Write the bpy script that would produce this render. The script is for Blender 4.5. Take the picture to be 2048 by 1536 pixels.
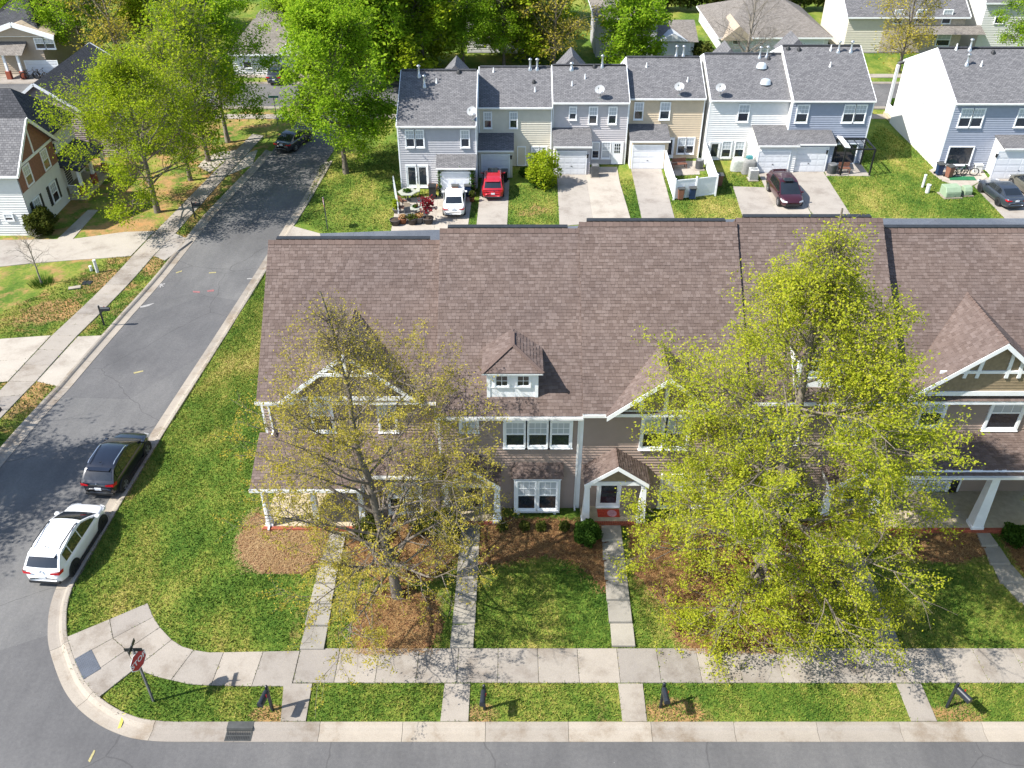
import bpy, math, random
import numpy as np
from mathutils import Vector, Matrix
random.seed(7); RNG = np.random.default_rng(11)
R = math.radians
SC = bpy.context.scene; COL = SC.collection
for o in list(bpy.data.objects): bpy.data.objects.remove(o)

# ---------------------------------------------------------------- camera, sky, sun, exposure
FPX, PITCH, CAMH = 1771.0, R(36.1), 29.5          # focal length in photo pixels (2048 wide), tilt down, height
cam_d = bpy.data.cameras.new('camera'); cam = bpy.data.objects.new('camera', cam_d); COL.objects.link(cam)
cam.location = (0, 0, CAMH); cam.rotation_euler = (R(90) - PITCH, 0, 0)
cam_d.sensor_width = 36; cam_d.lens = 36 * FPX / 2048; cam_d.clip_start = .5; cam_d.clip_end = 3000
SC.camera = cam
SUN_EL = R(47); SUN_DIR = Vector((-.952, -.306, 0)).normalized()      # horizontal direction towards the sun
wd = bpy.data.worlds.new('World'); SC.world = wd; wd.use_nodes = True
nt = wd.node_tree; bg = nt.nodes['Background']; sky = nt.nodes.new('ShaderNodeTexSky')
sky.sky_type = 'NISHITA'; sky.sun_disc = False; sky.sun_elevation = SUN_EL
sky.sun_rotation = math.atan2(SUN_DIR.x, SUN_DIR.y); sky.air_density = 1.0; sky.dust_density = .6; sky.ozone_density = 1.0
nt.links.new(sky.outputs[0], bg.inputs[0]); bg.inputs[1].default_value = .12
sd = bpy.data.lights.new('sun', 'SUN'); sun = bpy.data.objects.new('sun', sd); COL.objects.link(sun)
sd.energy = 4.6; sd.angle = R(.53); sd.color = (1, .955, .88)
sv = Vector((SUN_DIR.x * math.cos(SUN_EL), SUN_DIR.y * math.cos(SUN_EL), math.sin(SUN_EL)))
sun.rotation_euler = (-sv).to_track_quat('-Z', 'Y').to_euler(); sun.location = sv * 90
vs = SC.view_settings; vs.view_transform = 'Standard'; vs.look = 'None'; vs.gamma = 1; vs.exposure = 1.12
SC.cycles.max_bounces = 6; SC.cycles.transparent_max_bounces = 8

# ---------------------------------------------------------------- pixel -> place
CT, ST = math.cos(PITCH), math.sin(PITCH)
def ss(t): t = min(1., max(0., t)); return t * t * (3 - 2 * t)
def road_z(y): return -1.8 * ss((y - 33) / 27)
def lot_rise(x, y): return .78 * min(1, max(0, (y - 22.5) / 6.)) * ss((x + 16.5) / 6) * (1 - ss((y - 36) / 8))
LAWN = .11
def ground_z(x, y): return road_z(y) + LAWN + lot_rise(x, y)
def ray(px, py):
    u, v = (px - 1024) / FPX, (py - 768) / FPX
    return Vector((u, CT - v * ST, -ST - v * CT))
def at_z(px, py, z): d = ray(px, py); return Vector((0, 0, CAMH)) + d * ((z - CAMH) / d.z)
def at_y(px, py, y): d = ray(px, py); return Vector((0, 0, CAMH)) + d * (y / d.y)
def at_x(px, py, x): d = ray(px, py); return Vector((0, 0, CAMH)) + d * (x / d.x)
def G(px, py, fn=ground_z, add=0):
    z = 0
    for _ in range(14): p = at_z(px, py, z); z = fn(p.x, p.y) + add
    return at_z(px, py, z)
def GR(px, py): return G(px, py, lambda x, y: road_z(y))
def GL(px, py): return G(px, py, lambda x, y: road_z(y) + LAWN)
def zy(py, y): return at_y(1024, py, y).z
def wr(x0, y0, x1, y1, Y):                            # pixel rectangle on a wall facing the camera -> (x0, x1, z0, z1)
    a = at_y(x0, (y0 + y1) / 2, Y); b = at_y(x1, (y0 + y1) / 2, Y)
    return a.x, b.x, zy(y1, Y), zy(y0, Y)

# ---------------------------------------------------------------- materials
MATS = {}
def lin(h):
    if isinstance(h, str):
        c = [int(h[i:i + 2], 16) / 255 for i in (0, 2, 4)]
        return tuple(x / 12.92 if x <= .04045 else ((x + .055) / 1.055) ** 2.4 for x in c) + (1,)
    return tuple(h)[:3] + (1,)
class NT:
    def __init__(s, name):
        s.m = bpy.data.materials.new(name); s.m.use_nodes = True; s.t = s.m.node_tree; s.b = s.t.nodes['Principled BSDF']
        MATS[name] = s.m
    def n(s, typ, **kw):
        d = s.t.nodes.new('ShaderNode' + typ)
        for k, v in kw.items():
            if k in d.inputs.keys(): d.inputs[k].default_value = v
            else: setattr(d, k, v)
        return d
    def l(s, a, b): s.t.links.new(a, b)
    def pos(s, obj=False):
        return s.n('TexCoord').outputs['Object'] if obj else s.n('NewGeometry').outputs['Position']
    def noise(s, vec, scale, detail=4, rough=.6):
        d = s.n('TexNoise', Scale=scale, Detail=detail, Roughness=rough); s.l(vec, d.inputs['Vector']); return d.outputs['Fac']
    def ramp(s, fac, stops):
        d = s.n('ValToRGB'); e = d.color_ramp.elements
        while len(e) < len(stops): e.new(.5)
        for q, (p, c) in zip(e, stops): q.position = p; q.color = lin(c)
        s.l(fac, d.inputs[0]); return d.outputs[0]
    def mix(s, fac, a, b, mode='MIX'):
        d = s.n('Mix', data_type='RGBA', blend_type=mode)
        for i, v in ((0, fac), (6, a), (7, b)):
            if hasattr(v, 'is_linked') or hasattr(v, 'links'): s.l(v, d.inputs[i])
            else: d.inputs[i].default_value = v if i == 0 else lin(v)
        return d.outputs[2]
    def bump(s, h, dist, strength=.6):
        d = s.n('Bump', Strength=strength, Distance=dist); s.l(h, d.inputs['Height']); s.l(d.outputs[0], s.b.inputs['Normal'])
    def math(s, op, a, b=None):
        d = s.n('Math', operation=op)
        for i, v in enumerate((a, b)):
            if v is None: continue
            if hasattr(v, 'links'): s.l(v, d.inputs[i])
            else: d.inputs[i].default_value = v
        return d.outputs[0]
def mat(name, c, rough=.6, var=.12, scale=3., metal=0, spec=.4, bump=0, bscale=60, coat=0):
    if name in MATS: return MATS[name]
    k = NT(name); c = lin(c); p = k.pos()
    d = tuple(x * (1 - var) for x in c[:3]); u = tuple(min(1, x * (1 + var)) for x in c[:3])
    fac = k.noise(p, scale, 5)
    k.l(k.ramp(fac, [(.3, d), (.7, u)]), k.b.inputs['Base Color'])
    k.b.inputs['Roughness'].default_value = rough; k.b.inputs['Metallic'].default_value = metal
    k.b.inputs['Specular IOR Level'].default_value = spec
    if coat: k.b.inputs['Coat Weight'].default_value = coat; k.b.inputs['Coat Roughness'].default_value = .04
    if bump: k.bump(k.noise(p, bscale, 3), bump)
    return k.m
def M(n): return MATS[n]

mat('white_trim', 'e6e8ea', .45, .05); mat('white_vinyl', 'e9eaec', .5, .04); mat('gutter_white', 'dcdcda', .4, .07)
mat('glass_dark', (.02, .026, .035), .06, .3, 1.2, 0, .9); mat('blind', (.62, .62, .6), .7, .12, 2)
mat('black_metal', (.014, .015, .018), .4, .3); mat('dark_plastic', (.02, .021, .023), .55, .3)
mat('siding_taupe', '958379', .62, .07, 1.1); mat('siding_tan_shake', '8a7a62', .75, .18, 6)
mat('porch_concrete', 'ac9f87', .85, .15, 4, bump=.004); mat('brick_red', '8d4a36', .85, .25, 9)
mat('door_dark', (.025, .022, .02), .4, .3); mat('steel', (.45, .46, .47), .35, .15, metal=.8)

def concrete(name, base, dark, seed=0.):
    k = NT(name); p = k.pos(); mp = k.n('Mapping'); mp.inputs['Location'].default_value = (seed, seed * 2, 0); k.l(p, mp.inputs['Vector']); v = mp.outputs[0]
    a = k.ramp(k.noise(v, .55, 8, .7), [(.3, dark), (.5, base), (.72, tuple(min(1, x * 1.12) for x in lin(base)[:3]))])
    sp = k.ramp(k.noise(v, 38, 3), [(.35, (.78, .78, .78)), (.7, (1, 1, 1))])
    rnd = k.n('ObjectInfo').outputs['Random']
    var = k.ramp(rnd, [(0, (.8, .8, .81)), (.5, (.95, .94, .92)), (1, (1.06, 1.04, 1.0))])
    k.l(k.mix(1., k.mix(1., a, sp, 'MULTIPLY'), var, 'MULTIPLY'), k.b.inputs['Base Color'])
    k.b.inputs['Roughness'].default_value = .88; k.b.inputs['Specular IOR Level'].default_value = .2; k.bump(k.noise(v, 90, 3), .003, .5); return k.m
concrete('sidewalk_concrete', '9a938b', '7c7268'); concrete('kerb_concrete', '9c948a', '7a6b5a', 3.)
concrete('driveway_concrete', 'a8a198', '8e857c', 7.); concrete('step_concrete', '9a958c', '7c776e', 5.)

def asphalt(name, c0, c1, c2):
    k = NT(name); p = k.pos()
    mp = k.n('Mapping'); mp.inputs['Scale'].default_value = (1, .28, 1); k.l(p, mp.inputs['Vector'])
    a = k.ramp(k.noise(mp.outputs[0], .5, 7, .65), [(.28, c0), (.5, c1), (.75, c2)])
    g = k.ramp(k.noise(p, 60, 2), [(.3, (.7, .7, .7)), (.72, (1.15, 1.15, 1.15))])
    g = k.mix(1., g, k.ramp(k.noise(p, 7, 8, .8), [(.32, (.84, .84, .85)), (.68, (1.14, 1.135, 1.12))]), 'MULTIPLY')
    sp = k.n('TexVoronoi', Scale=2.2); k.l(p, sp.inputs['Vector'])
    fl = k.math('LESS_THAN', sp.outputs['Distance'], .02)
    vd = k.n('TexVoronoi', feature='DISTANCE_TO_EDGE', Scale=.1); wob = k.n('TexNoise', Scale=.5, Detail=3); k.l(p, wob.inputs['Vector'])
    va = k.n('VectorMath', operation='ADD'); k.l(p, va.inputs[0]); k.l(wob.outputs['Color'], va.inputs[1]); k.l(va.outputs[0], vd.inputs['Vector'])
    crack = k.math('MULTIPLY', k.math('LESS_THAN', vd.outputs['Distance'], .0022), .35)
    w_ = k.ramp(k.noise(p, .13, 5, .6), [(.32, (.8, .8, .81)), (.5, (1, 1, 1)), (.68, (1.18, 1.17, 1.15))]); pt = k.n('TexVoronoi', Scale=.11); k.l(p, pt.inputs['Vector']); pc = k.ramp(pt.outputs['Color'], [(.2, (.9, .9, .91)), (.8, (1.06, 1.06, 1.05))])
    col = k.mix(1., k.mix(1., k.mix(1., a, g, 'MULTIPLY'), w_, 'MULTIPLY'), pc, 'MULTIPLY'); col = k.mix(crack, col, (.035, .034, .034)); col = k.mix(fl, col, (.36, .35, .33))
    k.l(col, k.b.inputs['Base Color']); k.b.inputs['Roughness'].default_value = .9; k.b.inputs['Specular IOR Level'].default_value = .25
    k.bump(k.noise(p, 70, 2), .006); return k.m
asphalt('asphalt', (.1, .099, .1), (.125, .123, .123), (.158, .155, .152)); asphalt('alley_asphalt', (.085, .1, .125), (.11, .125, .15), (.14, .15, .17))

def grass_mat(name, blade=False):
    k = NT(name); p = k.pos()
    att = k.n('Attribute', attribute_name='soil').outputs['Fac']
    mp = k.n('Mapping'); mp.inputs['Scale'].default_value = (1, .55, 1); mp.inputs['Rotation'].default_value = (0, 0, .5); k.l(p, mp.inputs['Vector'])
    big = k.noise(mp.outputs[0], .33, 6, .62); fine = k.noise(p, 5., 6, .75)
    f = k.math('ADD', k.math('MULTIPLY', big, .62), k.math('MULTIPLY', fine, .38))
    if blade: f = k.math('ADD', f, k.math('MULTIPLY', k.math('SUBTRACT', k.n('NewGeometry').outputs['Random Per Island'], .5), .2))
    g = k.ramp(f, [(.38, (.044, .096, .013)), (.47, (.092, .152, .021)), (.53, (.155, .195, .032)), (.59, (.24, .235, .05)), (.66, (.37, .305, .1))])
    d = k.ramp(k.noise(p, 1.2, 6, .7), [(.3, (.2, .155, .06)), (.55, (.33, .2, .085)), (.75, (.44, .22, .085))])
    s1 = k.math('ADD', att, k.math('MULTIPLY', k.math('SUBTRACT', k.noise(p, .75, 6, .7), .5), 1.5))
    sm = k.ramp(s1, [(.42, (0, 0, 0)), (.62, (1, 1, 1))])
    k.l(k.mix(sm, g, d), k.b.inputs['Base Color']); k.b.inputs['Roughness'].default_value = .9; k.b.inputs['Specular IOR Level'].default_value = .12
    if not blade: k.bump(k.noise(p, 16, 5, .75), .07, .8)
    return k.m
grass_mat('grass'); grass_mat('grass_blade', True)

def leafmat(name, cols, trans=.45):
    k = NT(name); rnd = k.n('NewGeometry').outputs['Random Per Island']; oi = k.n('ObjectInfo').outputs['Random']
    big = k.noise(k.pos(), .35, 2)
    f = k.math('ADD', k.math('MULTIPLY', rnd, .6), k.math('ADD', k.math('MULTIPLY', big, .5), k.math('MULTIPLY', oi, .06)))
    n = len(cols); c = k.ramp(f, [(.12 + .75 * i / max(1, n - 1), q) for i, q in enumerate(cols)])
    dif = k.n('BsdfDiffuse'); tr = k.n('BsdfTranslucent'); mx = k.n('MixShader'); mx.inputs[0].default_value = trans
    k.l(c, dif.inputs[0]); k.l(k.mix(1., c, (1.1, 1.15, .6), 'MULTIPLY'), tr.inputs[0]); k.l(dif.outputs[0], mx.inputs[1]); k.l(tr.outputs[0], mx.inputs[2])
    k.l(mx.outputs[0], k.t.nodes['Material Output'].inputs[0]); return k.m
leafmat('leaf_spring', [(.2, .25, .022), (.34, .38, .032), (.48, .46, .05)], .5); leafmat('leaf_olive', [(.22, .19, .03), (.35, .3, .05), (.48, .4, .075)], .45)
leafmat('leaf_green', [(.12, .22, .016), (.22, .36, .024), (.34, .46, .04)], .52); leafmat('leaf_deep', [(.02, .05, .01), (.045, .1, .016), (.08, .15, .024)])
leafmat('leaf_lime', [(.15, .22, .013), (.26, .34, .02), (.38, .43, .035)], .5); leafmat('leaf_red', [(.12, .01, .02), (.25, .03, .04)])
leafmat('leaf_hedge', [(.03, .05, .01), (.07, .09, .02), (.12, .13, .03)])
leafmat('straw', [(.14, .068, .028), (.27, .145, .06), (.42, .28, .13)], .1); leafmat('straw_pale', [(.22, .13, .06), (.36, .24, .12), (.5, .36, .2)], .1)
mat('bark', (.15, .125, .1), .9, .35, 8, bump=.02, bscale=25); mat('bark_pale', (.2, .175, .145), .9, .3, 8); mat('mulch', (.12, .055, .024), .95, .45, 7, bump=.03, bscale=22)

def shingle_mat(name, cols, obj=True):
    k = NT(name); rnd = k.math('FRACT', k.math('ADD', k.n('NewGeometry').outputs['Random Per Island'], k.n('ObjectInfo').outputs['Random']))
    c = k.ramp(rnd, [(i / (len(cols) - 1), q) for i, q in enumerate(cols)]); p = k.pos()
    g = k.ramp(k.noise(p, 45, 3), [(.3, (.8, .8, .8)), (.7, (1.1, 1.1, 1.1))]); s = k.ramp(k.noise(p, .35, 5), [(.3, (.88, .88, .9)), (.7, (1.08, 1.06, 1.04))])
    k.l(k.mix(1., k.mix(1., c, g, 'MULTIPLY'), s, 'MULTIPLY'), k.b.inputs['Base Color']); k.b.inputs['Roughness'].default_value = .92; k.b.inputs['Specular IOR Level'].default_value = .15
    k.bump(k.noise(p, 80, 2), .003); return k.m
shingle_mat('shingle_brown', [(.112, .083, .072), (.13, .098, .086), (.144, .11, .097), (.168, .131, .117)])
shingle_mat('ridge_brown', [(.115, .083, .071), (.142, .104, .09)])
def roof_mat(name, c0, c1, sx=3.6, sy=5.2):
    k = NT(name); p = k.pos(); mp = k.n('Mapping'); mp.inputs['Scale'].default_value = (1, 1.1, 0); k.l(p, mp.inputs['Vector'])
    b = k.n('TexBrick', Scale=1.); b.inputs['Brick Width'].default_value = .3; b.inputs['Row Height'].default_value = .16; b.inputs['Mortar Size'].default_value = .012
    b.inputs['Color1'].default_value = lin(c0); b.inputs['Color2'].default_value = lin(c1); b.inputs['Mortar'].default_value = tuple(x * .45 for x in lin(c0)[:3]) + (1,)
    k.l(mp.outputs[0], b.inputs['Vector']); g = k.ramp(k.noise(p, 7, 5, .7), [(.3, (.72, .72, .74)), (.7, (1.2, 1.19, 1.17))])
    k.l(k.mix(1., b.outputs[0], g, 'MULTIPLY'), k.b.inputs['Base Color']); k.b.inputs['Roughness'].default_value = .9; k.b.inputs['Specular IOR Level'].default_value = .2
    k.bump(b.outputs['Fac'], .012, .5); return k.m
roof_mat('roof_grey', (.115, .114, .12), (.175, .173, .178)); roof_mat('roof_dark', (.045, .047, .053), (.07, .072, .08)); roof_mat('roof_weathered', (.16, .145, .13), (.23, .21, .19))
mat('roof_membrane', (.12, .12, .13), .8, .2)

# ---------------------------------------------------------------- mesh builder
class MB:
    def __init__(s): s.v = []; s.f = []
    def add(s, vs, fs): o = len(s.v); s.v += [tuple(p) for p in vs]; s.f += [tuple(i + o for i in f) for f in fs]; return s
    def quad(s, a, b, c, d): return s.add((a, b, c, d), ((0, 1, 2, 3),))
    def poly(s, pts): return s.add(pts, (tuple(range(len(pts))),))
    def box(s, x0, x1, y0, y1, z0, z1):
        return s.add([(x, y, z) for z in (z0, z1) for y in (y0, y1) for x in (x0, x1)], ((0, 2, 3, 1), (4, 5, 7, 6), (0, 1, 5, 4), (2, 6, 7, 3), (0, 4, 6, 2), (1, 3, 7, 5)))
    def obox(s, o, ax, ay, az):
        o = Vector(o); ax = Vector(ax); ay = Vector(ay); az = Vector(az)
        return s.add([o + ax * i + ay * j + az * k for k in (0, 1) for j in (0, 1) for i in (0, 1)], ((0, 2, 3, 1), (4, 5, 7, 6), (0, 1, 5, 4), (2, 6, 7, 3), (0, 4, 6, 2), (1, 3, 7, 5)))
    def beam(s, a, b, w, d, up=(0, 0, 1)):
        a = Vector(a); b = Vector(b); t = b - a; sd = t.cross(Vector(up)).normalized() * w; u = sd.cross(t).normalized() * d
        return s.obox(a - sd / 2 - u / 2, sd, u, t)
    def prism(s, pts, dv):
        n = len(pts); dv = Vector(dv); a = [Vector(p) for p in pts]
        return s.add(a + [p + dv for p in a], [tuple(range(n - 1, -1, -1)), tuple(range(n, 2 * n))] + [(i, (i + 1) % n, n + (i + 1) % n, n + i) for i in range(n)])
    def cyl(s, a, b, r0, r1=None, n=10, cap=True):
        r1 = r0 if r1 is None else r1; a = Vector(a); b = Vector(b); t = (b - a).normalized()
        x = t.orthogonal().normalized(); y = t.cross(x); vs = []
        for c, r in ((a, r0), (b, r1)):
            for i in range(n): q = 2 * math.pi * i / n; vs.append(c + x * (r * math.cos(q)) + y * (r * math.sin(q)))
        fs = [(i, (i + 1) % n, n + (i + 1) % n, n + i) for i in range(n)]
        if cap: fs += [tuple(range(n - 1, -1, -1)), tuple(range(n, 2 * n))]
        return s.add(vs, fs)
    def lathe(s, c, prof, n=14, axis='z'):
        c = Vector(c); m = len(prof); vs = []
        for i in range(n):
            q = 2 * math.pi * i / n
            for r, h in prof:
                p = (r * math.cos(q), r * math.sin(q), h)
                if axis == 'y': p = (p[0], p[2], p[1])
                vs.append(c + Vector(p))
        fs = [(i * m + j, ((i + 1) % n) * m + j, ((i + 1) % n) * m + j + 1, i * m + j + 1) for i in range(n) for j in range(m - 1)]
        return s.add(vs, fs)
    def grid(s, P):
        n, m = len(P), len(P[0]); return s.add([p for r in P for p in r], [(i * m + j, i * m + j + 1, (i + 1) * m + j + 1, (i + 1) * m + j) for i in range(n - 1) for j in range(m - 1)])
    def mesh(s, name, off=(0, 0, 0)):
        me = bpy.data.meshes.new(name); ox, oy, oz = off
        me.from_pydata([(x - ox, y - oy, z - oz) for x, y, z in s.v], [], s.f); me.update(); return me
def wloc(o):
    v = Vector((0, 0, 0))
    while o is not None: v += o.location; o = o.parent
    return v
def link(name, me, material=None, parent=None, smooth=False, kind=None):
    o = bpy.data.objects.new(name, me); COL.objects.link(o)
    if material is not None and me is not None and not me.materials: me.materials.append(M(material) if isinstance(material, str) else material)
    if smooth: me.polygons.foreach_set('use_smooth', [True] * len(me.polygons))
    if parent is not None: o.parent = parent
    if kind: o['kind'] = kind
    return o
def part(name, mb, material, parent=None, smooth=False, kind=None):        # shapes given in world coordinates
    return link(name, mb.mesh(name, wloc(parent)), material, parent, smooth, kind)
def tag(o, label, cat, group=None):
    o['label'] = label; o['category'] = cat
    if group: o['group'] = group
    return o
def thing(name, label, cat, loc=(0, 0, 0), group=None):
    o = bpy.data.objects.new(name, None); COL.objects.link(o); o.location = loc; o.empty_display_size = .2
    return tag(o, label, cat, group)
def struct(name, mb, material, smooth=False):
    o = part(name, mb, material, None, smooth); o['kind'] = 'structure'; return o
def one(name, mb, material, label, cat, group=None, base=None, smooth=False):   # a thing that is one mesh
    if base is None:
        a = np.array(mb.v); base = (a[:, 0].mean(), a[:, 1].mean(), a[:, 2].min())
    o = link(name, mb.mesh(name, base), material, None, smooth); o.location = base; return tag(o, label, cat, group)
def copy_tree(o, parent=None):
    c = o.copy(); COL.objects.link(c)
    if parent is not None: c.parent = parent
    for ch in list(o.children): copy_tree(ch, c)
    return c
def npmesh(name, V, F):                     # numpy verts (n,3), faces (m,k)
    me = bpy.data.meshes.new(name); V = np.ascontiguousarray(V, np.float32); F = np.ascontiguousarray(F, np.int32); m, k = F.shape
    me.vertices.add(len(V)); me.vertices.foreach_set('co', V.ravel()); me.loops.add(m * k); me.loops.foreach_set('vertex_index', F.ravel())
    me.polygons.add(m); me.polygons.foreach_set('loop_start', np.arange(m, dtype=np.int32) * k); me.update(calc_edges=True); return me
def inpoly(x, y, P):
    P = np.asarray(P); x = np.asarray(x); y = np.asarray(y); r = np.zeros(x.shape, bool); n = len(P)
    for i in range(n):
        x0, y0 = P[i][:2]; x1, y1 = P[(i + 1) % n][:2]
        c = ((y0 > y) != (y1 > y)); r ^= c & (x < (x1 - x0) * (y - y0) / ((y1 - y0) or 1e-9) + x0)
    return r
def vss(t): t = np.clip(t, 0, 1); return t * t * (3 - 2 * t)
def vroad(y): return -1.8 * vss((y - 33) / 27)
def vground(x, y): return vroad(y) + LAWN + .78 * np.clip((y - 22.5) / 6., 0, 1) * vss((x + 16.5) / 6) * (1 - vss((y - 36) / 8))
# ================================================================ ground, roads, kerbs, pavements
def crop(ox, oy, sc): return lambda x, y: (ox + x / sc, oy + y / sc)
c1 = crop(80, 1150, 3.4133); c2 = crop(560, 1000, 2.7676); c3 = crop(1200, 1000, 2.4151); c4 = crop(0, 450, 3.4135)
KB_PX = [(665, 322), (615, 410), (588, 450), (520, 558), (410, 738.6), (319, 882), (250, 993.6), (156, 1152), (147, 1167.6), (134, 1208.6), (132.7, 1246.7),
         (134, 1273), (149, 1318.5), (166.4, 1359.5), (197, 1394.7), (244, 1425.4), (304, 1444)]
KB = [GL(*p) for p in KB_PX]; KY = KB[-1].y; KB[-2].y = max(KB[-2].y, KY + .25)
KB += [Vector((x, KY, LAWN)) for x in range(-11, 62, 3)]
def resample(P, step):
    out = [P[0].copy()]; acc = 0
    for a, b in zip(P, P[1:]):
        L = (b.xy - a.xy).length; t = step - acc
        while t <= L: out.append(a.lerp(b, t / L)); t += step
        acc = (acc + L) % step if L >= step - acc else acc + L
    out.append(P[-1].copy()); return out
def smooth_path(P, n=2):
    for _ in range(n):
        Q = [P[0]]
        for a, b in zip(P, P[1:]): Q += [a.lerp(b, .25), a.lerp(b, .75)]
        P = Q + [P[-1]]
    return P
KBs = smooth_path(KB[:18]) + KB[18:]
def normals(P, side):
    N = []
    for i in range(len(P)):
        t = (P[min(i + 1, len(P) - 1)] - P[max(i - 1, 0)]); t.z = 0; t.normalize(); N.append(Vector((-t.y, t.x, 0)) * side)
    return N
KW = .74
def kerb(name, path, side, seglen=3.05, label=None):
    """rolled kerb: profile from the grass edge down to the asphalt, one mesh for each poured length"""
    root = bpy.data.objects.new(name, None); COL.objects.link(root); root['kind'] = 'structure'
    P = resample(path, seglen / 10); N = normals(P, side); edge = []
    prof = [(0, LAWN - .25), (0, LAWN + .025), (.03, LAWN + .035), (.16, LAWN + .03), (.24, LAWN - .015), (.31, .03), (.42, .018), (KW, .02), (KW, -.25)]
    for i, p in enumerate(P): edge.append(p + N[i] * KW)
    for s in range(0, len(P) - 1, 10):
        idx = list(range(s, min(s + 11, len(P)))); mb = MB(); rows = []
        for q, i in enumerate(idx):
            p = P[i].copy()
            if q == len(idx) - 1 and i < len(P) - 1: p = p.lerp(P[i - 1], .05)
            z = road_z(p.y); rows.append([(p.x + N[i].x * d, p.y + N[i].y * d, z + h) for d, h in prof])
        mb.grid(rows); mb.poly(rows[0]); mb.poly(rows[-1][::-1]); part('kerb_stone', mb, 'kerb_concrete', root)
    return edge
ROAD_R = kerb('kerb', KBs, -1)
LK_PX = [(531, 300), (500, 335), (458, 378), (408, 430), (337, 519), (243, 626), (114, 772), (6, 889)]
LK = [GL(*p) for p in LK_PX]; d = (LK[-1] - LK[-2]).normalized(); LK += [LK[-1] + d * k for k in (4, 8, 11)]
ROAD_L = kerb('kerb', LK, 1)
# asphalt of the two streets, laid in strips across the left road
def xat(path, y):
    for a, b in zip(path, path[1:]):
        if min(a.y, b.y) <= y <= max(a.y, b.y): return a.x + (b.x - a.x) * (y - a.y) / ((b.y - a.y) or 1e-9)
    return None
YS0 = KY - KW; rows = []; ytop = min(ROAD_L[0].y, ROAD_R[0].y) - .2; yl = min(p.y for p in ROAD_L) + .1
mb = MB(); mb.grid([[(-90, 5, 0), (90, 5, 0)], [(-90, YS0 + .1, 0), (90, YS0 + .1, 0)]])
ys = list(np.arange(YS0 + .1, 24, .18)) + list(np.arange(24, ytop, .6)); prev = None; rw = []
for y in ys:
    xr = xat(ROAD_R, y); xl = xat(ROAD_L, y)
    if xr is None: xr = ROAD_R[-1].x
    if xl is None: xl = -90
    rw.append([(xl - .1 + (xr + .2 - xl) * t, y, road_z(y) + .004 * (1 - abs(2 * t - 1))) for t in (0, .25, .5, .75, 1)])
mb.grid(rw); xe0, xe1 = rw[-1][0][0], rw[-1][-1][0]
BS0, BS1 = 92.0, 99.5                                                     # street behind the far row
zt = road_z(100)
y9 = rw[-1][0][1]; mb.grid([[(xe0, y9, road_z(y9)), (xe1, y9, road_z(y9))], [(xe0 + 1.2, BS0 - 2, zt + .01), (xe1 + 1.2, BS0 - 2, zt + .01)], [(xe0 + 1.4, BS0 + .05, zt + .139), (xe1 + 1.4, BS0 + .05, zt + .139)]])
struct('road', mb, 'asphalt')
mb = MB(); mb.grid([[(x, BS0 - .0006 * x * x * 0, zt + .14), (x, BS1, zt + .14)] for x in range(-140, 141, 10)]); struct('street', mb, 'asphalt')
mb = MB()
for y0, y1 in ((BS0 - .7, BS0), (BS1, BS1 + .7)):
    for x in range(-60, 60, 4):
        if not (y1 == BS0 and xe0 + .5 < x + 3 and x < xe1 + 2): mb.box(x, x + 3.97, y0, y1, zt - .1, zt + .19)
o = struct('kerb', mb, 'kerb_concrete'); 
mb = MB()
for y0 in (BS0 - 3.6, BS1 + 2.4):
    for k in range(-38, 38):
        x = k * 1.6
        if not (y0 < BS0 and xe0 - 1 < x < xe1 + 1): mb.box(x, x + 1.58, y0, y0 + 1.3, zt - .1, zt + .15)
o = struct('pavement', mb, 'sidewalk_concrete'); 
# ground sheet, sunk under the streets
rp = [(p.x, p.y) for p in ROAD_R]; RP = [(p.x + .02 * n.x, p.y + .02 * n.y) for p, n in zip(KBs, normals(KBs, -1))]
LP = [(p.x + .02 * n.x, p.y + .02 * n.y) for p, n in zip(LK, normals(LK, 1))]
ROADPOLY = [(90, 0), (90, KY - .02)] + RP[::-1][1:] + [(xe1 + 1.3, BS0 - .5), (xe0 + 1.3, BS0 - .5)] + LP + [(-90, LP[-1][1]), (-90, 0)]
ax = np.concatenate([np.arange(-70, -32, 1.), np.arange(-32, 32, .32), np.arange(32, 71, 1.)]); ay = np.concatenate([np.arange(4, 17, 1.), np.arange(17, 36, .3), np.arange(36, 112, .7)])
X, Y = np.meshgrid(ax, ay); Z = vground(X, Y) - .012; inr = inpoly(X, Y, ROADPOLY); Z = np.where(inr, vroad(Y) - .03, Z)
Z += np.where(inr, 0, .02 * np.sin(X * 1.7 + np.sin(Y * 1.3)) * np.cos(Y * 1.1 + X * .6) - .01)
n, m = X.shape; I = np.arange(n * m).reshape(n, m)
me = npmesh('ground', np.stack([X, Y, Z], -1).reshape(-1, 3), np.stack([I[:-1, :-1], I[:-1, 1:], I[1:, 1:], I[1:, :-1]], -1).reshape(-1, 4))
soil = np.full(X.shape, .08)
soil = np.where((X < -18) & (Y > 30), .42, soil); soil = np.where((X < -24) & (Y > 58) & (Y < 90), .5, soil)
soil = np.where((Y > 20.7) & (Y < 30) & (X > -9) & (X < -3), .3, soil); soil = np.where((Y < 20.7) & (X > 3), .3, soil); soil = np.where((Y > 56) & (X > -14), .02, soil); soil = np.where(Y > 100, .22, soil)
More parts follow.
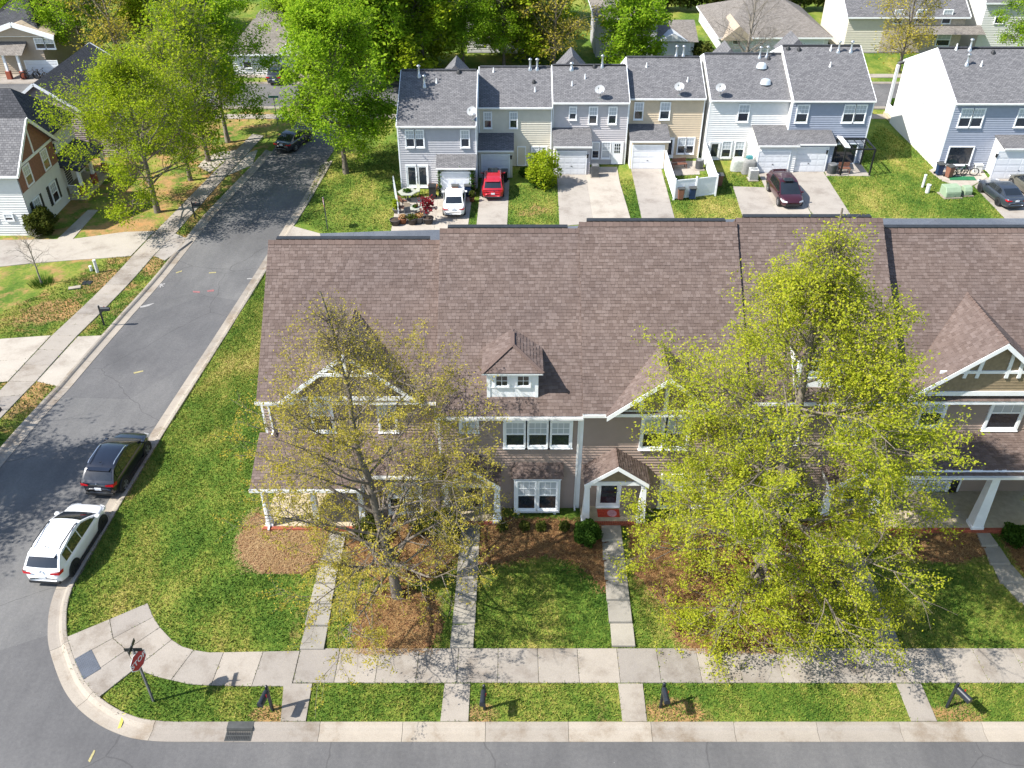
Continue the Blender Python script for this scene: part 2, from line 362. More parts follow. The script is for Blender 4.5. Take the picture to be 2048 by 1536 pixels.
for px, py, rx, ry, vv in ((110, 622, 2.4, 2.2, 1.), (215, 560, 2.6, 2.6, .75), (60, 790, 1.2, 2.4, .8), (300, 530, 1.2, 1., .8), (1345, 1425, 1.6, .9, .75), (960, 1430, 1.1, .7, .7), (1915, 1425, 1.6, .7, .7), (545, 1430, 1.2, .6, .6), (400, 395, 2.2, 5, .8), (250, 455, 4, 2.5, .75), (1070, 425, 2, 2.2, .5), (1305, 440, .6, 3, .7)):
    q = GL(px, py); soil = np.maximum(soil, vv * np.clip(1.6 - np.hypot((X - q.x) / rx, (Y - q.y) / ry) * 1.3, 0, 1))
at = me.attributes.new('soil', 'FLOAT', 'POINT'); at.data.foreach_set('value', soil.ravel().astype(np.float32))
me.materials.append(M('grass')); og = link('ground', me); og['kind'] = 'structure'
me.polygons.foreach_set('use_smooth', [True] * len(me.polygons))
mb = MB(); zz = road_z(200) - .4; mb.grid([[(x, y, zz) for x in (-900, -300, 0, 300, 900)] for y in (-200, 100, 400, 1500)]); o = struct('terrain', mb, 'grass')
# ---- pavement slabs along the front street
sw = bpy.data.objects.new('sidewalk', None); COL.objects.link(sw); sw['kind'] = 'structure'
SWZ = LAWN + .03
def slab(parent, pts, z, th=.16, material='sidewalk_concrete', name='slab', gap=.008):
    P = [Vector((p[0], p[1], 0)) for p in pts]; c = sum(P, Vector()) / len(P)
    a = 0
    for i in range(len(P)): a += P[i].x * P[(i + 1) % len(P)].y - P[(i + 1) % len(P)].x * P[i].y
    if a < 0: P.reverse()
    P = [p + (c - p).normalized() * gap for p in P]
    zf = z if callable(z) else (lambda x, y: z)
    mb = MB(); b = .012; n = len(P)
    lo = [(p.x, p.y, zf(p.x, p.y) - th) for p in P]; mi = [(p.x, p.y, zf(p.x, p.y) - b) for p in P]; hi = []
    for p in P: q = p + (c - p).normalized() * b * 1.4; hi.append((q.x, q.y, zf(p.x, p.y)))
    mb.add(lo + mi + hi, [tuple(range(2 * n, 3 * n))] + [(k * n + i, k * n + (i + 1) % n, (k + 1) * n + (i + 1) % n, (k + 1) * n + i) for k in (0, 1) for i in range(n)])
    return part(name, mb, material, parent)
def pxpoly(fn, pts, z): return [at_z(*fn(*p), z) for p in pts]
APRON = [[(185, 420), (475, 300), (500, 430), (235, 575)], [(475, 300), (735, 190), (775, 285), (500, 430)], [(235, 575), (500, 430), (590, 510), (295, 715)],
         [(500, 430), (775, 285), (820, 355), (590, 510)], [(295, 715), (590, 510), (640, 600), (640, 645), (400, 835)], [(590, 510), (820, 355), (900, 440), (690, 605), (640, 600)],
         [(690, 605), (900, 440), (970, 485), (1050, 510), (895, 715), (790, 690), (660, 640)], [(895, 715), (1050, 510), (1150, 525), (1255, 525), (1168, 752), (1020, 745)],
         [(1168, 752), (1255, 525), (1525, 520), (1445, 757)], [(1445, 757), (1525, 520), (1775, 515), (1718, 757)]]
for a in APRON: slab(sw, pxpoly(c1, a, SWZ), SWZ)
SY0, SY1 = at_z(1100, 1365, SWZ).y, at_z(1100, 1296, SWZ).y
xs = at_z(*c1(1748, 640), SWZ).x; x = xs
while x < 34: slab(sw, [(x, SY0), (x + 1.577, SY0), (x + 1.577, SY1), (x, SY1)], SWZ); x += 1.577
for pts in ([(569 - 3, 1370), (624, 1370), (611, 1446), (560, 1446)], [(889, 1368), (941, 1366), (937, 1446), (880, 1446)], [(1235.7, 1364), (1285.5, 1364), (1295, 1445), (1245, 1445)], [(1792, 1365), (1842, 1365), (1877, 1447), (1825, 1447)]):
    P = [at_z(*p, SWZ) for p in pts]; P[0].y = P[1].y = SY0 - .02; P[2].y = P[3].y = KY + .02; slab(sw, P, SWZ - .004)
# tactile pad on the corner ramp
mb = MB(); P = pxpoly(c1, [(235, 575), (350, 508), (416, 640), (297, 712)], SWZ + .004); mb.prism(P, (0, 0, .008))
u = (P[1] - P[0]) / 11; w = (P[3] - P[0]) / 11
for i in range(11):
    for j in range(11): q = P[0] + u * (i + .5) + w * (j + .5); mb.lathe((q.x, q.y, q.z + .007), [(.022, 0), (.014, .008), (0, .009)], 6)
mat('tactile', (.075, .085, .105), .7, .15); one('tactile_pad', mb, 'tactile', 'dark blue-grey ribbed tactile pad let into the corner ramp', 'tactile pad')
# storm drain
mb = MB(); D = [at_z(*c1(*p), .03) for p in ((1283, 1040), (1460, 1040), (1425, 1138), (1245, 1138))]; x0, x1 = D[0].x, D[1].x; y1, y0 = KY - .3, KY - KW + .02
dr = thing('storm_drain', 'black iron storm drain grate set in the kerb near the stop sign', 'drain', ((x0 + x1) / 2, y0, 0))
mb = MB(); mb.box(x0 + .03, x1 - .03, y0 + .03, y1 - .03, .019, .024); part('drain_pit', mb, 'dark_plastic', dr)
mat('iron', (.05, .052, .05), .6, .3)
mb = MB(); mb.box(x0, x0 + .04, y0, y1, .0, .04); mb.box(x1 - .04, x1, y0, y1, 0, .04); mb.box(x0 + .04, x1 - .04, y0, y0 + .04, 0, .04); mb.box(x0 + .04, x1 - .04, y1 - .04, y1, 0, .04); mb.box(x0 + .04, x1 - .04, (y0 + y1) / 2 - .02, (y0 + y1) / 2 + .02, .0, .041); part('grate_frame', mb, 'iron', dr)
for i in range(14): xx = x0 + .07 + (x1 - x0 - .14) * i / 13; b_ = MB(); b_.box(xx - .012, xx + .012, y0 + .04, y1 - .04, .024, .038); part('grate_bar', b_, 'iron', dr)
mb = MB(); mb.box(x0, x1, y1 + .002, y1 + .3, .05, LAWN + .045); mb.box(x0, x1, y1 - .03, y1, .05, .1); part('inlet_hood', mb, 'iron', dr)
# stepped front walks: photo corners of each slab (near-left, near-right, far-right, far-left)
def walk(fn, slabs, n0=0, z0=SWZ + .02, dz=.115):
    w = bpy.data.objects.new('front_path', None); COL.objects.link(w); w['kind'] = 'structure'
    for i, s in enumerate(slabs):
        q = fn(sum(p[0] for p in s) / 4, sum(p[1] for p in s) / 4 - 8); z = max(G(*q).z + .045, z0 if i == 0 else 0); slab(w, pxpoly(fn, s, z), z, .24, 'step_concrete', 'step_slab')
walk(c2, [[(108, 823), (243, 823), (268, 694), (140, 694)], [(136, 690), (268, 690), (290, 577), (162, 577)], [(165, 568), (285, 568), (308, 462), (190, 462)], [(195, 455), (306, 455), (328, 355), (215, 355)], [(218, 348), (335, 348), (350, 268), (248, 268)], [(252, 262), (350, 262), (368, 178), (276, 178)]])
walk(c2, [[(940, 814), (1070, 814), (1080, 680), (953, 680)], [(954, 674), (1081, 674), (1088, 555), (966, 555)], [(966, 550), (1088, 550), (1094, 440), (976, 440)], [(977, 434), (1094, 434), (1098, 328), (985, 328)], [(986, 322), (1100, 322), (1104, 224), (994, 224)], [(995, 219), (1105, 219), (1108, 100), (1003, 100)]])
walk(c2, [[(1838, 805), (1968, 805), (1954, 678), (1826, 678)], [(1822, 672), (1951, 672), (1938, 553), (1811, 553)], [(1808, 548), (1936, 548), (1924, 438), (1800, 438)], [(1797, 433), (1923, 433), (1911, 328), (1791, 328)], [(1788, 323), (1910, 323), (1897, 224), (1782, 224)], [(1781, 220), (1896, 220), (1886, 128), (1776, 128)]])
walk(c3, [[(1335, 698), (1452, 698), (1412, 600), (1298, 600)], [(1293, 595), (1408, 595), (1370, 500), (1258, 500)], [(1252, 494), (1366, 494), (1330, 405), (1222, 405)], [(1218, 400), (1326, 400), (1296, 320), (1192, 320)], [(1188, 316), (1293, 316), (1266, 240), (1166, 240)], [(1162, 236), (1263, 236), (1236, 160), (1140, 160)]])
walk(c3, [[(2170, 700), (2290, 700), (2220, 590), (2110, 590)], [(2105, 586), (2216, 586), (2140, 490), (2035, 490)], [(2030, 486), (2136, 486), (2068, 400), (1940, 400)], [(1936, 396), (2064, 396), (1990, 310), (1892, 310)], [(1888, 306), (1986, 306), (1930, 222), (1848, 222)], [(1845, 218), (1926, 218), (1866, 134), (1808, 134)]])
# ---- left-hand pavement, driveways and the back alley (photo outlines laid on the ground)
def sheet(name, pts, material, add, fn=GL, step=None, parent=None, th=.12):
    P = [fn(*p) for p in pts]; return slab(parent, P, lambda x, y: road_z(y) + LAWN + add, th, material, name, gap=.004)
lsw = bpy.data.objects.new('sidewalk', None); COL.objects.link(lsw); lsw['kind'] = 'structure'
def strip(parent, A, B, n, add, material, name='slab'):
    a0, a1 = [GL(*p) for p in A]; b0, b1 = [GL(*p) for p in B]
    for i in range(n):
        t0, t1 = i / n, (i + 1) / n
        slab(parent, [a0.lerp(a1, t0), b0.lerp(b1, t0), b0.lerp(b1, t1), a0.lerp(a1, t1)], lambda x, y: road_z(y) + LAWN + add, .12, material, name, gap=.01)
strip(lsw, ((-88, 870), (17.6, 763.5)), ((-10, 849), (72, 763.5)), 3, .03, 'sidewalk_concrete'); strip(lsw, ((17.6, 763.5), (104, 671)), ((72, 763.5), (154, 672.6)), 3, .034, 'sidewalk_concrete')
strip(lsw, ((104, 671), (263.7, 513)), ((154, 672.6), (306, 513)), 8, .03, 'sidewalk_concrete'); strip(lsw, ((263.7, 513), (312, 462)), ((306, 513), (352, 466)), 3, .034, 'sidewalk_concrete'); strip(lsw, ((312, 462), (425, 347)), ((352, 466), (452, 352)), 9, .03, 'sidewalk_concrete')
strip(lsw, ((425, 347), (505, 268)), ((452, 352), (528, 272)), 8, .03, 'sidewalk_concrete')
def drive(n, *polys):
    w = bpy.data.objects.new('driveway', None); COL.objects.link(w); w['kind'] = 'structure'
    for p in polys: sheet('slab', p, 'driveway_concrete', .022, parent=w)
    return w
drive(0, [(-150, 550), (-150, 487), (0, 480), (30, 480), (60, 527)], [(30, 480), (146, 478), (200, 517), (164, 519), (60, 527)], [(146, 478), (249, 464), (310, 462), (262, 512), (200, 517)], [(350, 467), (384, 481), (330, 521), (308, 512)])
drive(0, [(0, 678), (102, 671), (58, 718), (0, 722), (-60, 724), (-60, 683)], [(58, 718), (16, 763), (-60, 770), (-60, 724), (0, 722)], [(156, 673), (206.5, 671), (114, 772), (74, 763)])
drive(0, [(420, 345), (395, 332), (410, 318), (432, 306), (470, 300), (474, 303)], [(456, 350), (505, 330), (515, 300), (498, 305)])
AL = [G(*p, lambda x, y: road_z(y) + LAWN) for p in ((585, 452), (640, 467), (780, 462), (1000, 457), (1115, 454), (1260, 445), (1480, 438), (1700, 437), (2048, 437), (2600, 437))]
mb = MB(); mb.grid([[(p.x, p.y, road_z(p.y) + LAWN + .012), (p.x, p.y - 5.2, road_z(p.y - 5.2) + LAWN + .012)] for p in AL[1:]]); struct('alley', mb, 'alley_asphalt')
drive(0, [(585, 452), (640, 467), (648, 500), (548, 500)])
bd = []
for ps in ([(782, 462), (868, 460), (877, 392), (792, 398), (788, 430)], [(868, 460), (935, 459), (945, 390), (877, 392)], [(952, 459), (1014, 457), (1019, 360), (962, 366)], [(1119, 453), (1187, 446), (1171, 346), (1114, 348)], [(1187, 446), (1263, 444), (1240, 366), (1234, 334), (1180, 334), (1171, 346)],
           [(1285, 444), (1351, 443), (1322, 336), (1262, 337)], [(1487, 439), (1560, 438), (1530, 375), (1466, 373)], [(1560, 438), (1628, 438), (1575, 344), (1516, 346), (1530, 375)], [(1632, 438), (1706, 437), (1646, 343), (1580, 344), (1612, 410)],
           [(2010, 437), (2140, 437), (2100, 360), (1975, 355), (1948, 372)], [(1858, 341), (1885, 362), (1935, 377), (1975, 355), (1962, 335), (1880, 330)], [(1650, 352), (1740, 352), (1722, 328), (1662, 328)], [(1330, 352), (1400, 349), (1396, 322), (1340, 322)]):
    bd.append(drive(0, ps))
drive(0, [(490, 205), (545, 200), (562, 172), (500, 172)]); drive(0, [(0, 175), (120, 165), (100, 152), (0, 156)])
drive(0, [(114, 479), (146, 478), (196, 420), (176, 420)])
# paint marks on the road
def mark(pts, c, name):
    mat(name, c, .8, .3, 9); mb = MB(); P = [GR(*p) for p in pts]; mb.poly([(p.x, p.y, p.z + .012) for p in P]); return mb
pm = bpy.data.objects.new('road_paint', None); COL.objects.link(pm); tag(pm, 'faded utility locator paint strokes sprayed on the left road', 'paint marks')
for pts, nm, c in (((267, 745), (286, 741), (287, 743), (268, 748)), 'paint_yellow', (.3, .26, .12)), (((418, 545), (432, 544), (432, 546), (418, 547)), 'paint_yellow', 0), (((280, 613), (296, 609), (310, 606), (296, 613), (281, 616)), 'paint_white', (.28, .27, .26)), (((386, 582), (400, 583), (400, 586), (386, 585)), 'paint_red', (.24, .1, .1)), (((414, 581), (428, 579), (428, 583), (415, 584)), 'paint_red', 0), (((176, 1522), (188, 1500), (191, 1502), (180, 1525)), 'paint_yellow', 0), (((494, 557), (508, 556), (508, 558), (494, 559)), 'paint_white', 0), (((352, 545), (364, 541), (364, 543), (352, 547)), 'paint_yellow', 0):
    part('paint_stroke', mark(pts, c or (.36, .36, .36), nm), nm, pm)
rg = random.Random(4)
for i in range(26):
    a = rg.random() * 6.28; r0 = rg.random() * 6; r = r0 + 3 + rg.random() * 6; p = (319, 571); t = Vector((math.cos(a), .6 * math.sin(a)))
    nrm = Vector((-t.y, t.x)) * .7; q0 = Vector(p) + t * r0; q1 = Vector(p) + t * r
    part('paint_stroke', mark([tuple(q0 - nrm), tuple(q1 - nrm), tuple(q1 + nrm), tuple(q0 + nrm)], 0, 'paint_white'), 'paint_white', pm)
mb = MB(); a, b = c1(575, 945), c1(540, 1045); q = [at_z(*a, LAWN + .04), at_z(*b, .03)]; w = Vector((.05, .02, 0)); mb.quad(q[0] - w, q[0] + w, q[1] + w, q[1] - w); mat('kerb_yellow', (.62, .5, .08), .8, .2); one('kerb_mark', mb, 'kerb_yellow', 'yellow paint stripe across the corner kerb', 'paint marks')
# ================================================================ shared house pieces
V = Vector
def lap(mb, o, u, n, rng, z0, z1, exp=.155, proud=.05):
    o = V(o); u = V(u); n = V(n); z = z0
    while z < z1 - .01:
        zt_ = min(z + exp, z1); a0, a1 = rng(z); b0, b1 = rng(zt_)
        if a1 - a0 > .02:
            p0 = o + u * a0 + V((0, 0, z)); p1 = o + u * a1 + V((0, 0, z)); q0 = o + u * b0 + V((0, 0, zt_)); q1 = o + u * b1 + V((0, 0, zt_))
            mb.add([p0, p1, p0 + n * proud, p1 + n * proud, q0 + n * .003, q1 + n * .003], [(2, 3, 5, 4), (0, 1, 3, 2)])
        z = zt_
def rect_rng(w): return lambda z: (0, w)
def window(parent, o, u, n, w, h, trim=.09, grid=(3, 2), split=True, up='blind_glass', low='glass_dark', lowgrid=False, sill=True, name='window', base=.055):
    """casing with two sashes; o = lower-left corner of the glass opening on the wall plane"""
    u = V(u); n = V(n); o = V(o) + n * base; z = V((0, 0, 1)); mb = MB()
    for a, wa, b, hb in ((-trim, trim, -trim, h + 2 * trim), (w, trim, -trim, h + 2 * trim), (0, w, h, trim), (0, w, -trim, trim)):
        mb.obox(o + u * a + z * b - n * (base + .01), u * wa, n * (base + .075), z * hb)
    if sill: mb.obox(o - u * (trim + .03) - z * (trim + .04) - n * (base + .01), u * (w + 2 * trim + .06), n * (base + .11), z * .04)
    win = part(name, mb, 'white_trim', parent)
    mb = MB(); t = .04; hm = h * .5
    for b0, b1, dn in (((hm, h, .03), (0, hm, .018)) if split else ((0, h, .02),)):
        for a, wa, b, hb in ((0, t, b0, b1 - b0), (w - t, t, b0, b1 - b0), (t, w - 2 * t, b0, t), (t, w - 2 * t, b1 - t, t)): mb.obox(o + u * a + z * b, u * wa, n * (dn + .014), z * hb)
    part('sash', mb, 'white_trim', win)
    for i, (b0, b1, dn) in enumerate(((hm, h, .03), (0, hm, .018)) if split else ((0, h, .02),)):
        pn = MB(); a = o + u * t + z * (b0 + t) + n * dn; pn.quad(a, a + u * (w - 2 * t), a + u * (w - 2 * t) + z * (b1 - b0 - 2 * t), a + z * (b1 - b0 - 2 * t)); part('pane', pn, up if i == 0 else low, win)
        if (i == 0 or lowgrid) and grid:
            mu = MB()
            for k in range(1, grid[0]): mu.obox(a + u * ((w - 2 * t) * k / grid[0] - .011), u * .022, n * .009, z * (b1 - b0 - 2 * t))
            for k in range(1, grid[1]): mu.obox(a + z * ((b1 - b0 - 2 * t) * k / grid[1] - .011), u * (w - 2 * t), n * .0105, z * .022)
            part('muntins', mu, 'white_trim', win)
    return win
k = NT('blind_glass'); p_ = k.pos(); wv = k.n('TexWave', Scale=9., bands_direction='Z'); k.l(p_, wv.inputs['Vector'])
k.l(k.ramp(wv.outputs['Fac'], [(.2, (.3, .34, .38)), (.6, (.5, .53, .56))]), k.b.inputs['Base Color']); k.b.inputs['Roughness'].default_value = .12; k.b.inputs['Specular IOR Level'].default_value = .8
YN, XP, XN = V((0, -1, 0)), V((1, 0, 0)), V((-1, 0, 0))
def pxwin(parent, px, Y, n=1, gap=.13, **kw):          # windows from a photo rectangle (outer edge of the casing) on a wall facing the street
    x0, x1, z0, z1 = wr(*px, Y); tr = kw.get('trim', .09); x0 += tr; x1 -= tr; z0 += tr; z1 -= tr; w = (x1 - x0 - gap * (n - 1)) / n
    return [window(parent, (x0 + i * (w + gap), Y, z0), XP, YN, w, z1 - z0, **kw) for i in range(n)]
def tabs_mesh():
    L = []
    for t in (.013, .02, .026):
        mb = MB(); mb.add([(0, 0, 0), (1, 0, 0), (0, 0, t), (1, 0, t), (0, .165, .004), (1, .165, .004)], [(2, 3, 5, 4), (0, 1, 3, 2), (0, 2, 4), (1, 5, 3)])
        me = mb.mesh('shingle'); me.materials.append(M('shingle_brown')); L.append(me)
    return L
TABS = tabs_mesh(); rs = random.Random(3)
def shingles(roof, o, u, v, n, vlen, rng, indiv=0, exp=.148, material='shingle_brown'):
    o = V(o); mb = MB(); Mx = Matrix((u, v, n)).transposed(); off = wloc(roof); cnt = 0; row = 0; y = 0.
    while y < vlen - .02:
        a, b = rng(y); a2, b2 = rng(min(y + exp, vlen)); x = a - rs.random() * .2
        while x < b:
            w = rs.choice((.12, .16, .2, .2, .26)); x0, x1 = max(x, a), min(x + w - .006, b); x += w
            if x1 - x0 < .03: continue
            t = rs.choice((0, 1, 2)); th = (.013, .02, .026)[t]; tl = min(.165, vlen - y + .03)
            if cnt < indiv and x0 > max(a, a2) + .01 and x1 < min(b, b2) - .01 and tl > .16:
                so = bpy.data.objects.new('shingle', TABS[t]); COL.objects.link(so); so.parent = roof; so.location = o + u * x0 + v * y - off
                so.rotation_euler = Mx.to_euler(); so.scale = (x1 - x0, 1, 1); cnt += 1; continue
            p = o + u * x0 + v * y; q = o + u * x1 + v * y; c = o + u * max(x0, min(a2, x1)) + v * (y + tl); d = o + u * min(x1, max(b2, x0)) + v * (y + tl)
            mb.add([p, q, p + n * th, q + n * th, c + n * .004, d + n * .004], [(2, 3, 5, 4), (0, 1, 3, 2), (0, 2, 4), (1, 5, 3)])
        y += exp; row += 1
    if mb.v: part('shingle_field', mb, material, roof, kind='stuff')
def roof_plane(parent, o, u, v, n, vlen, rng, indiv=0, name='roof', deck='ridge_brown', exp=.148, th=.1):
    o = V(o); a, b = rng(0); c, d = rng(vlen); mb = MB(); pts = [o + u * a, o + u * b, o + u * d + v * vlen] + ([o + u * c + v * vlen] if d - c > .02 else [])
    mb.prism([p - n * th for p in pts], n * (th - .002)); r = part(name, mb, deck, parent); shingles(r, o, u, v, n, vlen, rng, indiv, exp); return r
def nrm(x): return V(x).normalized()
S = .81; UP = nrm((0, 1, S)); NF = nrm((0, -S, 1)); UB = nrm((0, -1, S)); NB = nrm((0, S, 1)); BASE = .88
class Unit: pass
def main_house(label, x0, x1, Yw, Ye, ze, ridge_py, base_x=None):
    U = Unit(); U.x0, U.x1, U.Yw, U.Ye, U.ze = x0, x1, Yw, Ye, ze
    d = ray(1024, ridge_py); t = -d.z / d.y; U.Yr = (CAMH - ze + S * Ye) / (t + S); U.zr = CAMH - t * U.Yr
    U.o = thing('townhouse', label, 'townhouse', ((x0 + x1) / 2, Yw, .3), 'townhouses with brown shingle roofs along the front street')
    mb = MB(); yb = 2 * U.Yr - Yw; zw = ze + S * (Yw - Ye) - .14                    # body under the roof
    mb.prism([(x0 + .012, Yw + .012, .2), (x0 + .012, Yw + .012, zw), (x0 + .012, U.Yr, U.zr - .16), (x0 + .012, yb, zw), (x0 + .012, yb, -1.6)], (x1 - x0 - .024, 0, 0)); part('wall', mb, 'siding_taupe', U.o)
    mb = MB(); lap(mb, (x0 + .1, Yw, 0), XP, YN, rect_rng(x1 - x0 - .2), BASE - .05, zw - .02); part('siding', mb, 'siding_taupe', U.o, kind='stuff')
    mb = MB(); mb.box(x0 + .02, x1 - .02, Yw - .012, Yw + .02, .3, BASE - .05); part('foundation', mb, 'brick_red', U.o)
    for xa in (x0, x1 - .1): mb = MB(); mb.box(xa, xa + .1, Yw - .03, Yw + .03, BASE - .05, zw); part('corner_board', mb, 'white_trim', U.o)
    L = (U.Yr - Ye) / UP.y
    U.roof = roof_plane(U.o, (x0, Ye, ze), XP, UP, NF, L, rect_rng(x1 - x0), 300)
    mb = MB(); mb.prism([V((x0, U.Yr, U.zr - .01)), V((x1, U.Yr, U.zr - .01)), V((x1, yb + .4, ze)), V((x0, yb + .4, ze))], -NB * .1); part('rear_roof', mb, 'ridge_brown', U.o)
    mb = MB(); x = x0
    while x < x1 - .01:
        e = min(x + .3, x1); z = U.zr + .03
        mb.add([(x, U.Yr - .17, z - .12), (e - .008, U.Yr - .17, z - .12), (x, U.Yr, z + .035), (e - .008, U.Yr, z + .02), (x, U.Yr + .17, z - .12), (e - .008, U.Yr + .17, z - .12)], [(0, 1, 3, 2), (2, 3, 5, 4)]); x = e
    part('ridge_cap', mb, 'ridge_brown', U.o, kind='stuff')
    mb = MB(); mb.box(x0 + .35, x1 - .5, U.Yr + .02, U.Yr + .3, U.zr - .1, U.zr + .1); part('ridge_vent', mb, 'dark_plastic', U.o)
    mb = MB(); mb.box(x0 + .01, x1 - .01, Ye + .03, Yw + .02, ze - .17, ze - .13); part('soffit', mb, 'white_trim', U.o)
    return U
def zmain(U, Y): return U.ze + S * (Y - U.Ye)
def ymain(U, z): return U.Ye + (z - U.ze) / S
def gutter(U, xa, xb, Y, z, down=(), zb=BASE):
    mb = MB(); mb.box(xa, xb, Y - .11, Y + .01, z - .12, z - .1); mb.box(xa, xb, Y - .12, Y - .105, z - .12, z - .0); mb.box(xa, xb, Y, Y + .015, z - .12, z); mb.box(xa - .01, xa, Y - .12, Y + .015, z - .12, z); mb.box(xb, xb + .01, Y - .12, Y + .015, z - .12, z)
    part('gutter', mb, 'gutter_white', U.o)
    for x, Yw_, z1_ in down:
        mb = MB(); mb.beam((x, Y - .05, z - .12), (x, Yw_ - .06, z - .45), .08, .06, (1, 0, 0)); mb.box(x - .04, x + .04, Yw_ - .09, Yw_ - .03, z1_, z - .42); mb.beam((x, Yw_ - .06, z1_ + .05), (x, Yw_ - .3, z1_ - .02), .09, .07, (1, 0, 0)); part('downspout', mb, 'gutter_white', U.o)
def fascia(U, xa, xb, Y, z): mb = MB(); mb.box(xa, xb, Y + .012, Y + .035, z - .18, z - .005); part('fascia', mb, 'white_trim', U.o)
def gable(U, cx, half, Yf, zb, style, s=S, face='siding_tan_shake', sheath=True, Yend=None, over=.35, name='gable', board=.17):
    """roof gable facing the street; face plane at Yf, its lower corners (cx +- half, zb)"""
    za = zb + s * half; g = MB(); YF = Yf - over
    g.prism([(cx - half, Yf, zb), (cx + half, Yf, zb), (cx, Yf, za)], (0, .05, 0)); gb = part(name, g, face, U.o)
    f = MB(); z0_ = zb
    lap(f, (cx, Yf, 0), XP, YN, lambda z: (-(za - z) / s + .05, (za - z) / s - .05), zb, za - .06, .15, .02); part('shake_siding', f, face, gb, kind='stuff')
    yend = lambda z: (Yend if Yend is not None else ymain(U, z))
    for sg in (-1, 1):
        v = nrm((-sg, 0, s)); n = nrm((sg * s, 0, 1)); L = half / abs(v.x); o = V((cx + sg * half, YF, zb)) + n * .07; u = V((0, 1, 0))
        roof_plane(gb, o, u, v, n, L, lambda q, v=v: (0, max(.02, yend(zb + v.z * q) - YF + .03)), name='gable_roof')
        b = MB(); e0 = V((cx + sg * (half + .02), YF - .02, zb - .02)); e1 = V((cx, YF - .02, za)); b.prism([e0 + V((0, 0, .07)), e0 - V((0, 0, board)), e1 - V((0, 0, board)), e1 + V((0, 0, .07))], (0, .05, 0)); part('barge_board', b, 'white_trim', gb)
    c = MB(); yy = YF
    while yy < yend(za) - .05: c.add([(cx - .15, yy, za + .07 - .15 * s * .75), (cx, yy, za + .125), (cx + .15, yy, za + .07 - .15 * s * .75), (cx - .15, yy + .24, za + .06 - .15 * s * .75), (cx, yy + .24, za + .105), (cx + .15, yy + .24, za + .06 - .15 * s * .75)], [(0, 1, 4, 3), (1, 2, 5, 4)]); yy += .245
    part('hip_cap', c, 'ridge_brown', gb)
    def timber(a, b, w=.13): t = MB(); t.beam(a, b, w, .05, (0, 1, 0)); part('timber', t, 'white_trim', gb)
    Yt = Yf - .05
    if style == 'posts':
        timber((cx - half + .1, Yt, zb + .06), (cx + half - .1, Yt, zb + .06), .2)
        for f_ in (-.42, 0, .42): timber((cx + f_ * half, Yt - .003, zb + .16), (cx + f_ * half, Yt - .003, za - s * abs(f_) * half - .12), .17)
    elif style == 'truss':
        zc = za - .95; wc = (za - zc) / s; Y2 = YF - .045
        timber((cx - wc + .05, Y2, zc), (cx + wc - .05, Y2, zc), .15); timber((cx, Y2 - .003, zc), (cx, Y2 - .003, za - .15), .14)
        for sg in (-1, 1): timber((cx + sg * .18, Y2 - .006, zc + .05), (cx + sg * wc * .55, Y2 - .006, za - s * wc * .55 - .12), .1)
        timber((cx - half + .1, Yt, zb + .05), (cx + half - .1, Yt, zb + .05), .2)
    elif style == 'slant':
        zc = za - 1.55; wc = (za - zc) / s
        timber((cx - wc - .3, Yt, zc), (cx + wc + .3, Yt, zc), .14); timber((cx - half + .1, Yt, zb + .05), (cx + half - .1, Yt, zb + .05), .22)
        for dx in (-1.15, -.62, .62, 1.15): timber((cx + dx, Yt - .003, zc - .3), (cx + dx * .93, Yt - .003, za - s * abs(dx) * .93 - .15), .15)
    return gb, za
